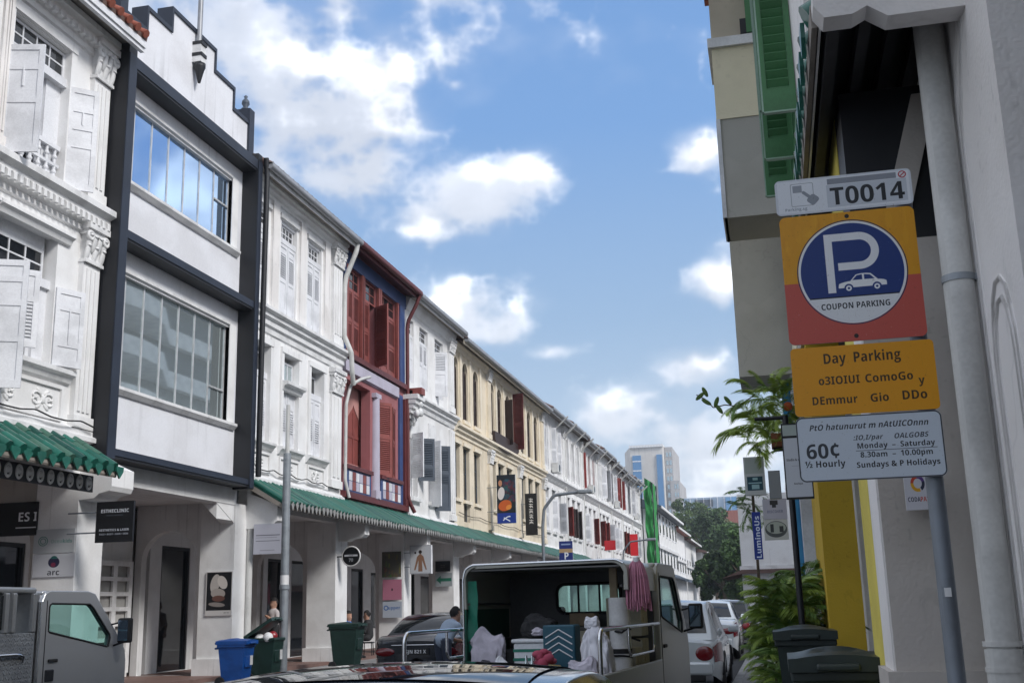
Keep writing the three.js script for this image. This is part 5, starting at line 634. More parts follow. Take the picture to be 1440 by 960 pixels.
car('parked_car', 'white hatchback with large dark red tail lights in front of the truck', -1.86, 19.4, 0, { pm: silver, L: 4.3, Wd: 1.78, Hh: 1.56, hatch: true, tl: .1, group: 'pale cars parked beyond the truck' });
car('parked_car', 'silver saloon parked beyond the white hatchback', -2.0, 31.5, 0, { pm: silver, L: 4.6, Wd: 1.78, Hh: 1.56, deck: 1.04, group: 'pale cars parked beyond the truck' });
car('parked_car', 'dark car parked at the head of the right hand line', -1.75, 40.5, 0, { pm: paint(.05, .055, .07), L: 4.5, Wd: 1.8, Hh: 1.58, hatch: true });
car('parked_car', 'pale car seen over the roofs at the end of the line', -2.4, 49, 0, { pm: whiteP, L: 4.5, Wd: 1.8, Hh: 1.62, hatch: true });
{ const T = car('parked_car', 'black hatchback with raised tailgate beyond the black saloon', -7.2, 28.6, 0, { pm: blackP, L: 4.2, Wd: 1.78, Hh: 1.48, hatch: true, openBoot: true }); const g = rbox(-.6, .6, -.02, .03, -.04, .9, .02, 2); g.rotateX(-.55); g.translate(0, 1.47, -.35); const m = part(T, 'tailgate', blackP, g); const r = rbox(-.5, .5, -.06, -.02, .5, .62, .02, 2); r.rotateX(-.55); r.translate(0, 1.47, -.35); part(m, 'tail_light', lampRed, r); }

// light truck cab: local z runs backwards, rear wall of the cab at z = zb
function cab(T, pm, hw, zb, L, top, o = {}) {
  const P = [[0, .42], [0, top - .12], [.05, top - .03], [.14, top], [L * .5, top], [L * .58, top - .03], [L * .93, 1.2], [L * .985, 1.08], [L, .95], [L, .42]];
  const Wn = [[.14, 1.36], [.13, top - .17], [.17, top - .14], [L * .52, top - .15], [L * .57, top - .2], [L * .79, 1.28], [L * .77, 1.14], [L * .45, 1.24]];
  const zz = (g, x) => { g.rotateY(Math.PI / 2); g.translate(x, 0, zb); return g; };
  for (const k of [-1, 1]) {
    const dr = part(T, 'door', pm, zz(new THREE.ExtrudeGeometry((() => { const s = new THREE.Shape(P.map(p => new THREE.Vector2(...p))); s.holes.push(new THREE.Path(Wn.map(p => new THREE.Vector2(...p)))); return s; })(), { depth: .04, bevelEnabled: true, bevelSize: .015, bevelThickness: .015, bevelSegments: 3 }), k > 0 ? hw - .055 : -hw + .015));
    part(dr, 'window', o.glass || tealGlass, zz(extr(Wn, .004), k * (hw - .03))); part(dr, 'window_seal', M.rubber, tube([...Wn, Wn[0], Wn[1]].map(([a, y]) => [k * (hw - .004), y, zb - a]), .014, 6, 90)); part(dr, 'handle', M.rubber, rbox(k * hw - .012, k * hw + .022, 1.0, 1.04, zb - .34, zb - .16, .012, 2)); part(dr, 'seam', M.rubber, [box(k * (hw + .001) - .004, k * (hw + .001) + .004, .5, top - .1, zb - .085, zb - .075)]);
    const ms = part(T, 'mirror', M.rubber, [rbox(k * (hw + .17) - .09, k * (hw + .17) + .09, 1.18, 1.5, zb - L * .86, zb - L * .8, .03, 3), bar([k * hw, 1.15, zb - L * .84], [k * (hw + .17), 1.2, zb - L * .83], .014), bar([k * hw, 1.42, zb - L * .8], [k * (hw + .17), 1.46, zb - L * .83], .012)]); part(ms, 'mirror_glass', M.glassSky, box(k * (hw + .17) - .07, k * (hw + .17) + .07, 1.21, 1.47, zb - L * .8 + .001, zb - L * .8 + .004));
  }
  part(T, 'roof', pm, [rbox(-hw + .03, hw - .03, top - .05, top + .015, zb - L * .55, zb - .02, .03, 3)]); part(T, 'front', pm, [box(-hw + .05, hw - .05, .42, 1.12, zb - L, zb - L + .06), box(-hw + .05, hw - .05, .42, .5, zb - L, zb)]);
  const ws = (a, b, x0, x1, m, n) => { const A = [zb - L * .575, top - .04], B = [zb - L * .965, 1.14]; const p = (t) => [mix(A[0], B[0], t), mix(A[1], B[1], t)]; const q0 = p(a), q1 = p(b), g = new THREE.BufferGeometry(); g.setAttribute('position', new THREE.Float32BufferAttribute([x0, q0[1], q0[0], x1, q0[1], q0[0], x1, q1[1], q1[0], x0, q0[1], q0[0], x1, q1[1], q1[0], x0, q1[1], q1[0]], 3)); g.computeVertexNormals(); part(T, n, m, g); }; ws(.03, .97, -hw + .06, hw - .06, o.glass || tealGlass, 'windscreen');
  const rw = new THREE.Shape(rectPts(-hw + .06, hw - .06, .45, top - .03).map(p => new THREE.Vector2(...p))), a0 = o.rw || [-.05, .6, 1.4, 1.72], r = .1, hp = new THREE.Path(); hp.moveTo(a0[0] + r, a0[2]); hp.lineTo(a0[1] - r, a0[2]); hp.absarc(a0[1] - r, a0[2] + r, r, -Math.PI / 2, 0); hp.lineTo(a0[1], a0[3] - r); hp.absarc(a0[1] - r, a0[3] - r, r, 0, Math.PI / 2); hp.lineTo(a0[0] + r, a0[3]); hp.absarc(a0[0] + r, a0[3] - r, r, Math.PI / 2, Math.PI); hp.lineTo(a0[0], a0[2] + r); hp.absarc(a0[0] + r, a0[2] + r, r, Math.PI, 1.5 * Math.PI); rw.holes.push(hp);
  const back = part(T, 'back_wall', o.backM || pm, new THREE.ExtrudeGeometry(rw, { depth: .03, bevelEnabled: false }).translate(0, 0, zb - .04)); const pts = hp.getPoints(6); part(back, 'window_seal', M.rubber, tube([...pts, pts[0]].map(p => [p.x, p.y, zb - .004]), .02, 6, 90)); for (let i = 0; i < 3; i++) part(back, 'pane', o.glass || tealGlass, box(mix(a0[0], a0[1], i / 3) + .012, mix(a0[0], a0[1], (i + 1) / 3) - .012, a0[2], a0[3], zb - .03, zb - .026)); part(back, 'window_bar', M.rubber, [1, 2].map(i => box(mix(a0[0], a0[1], i / 3) - .012, mix(a0[0], a0[1], i / 3) + .012, a0[2], a0[3], zb - .034, zb - .02)));
  for (const k of [-.4, .4]) { const st = part(T, 'seat', M.dark, [rbox(k - .24, k + .24, .62, .82, zb - .85, zb - .3, .05, 3), rbox(k - .22, k + .22, .8, 1.32, zb - .42, zb - .3, .05, 3)]); part(st, 'headrest', M.dark, rbox(k - .12, k + .12, 1.34, 1.5, zb - .42, zb - .34, .04, 3)); } part(T, 'dashboard', M.dark, rbox(-hw + .1, hw - .1, .7, 1.08, zb - L * .92, zb - L * .7, .05, 2)); const sw = new THREE.TorusGeometry(.18, .016, 6, 24); sw.rotateX(-.9); sw.translate(.38, 1.14, zb - L * .62); part(T, 'steering_wheel', M.rubber, sw);
}
{ // goods truck with canopy, seen from behind
  const pm = paint(.34, .33, .285, { metalness: .1, clearcoat: .6, roughness: .45, clearcoatRoughness: .2 }), hw = .95, T = localThing('goods_truck', 'olive grey goods truck with open canopy full of wares', 'truck', -2.57, 0, 10.45, -4.6 * Math.PI / 180), zb = -3.15, grn = mat(.012, .10, .062, { roughness: .7 });
  part(T, 'bed', M.dark, [box(-hw + .03, hw - .03, .6, .72, -3.1, 0)]); part(T, 'chassis', M.rubber, box(-.4, .4, .4, .6, -5, -.2));
  for (const k of [-1, 1]) { part(T, 'side_gate', pm, rbox(k * hw - .025, k * hw + .025, .55, .885, -3.1, -.02, .015, 2)); }
  part(T, 'tailgate', pm, rbox(-hw, hw, .55, .86, -.02, .03, .015, 2));
  for (const k of [-1, 1]) { const x = k * (hw + .01); part(T, 'side_rail', M.chrome, tube([[x, .8, -.06], [x, 1.2, -.06], [x, 1.265, -.09], [x, 1.285, -.16], [x, 1.285, -3.0]], .021, 10, 60)); part(T, 'rail_loop', M.chrome, tube([[x + k * .02, 1.28, -1.25], [x + k * .02, 1.05, -1.25], [x + k * .02, 1.0, -1.32], [x + k * .02, 1.0, -2.5], [x + k * .02, 1.05, -2.58], [x + k * .02, 1.28, -2.58]], .015, 8, 60)); }
  // canopy: arched roof, left wall, right valance
  const ar = (w, t, r) => { const s = new THREE.Shape(); s.moveTo(-w, 1.5); s.lineTo(-w, t - r); s.absarc(-w + r, t - r, r, Math.PI, Math.PI / 2, true); s.lineTo(w - r, t); s.absarc(w - r, t - r, r, Math.PI / 2, 0, true); s.lineTo(w, 1.66); s.lineTo(w - .04, 1.66); s.lineTo(w - .04, t - r - .02); s.absarc(w - r - .03, t - r - .03, r, 0, Math.PI / 2, false); s.lineTo(-w + r, t - .05); s.absarc(-w + r + .03, t - r - .03, r, Math.PI / 2, Math.PI, false); s.lineTo(-w + .04, 1.5); return s; };
  const cz = 1.6, cr = part(T, 'canopy_roof', pm, new THREE.ExtrudeGeometry(ar(.92, 1.975, .14), { depth: zb * -1 - cz + .1, bevelEnabled: true, bevelSize: .006, bevelThickness: .006, bevelSegments: 1 }).translate(0, 0, zb - .1)); part(cr, 'edge_strip', M.chrome, tube([[-.915, .9, -cz], [-.915, 1.8, -cz], [-.885, 1.92, -cz], [-.79, 1.965, -cz], [.79, 1.97, -cz], [.88, 1.93, -cz]], .014, 8, 80));
  part(T, 'canopy_wall', grn, box(-.915, -.885, .72, 1.75, zb + .02, -cz)); part(T, 'canopy_lining', mat(.2, .2, .2), box(-.86, .86, 1.9, 1.915, zb, -cz - .02)); part(T, 'green_tarp', mat(.02, .22, .14, { roughness: .6 }), (() => { const g = new THREE.PlaneGeometry(.12, .75, 4, 14); const p = g.attributes.position; for (let i = 0; i < p.count; i++) p.setZ(i, .02 * Math.sin(p.getY(i) * 17 + p.getX(i) * 30)); g.computeVertexNormals(); return g.translate(-.83, 1.42, -cz - .05); })());
  part(T, 'corner_post', mat(.42, .33, .22, { roughness: .8 }), box(.6, .68, 1.36, 1.9, -2.2, -2.14));
  cab(T, pm, hw, zb, 2.05, 1.965, { backM: mat(.14, .14, .145), rw: [-.28, .5, 1.42, 1.76] });
  for (const k of [-1, 1]) { wheel(T, k * .72, -.9, .33, k); wheel(T, k * .78, -4.3, .33, k); }
  // wares: every one a thing of its own, placed in the truck's own frame
  const th = -4.6 * Math.PI / 180, toW = (x, y, z) => [-2.57 + x * Math.cos(th) + z * Math.sin(th), y, -10.45 - x * Math.sin(th) + z * Math.cos(th)];
  const ware = (name, label, cat, x, y, z, turn = 0, group) => { const p = toW(x, y, z), t = thing(name, label, cat, p, th + turn, group); org.set(t, [0, 0, 0]); return t; };
  const sackG = (w, h, d, seed, top = .8) => { const g = new THREE.SphereGeometry(1, 64, 52), p = g.attributes.position, pw = (v, e) => Math.sign(v) * Math.abs(v) ** e; for (let i = 0; i < p.count; i++) { let x = pw(p.getX(i), .55), y = pw(p.getY(i), .5), z = pw(p.getZ(i), .6); const t = (y + 1) / 2, n = fbm3(x * 2.2 + seed, y * 2.2, z * 2.2 + seed, 4) - .5, cr = Math.abs(fbm3(x * 4.1 + seed * 2, y * 2.3, z * 4.1, 4) - .5) * 1.4; x *= mix(1, top, t * t) * (1 + .36 * n - .55 * cr); z *= (1 - .74 * t ** 4) * (1 + .36 * n - .7 * cr); y = t * h * (1 + .1 * Math.sin(x * 4 + seed) * t ** 3) + .05 * n * h; p.setXYZ(i, x * w / 2, y, (z + .3 * n) * d / 2); } g.computeVertexNormals(); return g; };
  const cloth = mat(.62, .58, .66, { roughness: .9, grime: .4 }), film = new THREE.MeshPhysicalMaterial({ color: C(.66, .66, .71), roughness: .35, clearcoat: .4, side: THREE.DoubleSide });
  { const t = ware('sack', 'pale lilac sack with black printed emblem in the truck', 'sack', -.66, .74, -1.66); part(t, 'bag', cloth, sackG(.37, .52, .2, 3, 1.12)); part(t, 'print', new THREE.MeshStandardMaterial({ color: C(.02, .02, .025), roughness: .8 }), [tube([[-.08, .17, .125], [-.02, .22, .13], [.05, .21, .13], [.11, .15, .125]], .011, 6), tube([[-.09, .12, .128], [-.06, .09, .128], [-.03, .12, .128], [0, .09, .128], [.03, .13, .128], [.06, .09, .128]], .009, 6), tube([[-.1, .03, .13], [-.03, .06, .13], [.05, .02, .13]], .01, 6)]); }
  { const t = ware('storage_box', 'white crate with green stripes in the truck', 'box', -.06, .72, -1.55); part(t, 'crate', M.paintW, rbox(-.22, .22, 0, .42, -.18, .18, .02, 2)); for (const y of [.12, .24, .33]) part(t, 'stripe', mat(.02, .2, .14), box(-.224, .224, y, y + .03, -.184, .184)); part(t, 'lid', M.paintW, rbox(-.24, .24, .42, .46, -.2, .2, .015, 2)); }
  { const t = ware('bundle', 'dark bundle with pale cloth on the striped crate', 'bundle', -.04, 1.18, -1.55); part(t, 'bundle', M.dark, sackG(.42, .24, .3, 9)); part(t, 'cloth', cloth, sackG(.14, .08, .12, 2).translate(.02, .03, .14)); }
  { const t = ware('storage_box', 'teal box with white chevron pattern in the truck', 'box', .28, .72, -1.25); part(t, 'box', mat(.012, .085, .13, { roughness: .5 }), rbox(-.17, .17, 0, .6, -.12, .12, .02, 2)); for (let i = 0; i < 4; i++) part(t, 'chevron', M.paintW, [bar([-.14, .28 + i * .065, .122], [0, .36 + i * .065, .122], .007, 5), bar([0, .36 + i * .065, .122], [.14, .28 + i * .065, .122], .007, 5)]); }
  { const t = ware('basket', 'round yellow basket filled with pink cloth and bottles', 'basket', .22, .72, -.6); part(t, 'rim', mat(.45, .33, .1), lathe([[.14, 0], [.2, .17], [.215, .19], [.205, .2], [.19, .19], [.13, .02]], 0, .03, 0, 28)); const q = []; for (let i = 0; i < 16; i++) { const g = new THREE.IcosahedronGeometry(R(.035, .06), 1); g.scale(1, R(.6, 1.3), 1); g.translate(R(-.02, .13), .24 + R(0, .12), R(-.1, .1)); q.push(g); } part(t, 'pink_cloth', mat(.42, .07, .12, { roughness: .9 }), q); for (const [x, z] of [[-.12, .02], [-.08, -.08], [-.04, .1], [-.1, .1]]) part(t, 'bottle', M.glassMid, lathe([[0, 0], [.026, 0], [.026, .13], [.01, .17], [.01, .21], [0, .21]], x, .12, z, 10)); }
  { const t = ware('plastic_bag', 'knotted translucent white plastic bag on the truck bed', 'bag', .74, .72, -.85); part(t, 'bag', film, [sackG(.36, .58, .3, 21, .6)]); part(t, 'knot', film, sackG(.16, .12, .1, 5).translate(-.04, .56, 0)); }
  { const t = ware('plastic_bag', 'white paper bag below the knotted plastic bag', 'bag', .72, .72, -.4); part(t, 'bag', cloth, sackG(.3, .3, .2, 31, .95)); }
  { const t = ware('paper_bag', 'small white cone of paper on the truck bed', 'bag', -.12, .74, -.5); part(t, 'paper', M.paintW, sackG(.24, .3, .14, 41, .35)); }
  { const t = ware('paper_roll', 'tall white roll tied with dark straps at truck side', 'roll', .74, .72, -1.95); part(t, 'roll', M.trimW, cyl(0, 0, .86, 0, .115, .115, 24)); for (const y of [.28, .52]) part(t, 'strap', M.rubber, cyl(0, y, y + .05, 0, .12, .12, 24)); part(t, 'loop', M.rubber, new THREE.TorusGeometry(.13, .012, 6, 24).rotateX(1.4).translate(-.02, .24, 0)); }
  for (let i = 0; i < 4; i++) { const t = ware('carton', ['flat cream carton standing at truck side, tallest', 'cream carton standing under the side rail', 'cream carton at the foot of the stack', 'cream carton behind the white roll'][i], 'carton', [.66, .66, .66, .3][i], [1.16, .73, .73, .73][i], [-2.72, -2.72, -2.32, -2.5][i]); part(t, 'carton', mat(.5, .47, .36, { roughness: .85, grime: .5 }), rbox(-.2, .2, 0, [.42, .4, .32, .5][i], -.18, .18, .008, 1)); part(t, 'tape', mat(.36, .3, .2), box(-.202, .202, .16, .2, .05, .09)); }
  for (const [n, lab, x, y, z, w, h, d, m] of [['carton', 'brown carton on the truck bed behind the basket', .42, .72, -2.3, .4, .4, .3, mat(.26, .17, .09, { roughness: .9, grime: .3 })], ['carton', 'flat grey carton under the rear cab window', .05, .72, -2.75, .7, .55, .3, mat(.16, .15, .14, { roughness: .9, grime: .3 })], ['crate', 'low black crate beside the lilac sack', -.38, .72, -1.9, .3, .34, .4, M.rubber], ['carton', 'small worn carton on top of the grey one', .15, 1.28, -2.75, .3, .14, .24, mat(.3, .22, .14, { roughness: .9, grime: .3 })]]) { const t = ware(n, lab, n, x, y, z, R(-.15, .15)); part(t, 'box', m, rbox(-w / 2, w / 2, 0, h, -d / 2, d / 2, .012, 2)); part(t, 'flap', m, [box(-w / 2, -.01, h, h + .006, -d / 2 + .01, d / 2 - .01).rotateZ(.03)]); }
  for (const [x, y] of [[-.86, 1.55], [-.86, 1.15], [.84, 1.7]]) part(T, 'canopy_rib', mat(.1, .1, .1, { metalness: .4 }), bar([x, y, -cz - .03], [x, y, zb + .05], .014));
  part(T, 'lashing_strap', M.rubber, tube([[.92, 1.27, -1.5], [.8, 1.22, -1.75], [.62, 1.24, -1.95], [.9, 1.12, -2.2]], .012, 6, 24)); part(T, 'light_lens', lampRed, [rbox(.7, .9, .58, .7, .03, .05, .01, 1)]); part(T, 'light_lens', lampRed, [rbox(-.9, -.7, .58, .7, .03, .05, .01, 1)]);
  { const t = ware('mop', 'pink string mop hung head down from the canopy corner', 'mop', 1.0, 1.46, -cz - .12); const q = [], rg = rngOf(51); for (let i = 0; i < 130; i++) { const a = rg() * 6.28, r = Math.sqrt(rg()), x = Math.cos(a) * r, z = Math.sin(a) * r * .8, l = .40 + .13 * rg(), e = .1 + .03 * rg(); q.push(tube([[x * .03, .5, z * .03], [x * .075, .45, z * .06], [x * e, .3, z * e * .9], [x * e * (1.02 + .2 * rg()), .5 - l, z * e]], .0075, 5, 9)); } part(t, 'strands', mat(.62, .27, .37, { roughness: .95, grime: .2 }), q); part(t, 'collar', M.paintW, cyl(0, .48, .53, 0, .04, .035, 12)); part(t, 'handle', mat(.5, .4, .25), bar([0, .52, 0], [-.3, .5, -1.3], .012)); }
}
{ // silver lorry at the left edge, side view
  const pm = paint(.46, .47, .485, { metalness: .5, roughness: .35, clearcoat: .5 }), hw = .85, T = localThing('lorry', 'grey lorry with tread plate side and pale green cab window', 'truck', -8.6 - hw, 0, 8.4, 0), tread = new THREE.MeshStandardMaterial({ color: C(.34, .35, .36), metalness: .6, roughness: .42, map: rep(tGrime, .8), bumpMap: rep(tChecker, .42), bumpScale: .03 });
  const zb = -3.78; cab(T, pm, hw, zb, 1.85, 1.83, { rw: [-.5, .5, 1.35, 1.7] });
  part(T, 'bed', M.dark, box(-hw + .03, hw - .03, .55, .7, zb + .1, 0)); for (const k of [-1, 1]) part(T, 'tread_side', tread, rbox(k * hw - .02, k * hw + .02, .5, 1.36, zb + .14, 0, .01, 1));
  const gy = mat(.33, .34, .35, { metalness: .5, roughness: .4 }); part(T, 'canopy_roof', gy, [rbox(-hw, hw, 1.8, 1.88, zb + .12, .1, .035, 3)]); for (const z of [zb + .18, zb + .55, zb + .68, zb + 1.5, zb + 2.4]) for (const k of [-1, 1]) part(T, 'canopy_post', gy, rbox(k * hw - .03, k * hw + .03, 1.36, 1.81, z - .035, z + .035, .015, 1)); for (let i = 0; i < 2; i++) part(T, 'canopy_window', carGlass, box(hw - .02, hw - .01, 1.4, 1.78, zb + [.7, 1.55][i], zb + [1.46, 2.36][i]));
  part(T, 'bulkhead', gy, box(-hw + .03, hw - .03, .7, 1.8, zb + .1, zb + .13)); part(T, 'corner_trim', M.chrome, rbox(hw - .03, hw + .015, .45, 1.72, zb + .03, zb + .07, .012, 2)); part(T, 'grab_rail', M.chrome, [tube([[hw + .05, 1.12, .0], [hw + .05, 1.12, zb + .5], [hw + .04, 1.1, zb + .36], [hw + .0, 1.02, zb + .33]], .018, 8, 40)]); part(T, 'grab_rail', M.chrome, tube([[hw + .05, .82, 0], [hw + .05, .82, zb + 1.0], [hw + .05, .84, zb + .88], [hw + .05, .95, zb + .84]], .018, 8, 40)); for (const k of [-1, 1]) { wheel(T, k * (hw - .16), zb - 1.1, .31, k); wheel(T, k * (hw - .16), -.9, .31, k); } part(T, 'fuel_cap', M.black, rbox(hw - .01, hw + .02, .78, .92, zb - .28, zb - .12, .02, 2));
}
// ---------------------------------------------------------------- wheelie bins
function bin(name, label, x, y, s, turn, m, o = {}) {
  const k = o.k || 1, T = localThing(name, label, 'bin', x, y, s, turn, o.group), W0 = .22 * k * (o.w || 1), W1 = .285 * k * (o.w || 1), D0 = .25 * k, D1 = .34 * k, Hh = .98 * k, g = new THREE.BoxGeometry(2, 1, 2, 4, 6, 4), p = g.attributes.position; for (let i = 0; i < p.count; i++) { const t = p.getY(i) + .5; p.setXYZ(i, p.getX(i) * mix(W0, W1, t), .06 + t * (Hh - .06), p.getZ(i) * mix(D0, D1, t)); } g.computeVertexNormals();
  const gg = toCreasedNormals(g, .6), b = part(T, 'body', m, [gg, rbox(-W1 - .02, W1 + .02, Hh - .06, Hh, -D1 - .02, D1 + .02, .015, 2), rbox(-W0 * .7, W0 * .7, Hh * .45, Hh * .72, D1 * .87, D1 * .95, .02, 2)]);
  const lid = (gs) => gs.map(q => { if (o.open) { q.translate(0, 0, D1); q.rotateX(-o.open); q.translate(0, 0, -D1); } return q.translate(0, Hh, 0); });
  const dome = new THREE.BoxGeometry(2 * W1 + .06, .07, 2 * D1 + .1, 12, 2, 12), dp = dome.attributes.position; for (let i = 0; i < dp.count; i++) { const u = dp.getX(i) / W1, v = dp.getZ(i) / D1; if (dp.getY(i) > 0) dp.setY(i, .035 + .05 * (1 - clamp(u * u)) * (1 - clamp(v * v) * .6) + (Math.abs(u) < .55 && v > .1 && v < .75 ? -.022 : 0)); } dome.computeVertexNormals();
  const l = part(T, 'lid', o.lm || m, lid([toCreasedNormals(dome.translate(0, .03, .01), .7), rbox(-W1 * .5, W1 * .5, .0, .04, D1 + .03, D1 + .1, .015, 2)])); part(l, 'lid_hinge', M.rubber, lid([bar([-W1, .02, -D1 - .05], [W1, .02, -D1 - .05], .022)]));
  for (const q of [-1, 1]) { const w = new THREE.CylinderGeometry(.1, .1, .05, 18); w.rotateZ(Math.PI / 2); w.translate(q * (W0 + .04), .1, -D0 - .02); part(T, 'wheel', M.rubber, w); } part(T, 'handle', m, [bar([-W1 * .8, Hh - .08, -D1 - .08], [W1 * .8, Hh - .08, -D1 - .08], .018), bar([-W1 * .8, Hh - .08, -D1 - .08], [-W1 * .8, Hh - .06, -D1], .018), bar([W1 * .8, Hh - .08, -D1 - .08], [W1 * .8, Hh - .06, -D1], .018)]);
  if (o.sticker) part(T, 'sticker', M.trimW, box(W1 * .9 - .16, W1 * .9 - .04, Hh * .5, Hh * .72, D1 * .965, D1 * .98)); return T;
}
bin('wheelie_bin', 'dark green wheelie bin in front of the yellow pillar strip', .285, .12, 6.85, 0, M.binBlack, { k: 1.03, w: .78 });
bin('wheelie_bin', 'dark green wheelie bin between palms and yellow pillar', .2, .12, 10.6, 0, M.binBlack, { k: 1.08, w: .78 });
bin('wheelie_bin', 'blue recycling bin at the foot of white pillar', -10.7, .11, 21.5, Math.PI / 2, M.binB, { k: .84, sticker: true });
bin('wheelie_bin', 'green bin with open lid over rubbish bags by the lamp post', -10.75, .11, 22.95, Math.PI / 2, M.bin, { k: .92, open: .55, sticker: true });
{ const g = []; for (let i = 0; i < 5; i++) { const q = new THREE.IcosahedronGeometry(R(.09, .12), 2), p = q.attributes.position; for (let j = 0; j < p.count; j++) { const n = 1 + .25 * (fbm3(p.getX(j) * 8 + i, p.getY(j) * 8, p.getZ(j) * 8, 2) - .5); p.setXYZ(j, p.getX(j) * n, p.getY(j) * n, p.getZ(j) * n); } q.computeVertexNormals(); g.push(q.translate(-10.75 + R(-.1, .18), 1.0 + R(-.04, .04), -22.95 + (i - 2) * .1)); } solo('rubbish_bag', 'red rubbish bag inside the open green bin', 'bag', mat(.35, .03, .04, { roughness: .3 }), g.slice(0, 3)); solo('rubbish_bag', 'white rubbish bag inside the open green bin', 'bag', M.trimW, g.slice(3)); }
bin('wheelie_bin', 'green bin with closed lid before the round black sign', -10.7, .11, 27.6, Math.PI / 2, M.bin, { k: 1.06 });
// ---------------------------------------------------------------- street lamps
{ const T = thing('lamp_post', 'plain grey steel post beside the bins', 'lamp post', [-10.5, .11, -23.3]); const pst = part(T, 'post', M.galv, cyl(-10.5, .11, 5.0, -23.3, .095, .085, 18)); part(pst, 'upper_tube', M.pvc, cyl(-10.5, 5.0, 6.1, -23.3, .05, .045, 14)); part(pst, 'collar', M.galv, cyl(-10.5, 2.02, 2.12, -23.3, .11, .11, 18)); part(pst, 'label', M.trimW, cyl(-10.5, 2.12, 2.32, -23.3, .097, .097, 18)); part(T, 'base_plate', M.galv, rbox(-10.68, -10.32, .11, .15, -23.48, -23.12, .01, 1)); }
for (const [u, v, top, sc] of [[764, 770, 6.65, 1], [875, 770, 5.9, .8]]) { const [s] = onX(u, v, -10.4), T = thing('street_lamp', sc === 1 ? 'tall curved street lamp in front of white ribbed house' : 'small curved street lamp near the red banner', 'street lamp', [-10.4, .1, -s]); part(T, 'pole', M.steel, tube([[-10.4, .1, -s], [-10.4, top - 1.6, -s], [-10.3, top - .7, -s], [-9.8, top - .1, -s], [-8.6, top, -s]], .075 * sc, 10, 50)); part(T, 'lamp_head', M.galv, rbox(-8.7, -8.0, top - .08, top + .1, -s - .14, -s + .14, .06, 3)); }
// ---------------------------------------------------------------- palms
const leafA = leafMat(.30, .42, .085, .35), leafB = leafMat(.14, .25, .06, .3), leafD = leafMat(.028, .07, .022);
function frondGeo(L, droop, n, ll, seed) {         // arching midrib with paired leaflets, along +x
  const q = rngOf(seed), P = [], Cc = [], rib = (t) => new THREE.Vector3(L * (t - .12 * droop * t * t), L * (.62 * t - droop * t * t), 0), tri = (a, b, c, k) => { for (const v of [a, b, c]) { P.push(v.x, v.y, v.z); Cc.push(k, k, k * .9); } };
  for (let i = 0; i < 12; i++) { const a = rib(i / 12), b = rib((i + 1) / 12), w = .009 * (1 - i / 14), o = new THREE.Vector3(0, 0, w), u = new THREE.Vector3(0, w, 0); tri(a.clone().add(o), b.clone().add(o), a.clone().sub(o), 1.1); tri(b.clone().add(o), b.clone().sub(o), a.clone().sub(o), 1.1); tri(a.clone().add(u), b.clone().add(u), a.clone().sub(u), 1); tri(b.clone().add(u), b.clone().sub(u), a.clone().sub(u), 1); }
  for (let i = 0; i < n; i++) for (const k of [-1, 1]) {
    const t = .16 + .84 * (i + .5 * q()) / n, p = rib(t), d = rib(Math.min(1, t + .02)).sub(rib(t - .02)).normalize(), l = ll * (.55 + .9 * Math.sin(Math.PI * clamp(t * .95)) ** .7 * .6) * (.8 + .35 * q()), out = new THREE.Vector3(d.x * .75, d.y * .75 - .05, k * .85).normalize(), w = ll * .05 * (.8 + .5 * q()), sag = new THREE.Vector3(0, -l * (.18 + .3 * q()), 0), m = p.clone().addScaledVector(out, l * .5).addScaledVector(sag, .3), e = p.clone().addScaledVector(out, l).add(sag), side = d.clone().multiplyScalar(w), c = .72 + .5 * q();
    tri(p, m.clone().add(side), m.clone().sub(side), c); tri(m.clone().add(side), e, m.clone().sub(side), c * .96);
  }
  const g = new THREE.BufferGeometry(); g.setAttribute('position', new THREE.Float32BufferAttribute(P, 3)); g.setAttribute('color', new THREE.Float32BufferAttribute(Cc, 3)); g.computeVertexNormals(); return triUV(g);
}
const frondV = [frondGeo(1, .55, 34, .36, 1), frondGeo(1, .8, 32, .32, 2), frondGeo(1, .4, 36, .34, 3), frondGeo(1, .65, 28, .42, 4)];
function putFrond(T, x, y, z, len, az, pitch, m, v) { const f = shadows(new THREE.Mesh(frondV[v % 4], m)); f.name = 'frond'; const o = T.position; f.position.set(x - o.x, y - o.y, z - o.z); f.rotation.set(0, az, pitch, 'YXZ'); f.scale.setScalar(len); T.add(f); org.set(f, org.get(T)); }
function palm(label, x, s, h, n, m, o = {}) {
  const T = thing('potted_palm', label, 'plant', [x, .12, -s], 0, o.group), ph = o.pot || .42, rr = o.r || .17, q = rngOf(Math.round(x * 97 + s * 31)); part(T, 'pot', o.pm || M.pot, lathe([[0, 0], [rr * .72, 0], [rr * .95, ph * .9], [rr * 1.08, ph * .9], [rr * 1.08, ph], [rr * .95, ph], [rr * .9, ph * .9]], x, .12, -s, 24)); part(T, 'soil', M.soil, cyl(x, .12 + ph * .86, .12 + ph * .88, -s, rr * .9, rr * .9, 18));
  for (let i = 0; i < 5; i++) { const a = q() * 6.28, r = rr * .5 * q(); part(T, 'stem', leafB.clone ? M.bark : M.bark, bar([x + Math.cos(a) * r, .12 + ph * .8, -s + Math.sin(a) * r], [x + Math.cos(a) * r * 2.2, .12 + h * .55, -s + Math.sin(a) * r * 2.2], .012, 6)); }
  for (let i = 0; i < n; i++) { const t = q(), b = .12 + mix(ph, h * .62, t), az = q() * 6.28; putFrond(T, x + Math.cos(az) * .05, b, -s - Math.sin(az) * .05, mix(.55, 1, q()) * h * (o.f || .3), az, mix(-.15, .75, q()), q() < .62 ? m : leafB, i); } return T;
}
const px = (u, s) => onS(u, 870, s)[0];
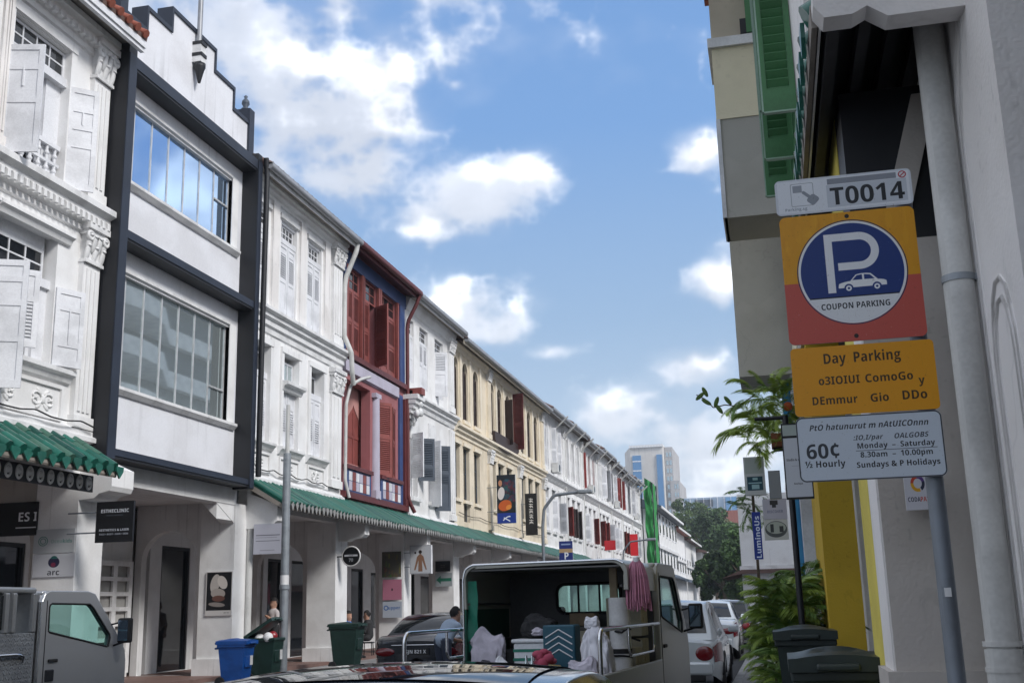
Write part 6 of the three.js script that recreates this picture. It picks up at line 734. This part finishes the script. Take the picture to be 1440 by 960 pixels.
palm('bushy potted palm with bright fronds beside the kerb', px(1110, 12.7), 12.7, 2.4, 170, leafA, { r: .2, f: .21 }); palm('low leafy potted palm at the pavement edge beyond the bright one', px(1092, 15.6), 15.6, 1.9, 120, leafA, { r: .19, f: .24 }); palm('tall dark potted palm against the yellow pillar', px(1134, 13.6), 13.6, 2.9, 70, leafB, { r: .2, f: .22 }); palm('small palm in clay pot behind the wheelie bins', px(1108, 11.5), 11.5, 1.35, 40, leafB, { r: .16, pm: M.clay, pot: .3, f: .28 });
{ const T = thing('plant_trough', 'empty black square planter on the pavement beside the kerb', 'planter', [px(1080, 14.1), .12, -14.1]); const b = part(T, 'trough', M.pot, [rbox(px(1080, 14.1) - .15, px(1080, 14.1) + .15, .12, .5, -14.3, -13.9, .015, 1)]); part(T, 'soil', M.soil, box(px(1080, 14.1) - .135, px(1080, 14.1) + .135, .5, .504, -14.28, -13.92)); for (let i = 0; i < 12; i++) putFrond(T, px(1080, 14.1) + R(-.1, .1), .5, -14.1 + R(-.1, .1), R(.22, .4), R(0, 6.28), R(0, .8), i % 3 ? leafB : leafA, i); T.userData.label = 'leafy black square planter at the kerb'; }
{ // plant spilling from an upper window box over the street
  const s = 14.6, [x0, y0] = onS(1098, 612, s), T = thing('balcony_plant', 'wild green plant spilling from a box above the street signs', 'plant', [x0, y0 - .1, -s]); part(T, 'box', M.clay, box(x0 - .12, x0 + .5, y0 - .14, y0 + .02, -s - .3, -s + .1)); part(T, 'bracket', M.black, box(x0 - .1, x0 + .8, y0 - .19, y0 - .14, -s - .12, -s - .06)); const q = rngOf(17);
  const [xa, ya] = onS(1075, 600, s), [xb, yb] = onS(1085, 585, s); putFrond(T, xa + .05, ya - .05, -s + .1, .78, Math.PI - .1, -.05, leafA, 1); putFrond(T, xa, ya - .12, -s, .6, Math.PI + .12, .05, leafA, 0); putFrond(T, xb, yb, -s, .5, Math.PI, .1, leafA, 3);
  for (let i = 0; i < 85; i++) { const [a, b] = onS(1050 + 66 * q(), 540 + 95 * q(), s); putFrond(T, a, b, -s + (q() - .5) * .4, .2 + .3 * q(), q() * 6.28, -.6 + 1.4 * q(), q() < .75 ? leafA : leafB, i); }
  // vine reaching out
  const vn = [[1062, 556], [1038, 572], [1020, 570], [1004, 574], [992, 562], [980, 556]].map(([u, v]) => { const [a, b] = onS(u, v, s); return [a, b, -s + .05]; }); part(T, 'vine', M.bark, tube(vn, .008, 6, 40)); for (const [u, v, r] of [[985, 558, .7], [992, 552, 2.0], [994, 566, -.6], [1008, 566, 1.2], [1012, 576, -1], [1024, 564, 2.2], [1036, 574, .3]]) { const [a, b] = onS(u, v, s), g = new THREE.SphereGeometry(.075, 8, 6); g.scale(1, .38, .16); g.rotateZ(r); g.translate(a, b, -s + .05); const k = new Float32Array(g.attributes.position.count * 3).fill(.8); g.setAttribute('color', new THREE.BufferAttribute(k, 3)); part(T, 'leaf', leafB, g); } part(T, 'flower', mat(.6, .12, .04), new THREE.IcosahedronGeometry(.06, 1).translate(x0 + .12, y0 + .35, -s + .1)); }
{ const s = 11.4, [x] = onS(1122, 800, s), T = thing('sign_post', 'thin black post standing among the palms', 'post', [x, .12, -s]); part(T, 'post', M.black, cyl(x, .12, 3.3, -s, .03, .03, 12)); part(T, 'arm', M.black, bar([x, 3.28, -s], [x - .3, 3.28, -s], .02)); }
// ---------------------------------------------------------------- people
function person(label, x, y, s, turn, bones, group) {      // bones: [a, b, ra, rb, colour]; one skin from a smooth union of tapered capsules
  const n = 76, mc = new MarchingCubes(n, M.rubber, false, false, 90000); mc.isolation = 0; mc.reset(); const S = 1.02, Yc = .92, cols = { s: [.42, .24, .17], h: [.012, .01, .01], ...bones.cols }, bs = bones.list.map(([a, b, ra, rb, c]) => ({ a: new THREE.Vector3(...a), b: new THREE.Vector3(...b), ra, rb, c })); bs.forEach(o => { o.d = o.b.clone().sub(o.a); o.l = o.d.lengthSq() || 1e-9; });
  const dist = (px, py, pz, o) => { const ax = px - o.a.x, ay = py - o.a.y, az = pz - o.a.z, t = clamp((ax * o.d.x + ay * o.d.y + az * o.d.z) / o.l); return Math.hypot(ax - o.d.x * t, ay - o.d.y * t, az - o.d.z * t) - mix(o.ra, o.rb, t); };
  for (let k = 0; k < n; k++) for (let j = 0; j < n; j++) for (let i = 0; i < n; i++) { const px = (i - n / 2) / (n / 2) * S, py = (j - n / 2) / (n / 2) * S + Yc, pz = (k - n / 2) / (n / 2) * S; let d = 9; for (const o of bs) { const e = dist(px, py, pz, o); const h = clamp(.5 + .5 * (d - e) / .03); d = mix(d, e, h) - .03 * h * (1 - h); } mc.field[i + j * n + k * n * n] = -d; }
  mc.update(); const cnt = mc.count, P = new Float32Array(cnt * 3), N = new Float32Array(cnt * 3), K = new Float32Array(cnt * 3); for (let i = 0; i < cnt; i++) { const X = mc.positionArray[3 * i] * S, Y = mc.positionArray[3 * i + 1] * S + Yc, Z = mc.positionArray[3 * i + 2] * S; P.set([X, Y, Z], 3 * i); let best = 9, c = 's'; for (const o of bs) { const e = dist(X, Y, Z, o); if (e < best) { best = e; c = o.c; } } K.set(cols[c], 3 * i); }
  const g = new THREE.BufferGeometry(); g.setAttribute('position', new THREE.BufferAttribute(P, 3)); g.setAttribute('color', new THREE.BufferAttribute(K, 3)); g.computeVertexNormals(); let N2 = N; { for (let i = 0; i < cnt; i++) N2.set([-mc.normalArray[3 * i], -mc.normalArray[3 * i + 1], -mc.normalArray[3 * i + 2]], 3 * i); const f = g.attributes.normal; let sgn = 0; for (let i = 0; i < cnt; i += 7) sgn += f.getX(i) * N2[3 * i] + f.getY(i) * N2[3 * i + 1] + f.getZ(i) * N2[3 * i + 2]; if (sgn < 0) for (let i = 0; i < N2.length; i++) N2[i] *= -1; g.setAttribute('normal', new THREE.BufferAttribute(N2, 3)); }
  const T = localThing('person', label, 'person', x, y, s, turn, group); part(T, 'body', new THREE.MeshStandardMaterial({ vertexColors: true, roughness: .85 }), g); const hd = bs.find(o => o.c === 'h'); return T;
}
const headBones = (x, y, z, f = 1) => [[[x, y, z], [x, y + .09, z], .082, .09, 's'], [[x, y - .06, z + .03 * f], [x, y + .01, z + .045 * f], .05, .06, 's'], [[x, y, z + .085 * f], [x, y + .02, z + .1 * f], .012, .01, 's'], [[x, y + .1, z - .03 * f], [x, y + .14, z], .094, .085, 'h'], [[x - .088, y + .02, z], [x - .09, y + .05, z], .015, .018, 's'], [[x + .088, y + .02, z], [x + .09, y + .05, z], .015, .018, 's'], [[x, y - .15, z - .01], [x, y - .02, z], .055, .05, 's']];
const hand = (x, y, z, dx, dy, dz) => [0, 1, 2, 3].map(i => [[x + (i - 1.5) * .018, y, z], [x + (i - 1.5) * .02 + dx, y + dy * (i === 3 ? .8 : 1), z + dz], .012, .009, 's']).concat([[[x, y, z], [x + dx * .4, y + dy * .3, z + dz * .5], .034, .03, 's'], [[x + .03, y, z], [x + .055, y + dy * .5, z + dz * .5], .012, .009, 's']]);
const standing = (cols, arm) => ({ cols, list: [...headBones(0, 1.52, 0), [[-.13, 1.34, 0], [.13, 1.34, 0], .075, .075, 't'], [[0, 1.3, 0], [0, 1.05, 0], .15, .135, 't'], [[-.05, 1.3, 0], [-.05, 1.0, 0], .125, .12, 't'], [[.05, 1.3, 0], [.05, 1.0, 0], .125, .12, 't'], [[-.17, 1.34, 0], [-.22, 1.08, -.03], .055, .045, 't'], [[-.22, 1.08, -.03], [-.2, .86, .06], .042, .032, 's'], ...hand(-.2, .84, .07, 0, -.09, .03), [[.17, 1.34, 0], [.23, 1.1, .02], .055, .045, 't'], ...(arm ? [[[.23, 1.1, .02], [.1, 1.22, .22], .042, .032, 's'], ...hand(.09, 1.23, .23, -.05, .05, .05)] : [[[.23, 1.1, .02], [.22, .86, .08], .042, .032, 's'], ...hand(.22, .84, .09, 0, -.09, .03)]), [[-.09, .98, 0], [-.1, .52, .02], .105, .07, 'l'], [[.09, .98, 0], [.11, .52, .03], .105, .07, 'l'], [[-.1, .52, .02], [-.1, .1, -.02], .068, .048, 'l'], [[.11, .52, .03], [.13, .1, .0], .068, .048, 'l'], [[-.1, .05, -.03], [-.11, .04, .14], .045, .035, 'k'], [[.13, .05, -.01], [.15, .04, .16], .045, .035, 'k']] });
const sitting = (cols) => ({ cols, list: [...headBones(0, 1.13, .04), [[-.13, .95, 0], [.13, .95, 0], .07, .07, 't'], [[0, .93, 0], [0, .6, -.03], .145, .14, 't'], [[-.17, .95, 0], [-.22, .7, .06], .053, .044, 't'], [[-.22, .7, .06], [-.1, .62, .28], .04, .032, 's'], ...hand(-.09, .62, .3, .03, -.01, .08), [[.17, .95, 0], [.22, .7, .06], .053, .044, 't'], [[.22, .7, .06], [.12, .66, .28], .04, .032, 's'], ...hand(.1, .66, .3, -.03, .02, .08), [[-.09, .52, 0], [-.11, .5, .42], .1, .07, 'l'], [[.09, .52, 0], [.11, .5, .42], .1, .07, 'l'], [[-.11, .5, .42], [-.11, .1, .46], .066, .045, 'l'], [[.11, .5, .42], [.13, .1, .4], .066, .045, 'l'], [[-.11, .05, .44], [-.11, .04, .6], .042, .033, 'k'], [[.13, .05, .38], [.13, .04, .54], .042, .033, 'k']] });
const bending = (cols) => ({ cols, list: [...headBones(.0, 1.34, .34), [[-.15, 1.2, .22], [.15, 1.2, .22], .075, .075, 't'], [[0, 1.18, .2], [0, .95, .02], .15, .14, 't'], [[-.06, 1.18, .2], [-.06, .95, .02], .125, .12, 't'], [[.06, 1.18, .2], [.06, .95, .02], .125, .12, 't'], [[-.19, 1.2, .22], [-.23, .98, .34], .055, .045, 't'], [[-.23, .98, .34], [-.16, .9, .56], .042, .032, 's'], ...hand(-.15, .9, .58, .02, -.03, .08), [[.19, 1.2, .22], [.24, .98, .34], .055, .045, 't'], [[.24, .98, .34], [.16, .92, .56], .042, .032, 's'], ...hand(.15, .92, .58, -.02, -.03, .08), [[-.09, .92, 0], [-.1, .5, .04], .105, .07, 'l'], [[.09, .92, 0], [.11, .5, .04], .105, .07, 'l'], [[-.1, .5, .04], [-.1, .1, -.02], .066, .047, 'l'], [[.11, .5, .04], [.12, .1, -.02], .066, .047, 'l'], [[-.1, .05, -.03], [-.1, .04, .14], .045, .035, 'k'], [[.12, .05, -.03], [.12, .04, .14], .045, .035, 'k']] });
const bk = [.02, .02, .022];
person('person in pale shirt and black trousers standing in the arcade doorway', -13.0, .2, 28.2, -.6, standing({ t: [.5, .46, .46], l: bk, k: bk }, true)); person('person in bright blue shirt sitting in the arcade', -12.25, .2, 31.6, 1.3, sitting({ t: [.06, .16, .46], l: bk, k: bk })); person('person in black sitting with bent arm in the arcade', -12.35, .2, 33.6, -1.4, sitting({ t: bk, l: bk, k: bk })); person('person in striped pale blue shirt leaning over beside the black saloon', onS(622, 880, 20.7)[0], 0, 20.7, 2.6, bending({ t: [.36, .44, .55], l: [.04, .05, .08], k: bk }));
for (const [x, s, t, k] of [[-12.25, 31.6, 1.3, 'blue shirted'], [-12.35, 33.6, -1.4, 'black clad']]) { const T = localThing('stool', 'dark stool under the ' + k + ' person', 'stool', x, .2, s, t); part(T, 'seat', M.black, rbox(-.18, .18, .36, .4, -.18, .18, .015, 2)); for (const a of [-1, 1]) for (const b of [-1, 1]) part(T, 'leg', M.black, bar([a * .15, 0, b * .15], [a * .13, .37, b * .13], .014)); }
// ---------------------------------------------------------------- the far end of the street
{ const T = thing('scaffold', 'green safety net over scaffolding at the row end', 'scaffold', [-11.4, 0, -106]); const f = (u, v) => new THREE.Vector3(-11.5 + .75 * u + .05 * Math.sin(v * 21), 3.9 + 9.2 * v - .5 * u * v, -105.6 + .12 * Math.sin(u * 9 + v * 14) * Math.sin(v * 5) + .1 * Math.sin(v * 31)); part(T, 'net', M.net, [patch(f, 0, 1, 0, 1, 30, 40), patch((u, v) => new THREE.Vector3(-10.75 + .06 * Math.sin(v * 23 + u * 9), 3.9 + 9.2 * v - .5 * v, -105.6 - 3.5 * u), 0, 1, 0, 1, 14, 30)]); for (const [x, z] of [[-11.75, -105.4], [-10.7, -105.4], [-10.7, -109], [-11.75, -109]]) part(T, 'pole', M.black, cyl(x, 0, 12.6, z, .05, .05, 8)); part(T, 'deck', M.dark, [box(-11.75, -10.7, 3.7, 3.85, -109, -105.5)]); }
function farHouse(label, s0, s1, h, mt, ro, o = {}) {
  const T = thing('house', label, 'house', [FX, 0, -s0], 0, 'white houses at the street end'), x0 = FX + (o.out || 0); part(T, 'wall', mt, box(x0 - 9, x0, 0, h, -s1, -s0)); part(T, 'roof', ro, cx([[x0 + .9, h - .15], [x0 + .9, h], [x0 - 4.5, h + (o.rise || 1.7)], [x0 - 9.6, h], [x0 - 9.6, h - .15]], s0 - .7, s1 + .2)); part(T, 'fascia', M.trimW, box(x0 + .85, x0 + .95, h - .22, h + .02, -s1, -s0 + .7)); part(T, 'canopy', M.slate, cx([[x0, 4.6], [x0 + 1.2, 4.1], [x0 + 1.2, 4.25], [x0, 4.8]], s0, s1));
  const n = Math.round((s1 - s0) / 4); for (let f = 0; f < o.floors || f < 2; f++) for (let i = 0; i < n; i++) { const a = s0 + (i + .3) * (s1 - s0) / n, w = part(T, 'window', M.paintW, box(x0 - .05, x0 + .06, 5.3 + f * 3.2, 7.5 + f * 3.2, -a - 1.5, -a)); if (5.3 + f * 3.2 + 2.2 > h) { T.remove(w); continue; } part(w, 'pane', M.glassDark, box(x0 + .05, x0 + .08, 5.45 + f * 3.2, 7.35 + f * 3.2, -a - 1.35, -a - .15)); }
  for (let i = 0; i < 3; i++) { const xa = x0 - 1.2 - i * 2.2; if (h > 8) { const w = part(T, 'window', M.paintW, box(xa - 1.1, xa, h - 3.4, h - 1.2, -s0 - .04, -s0 + .05)); part(w, 'pane', M.glassDark, box(xa - 1.0, xa - .1, h - 3.3, h - 1.3, -s0 + .05, -s0 + .07)); } } part(T, 'cornice', M.trimW, box(x0, x0 + .25, h - 3.9, h - 3.6, -s1, -s0)); return T;
}
farHouse('white corner house with dark hipped roof beyond the green net', 112, 138, 10.9, M.white2, M.slate, { out: .6, rise: 2.2 }); farHouse('white house with orange tiled roof and dark window box', 139, 158, 10.6, M.white, M.terra); farHouse('white house with ornate balcony front', 159, 180, 10.2, M.white2, M.oldtile); farHouse('pale house with an arched car porch', 181, 205, 9.4, M.white, M.oldtile, { out: .8 }); farHouse('low pale house before the trees', 206, 240, 8.4, M.white2, M.terra, { out: 1.4 });
{ // slab tower behind the row
  const s = 430, T = thing('office_tower', 'cream office tower with tall blue glass strips behind the row', 'tower', [onS(905, 700, s)[0], 0, -s]); const X = (u) => onS(u, 690, s)[0], Y = (v) => onS(910, v, s)[1], cr = mat(.62, .60, .57, { plaster: 30 }), bl = mat(.10, .24, .44, { phys: true, grime: 0, metalness: .3, roughness: .15 }), gr = mat(.44, .43, .43, { plaster: 26 });
  const body = part(T, 'body', cr, extr([[X(873), -s - 18], [X(889), -s], [X(935), -s], [X(937), -s - 3], [X(937), -s - 40], [X(873), -s - 40]], Y(627)).rotateX(Math.PI / 2).translate(0, Y(627), 0).scale(1, 1, 1)); part(T, 'glass_strip', bl, box(X(892), X(904), 4, Y(640), -s - .5, -s + .6)); part(T, 'glass_strip', bl, box(X(926), X(934), 4, Y(640), -s - .5, -s + .6)); part(T, 'parapet', M.trimW, box(X(888), X(936), Y(629), Y(625.5), -s - 20, -s + .8)); part(T, 'wing', gr, box(X(937), X(948), 0, Y(629), -s - 34, -s - 2)); part(T, 'low_wing', gr, box(X(943), X(956), 0, Y(677), -s - 34, -s - 1));
  for (let i = 0; i < 20; i++) for (let j = 0; j < 2; j++) { const y = 10 + i * 3.1; if (y + 2 < Y(632)) part(T, 'window', M.glassMid, box(X(939 + j * 4.5), X(942 + j * 4.5), y, y + 1.7, -s - 2.05, -s - 1.9)); if (y + 2 < Y(680)) part(T, 'window', M.glassMid, box(X(949 + j * 3.4), X(951 + j * 3.4), y, y + 1.7, -s - 1.05, -s - .9)); } for (let i = 0; i < 14; i++) part(T, 'floor_line', M.trimW, box(X(892), X(904), 8 + i * 3.6, 8.4 + i * 3.6, -s + .6, -s + .7)); }
{ const s = 400, X = (u) => onS(u, 720, s)[0], Y = (v) => onS(1000, v, s)[1], T = thing('glass_building', 'low blue glass block above the trees', 'building', [X(1000), 0, -s]); part(T, 'body', mat(.34, .42, .52, { phys: true, grime: 0, metalness: .4, roughness: .2 }), box(X(961), X(1043), 0, Y(699), -s - 30, -s)); part(T, 'glass_bay', mat(.16, .33, .55, { phys: true, grime: 0, metalness: .4, roughness: .15 }), box(X(1022), X(1037), 0, Y(700.5), -s - 2, -s + .8)); part(T, 'dark_band', M.slate, box(X(978), X(1004), Y(712), Y(702), -s, -s + .5)); part(T, 'tiled_annexe', M.terra, box(X(1020), X(1046), 0, Y(728), -s + 10, -s + 30)); for (let i = 0; i < 9; i++) part(T, 'mullion', M.trimW, box(X(962 + i * 9.6), X(962.5 + i * 9.6), 0, Y(699.5), -s, -s + .9)); }
function tree(label, x, s, h, w, seed, m) {
  const q = rngOf(seed), T = thing('tree', label, 'tree', [x, 0, -s], 0, 'trees at the street end'), P = [], K = [], N = []; part(T, 'trunk', M.bark, tube([[x, 0, -s], [x + .2, h * .3, -s], [x - .1, h * .6, -s + .2]], .28, 8, 14)); for (let i = 0; i < 6; i++) { const a = i * 1.05 + q(); part(T, 'limb', M.bark, tube([[x, h * (.3 + .05 * i), -s], [x + Math.cos(a) * w * .25, h * (.5 + .05 * i), -s + Math.sin(a) * w * .25], [x + Math.cos(a) * w * .38, h * (.6 + .06 * i), -s + Math.sin(a) * w * .38]], .1, 6, 10)); }
  const cl = []; for (let i = 0; i < 42; i++) { const a = q() * 6.28, t = q(), r = w * .5 * Math.sqrt(q()) * (.35 + .65 * Math.sin(Math.PI * (.15 + .8 * t))); cl.push([Math.cos(a) * r, h * (.22 + .76 * t), Math.sin(a) * r, w * (.09 + .09 * q())]); }
  for (const [cxx, cyy, czz, cr] of cl) { const tone = .6 + .7 * q(); for (let i = 0; i < 260; i++) { const u = 2 * q() - 1, a = q() * 6.28, rr = cr * Math.cbrt(.25 + .75 * q()), e = Math.sqrt(1 - u * u), p = new THREE.Vector3(cxx + rr * e * Math.cos(a), cyy + rr * u * .8, czz + rr * e * Math.sin(a)), d = new THREE.Vector3(q() - .5, q() - .5, q() - .5).normalize(), f = new THREE.Vector3(q() - .5, q() - .2, q() - .5).cross(d).normalize(), z = .16 + .2 * q(), k = tone * (.75 + .5 * q()); d.multiplyScalar(z); f.multiplyScalar(z * .55); for (const v of [p.clone().add(d), p.clone().add(f), p.clone().sub(d), p.clone().sub(d), p.clone().sub(f), p.clone().add(d)]) { P.push(v.x + x, v.y, v.z - s); K.push(k, k, k); } } }
  const g = new THREE.BufferGeometry(); g.setAttribute('position', new THREE.Float32BufferAttribute(P, 3)); g.setAttribute('color', new THREE.Float32BufferAttribute(K, 3)); g.computeVertexNormals(); part(T, 'crown', m, g);
}
const tA = leafMat(.085, .14, .035), tB = leafMat(.055, .10, .032);
for (const [lab, u, s, h, w, m] of [['tall dark tree in the middle at the street end', 1008, 190, 16.5, 9.5, tB], ['broad pale green tree rising over the white houses', 975, 235, 22, 12, tA], ['dark tree beside the far white wall', 1032, 170, 12.5, 7.5, tB], ['green tree behind the dark one at street end', 1000, 260, 23, 13, tA], ['low bushy tree by the last parked cars', 1018, 140, 7.5, 6.5, tB], ['rounded green tree between the houses and dark tree', 990, 205, 15, 9, tA], ['leaning tree over the right hand kerb end', 1050, 125, 9, 5.5, tB]]) tree(lab, onS(u, 840, s)[0], s, h, w, Math.round(u * 7 + s), m);
{ const s = 24, [x, y] = onS(1060, 712, s), T = thing('climbing_plant', 'leafy climber hanging behind the tall blue sign', 'plant', [x, y - .6, -s]); const q = rngOf(6); for (let i = 0; i < 26; i++) { const [a, b] = onS(1046 + 24 * q(), 690 + 55 * q(), s); putFrond(T, a, b, -s + (q() - .5) * .5, .3 + .25 * q(), q() * 6.28, -.9 + 1.4 * q(), leafB, i); } part(T, 'stem', M.bark, bar([x, .1, -s], [x, y + .5, -s], .03)); }
scene.fog = new THREE.FogExp2(new THREE.Color().setRGB(.62, .70, .80), .0005);
renderer.render(scene, camera);
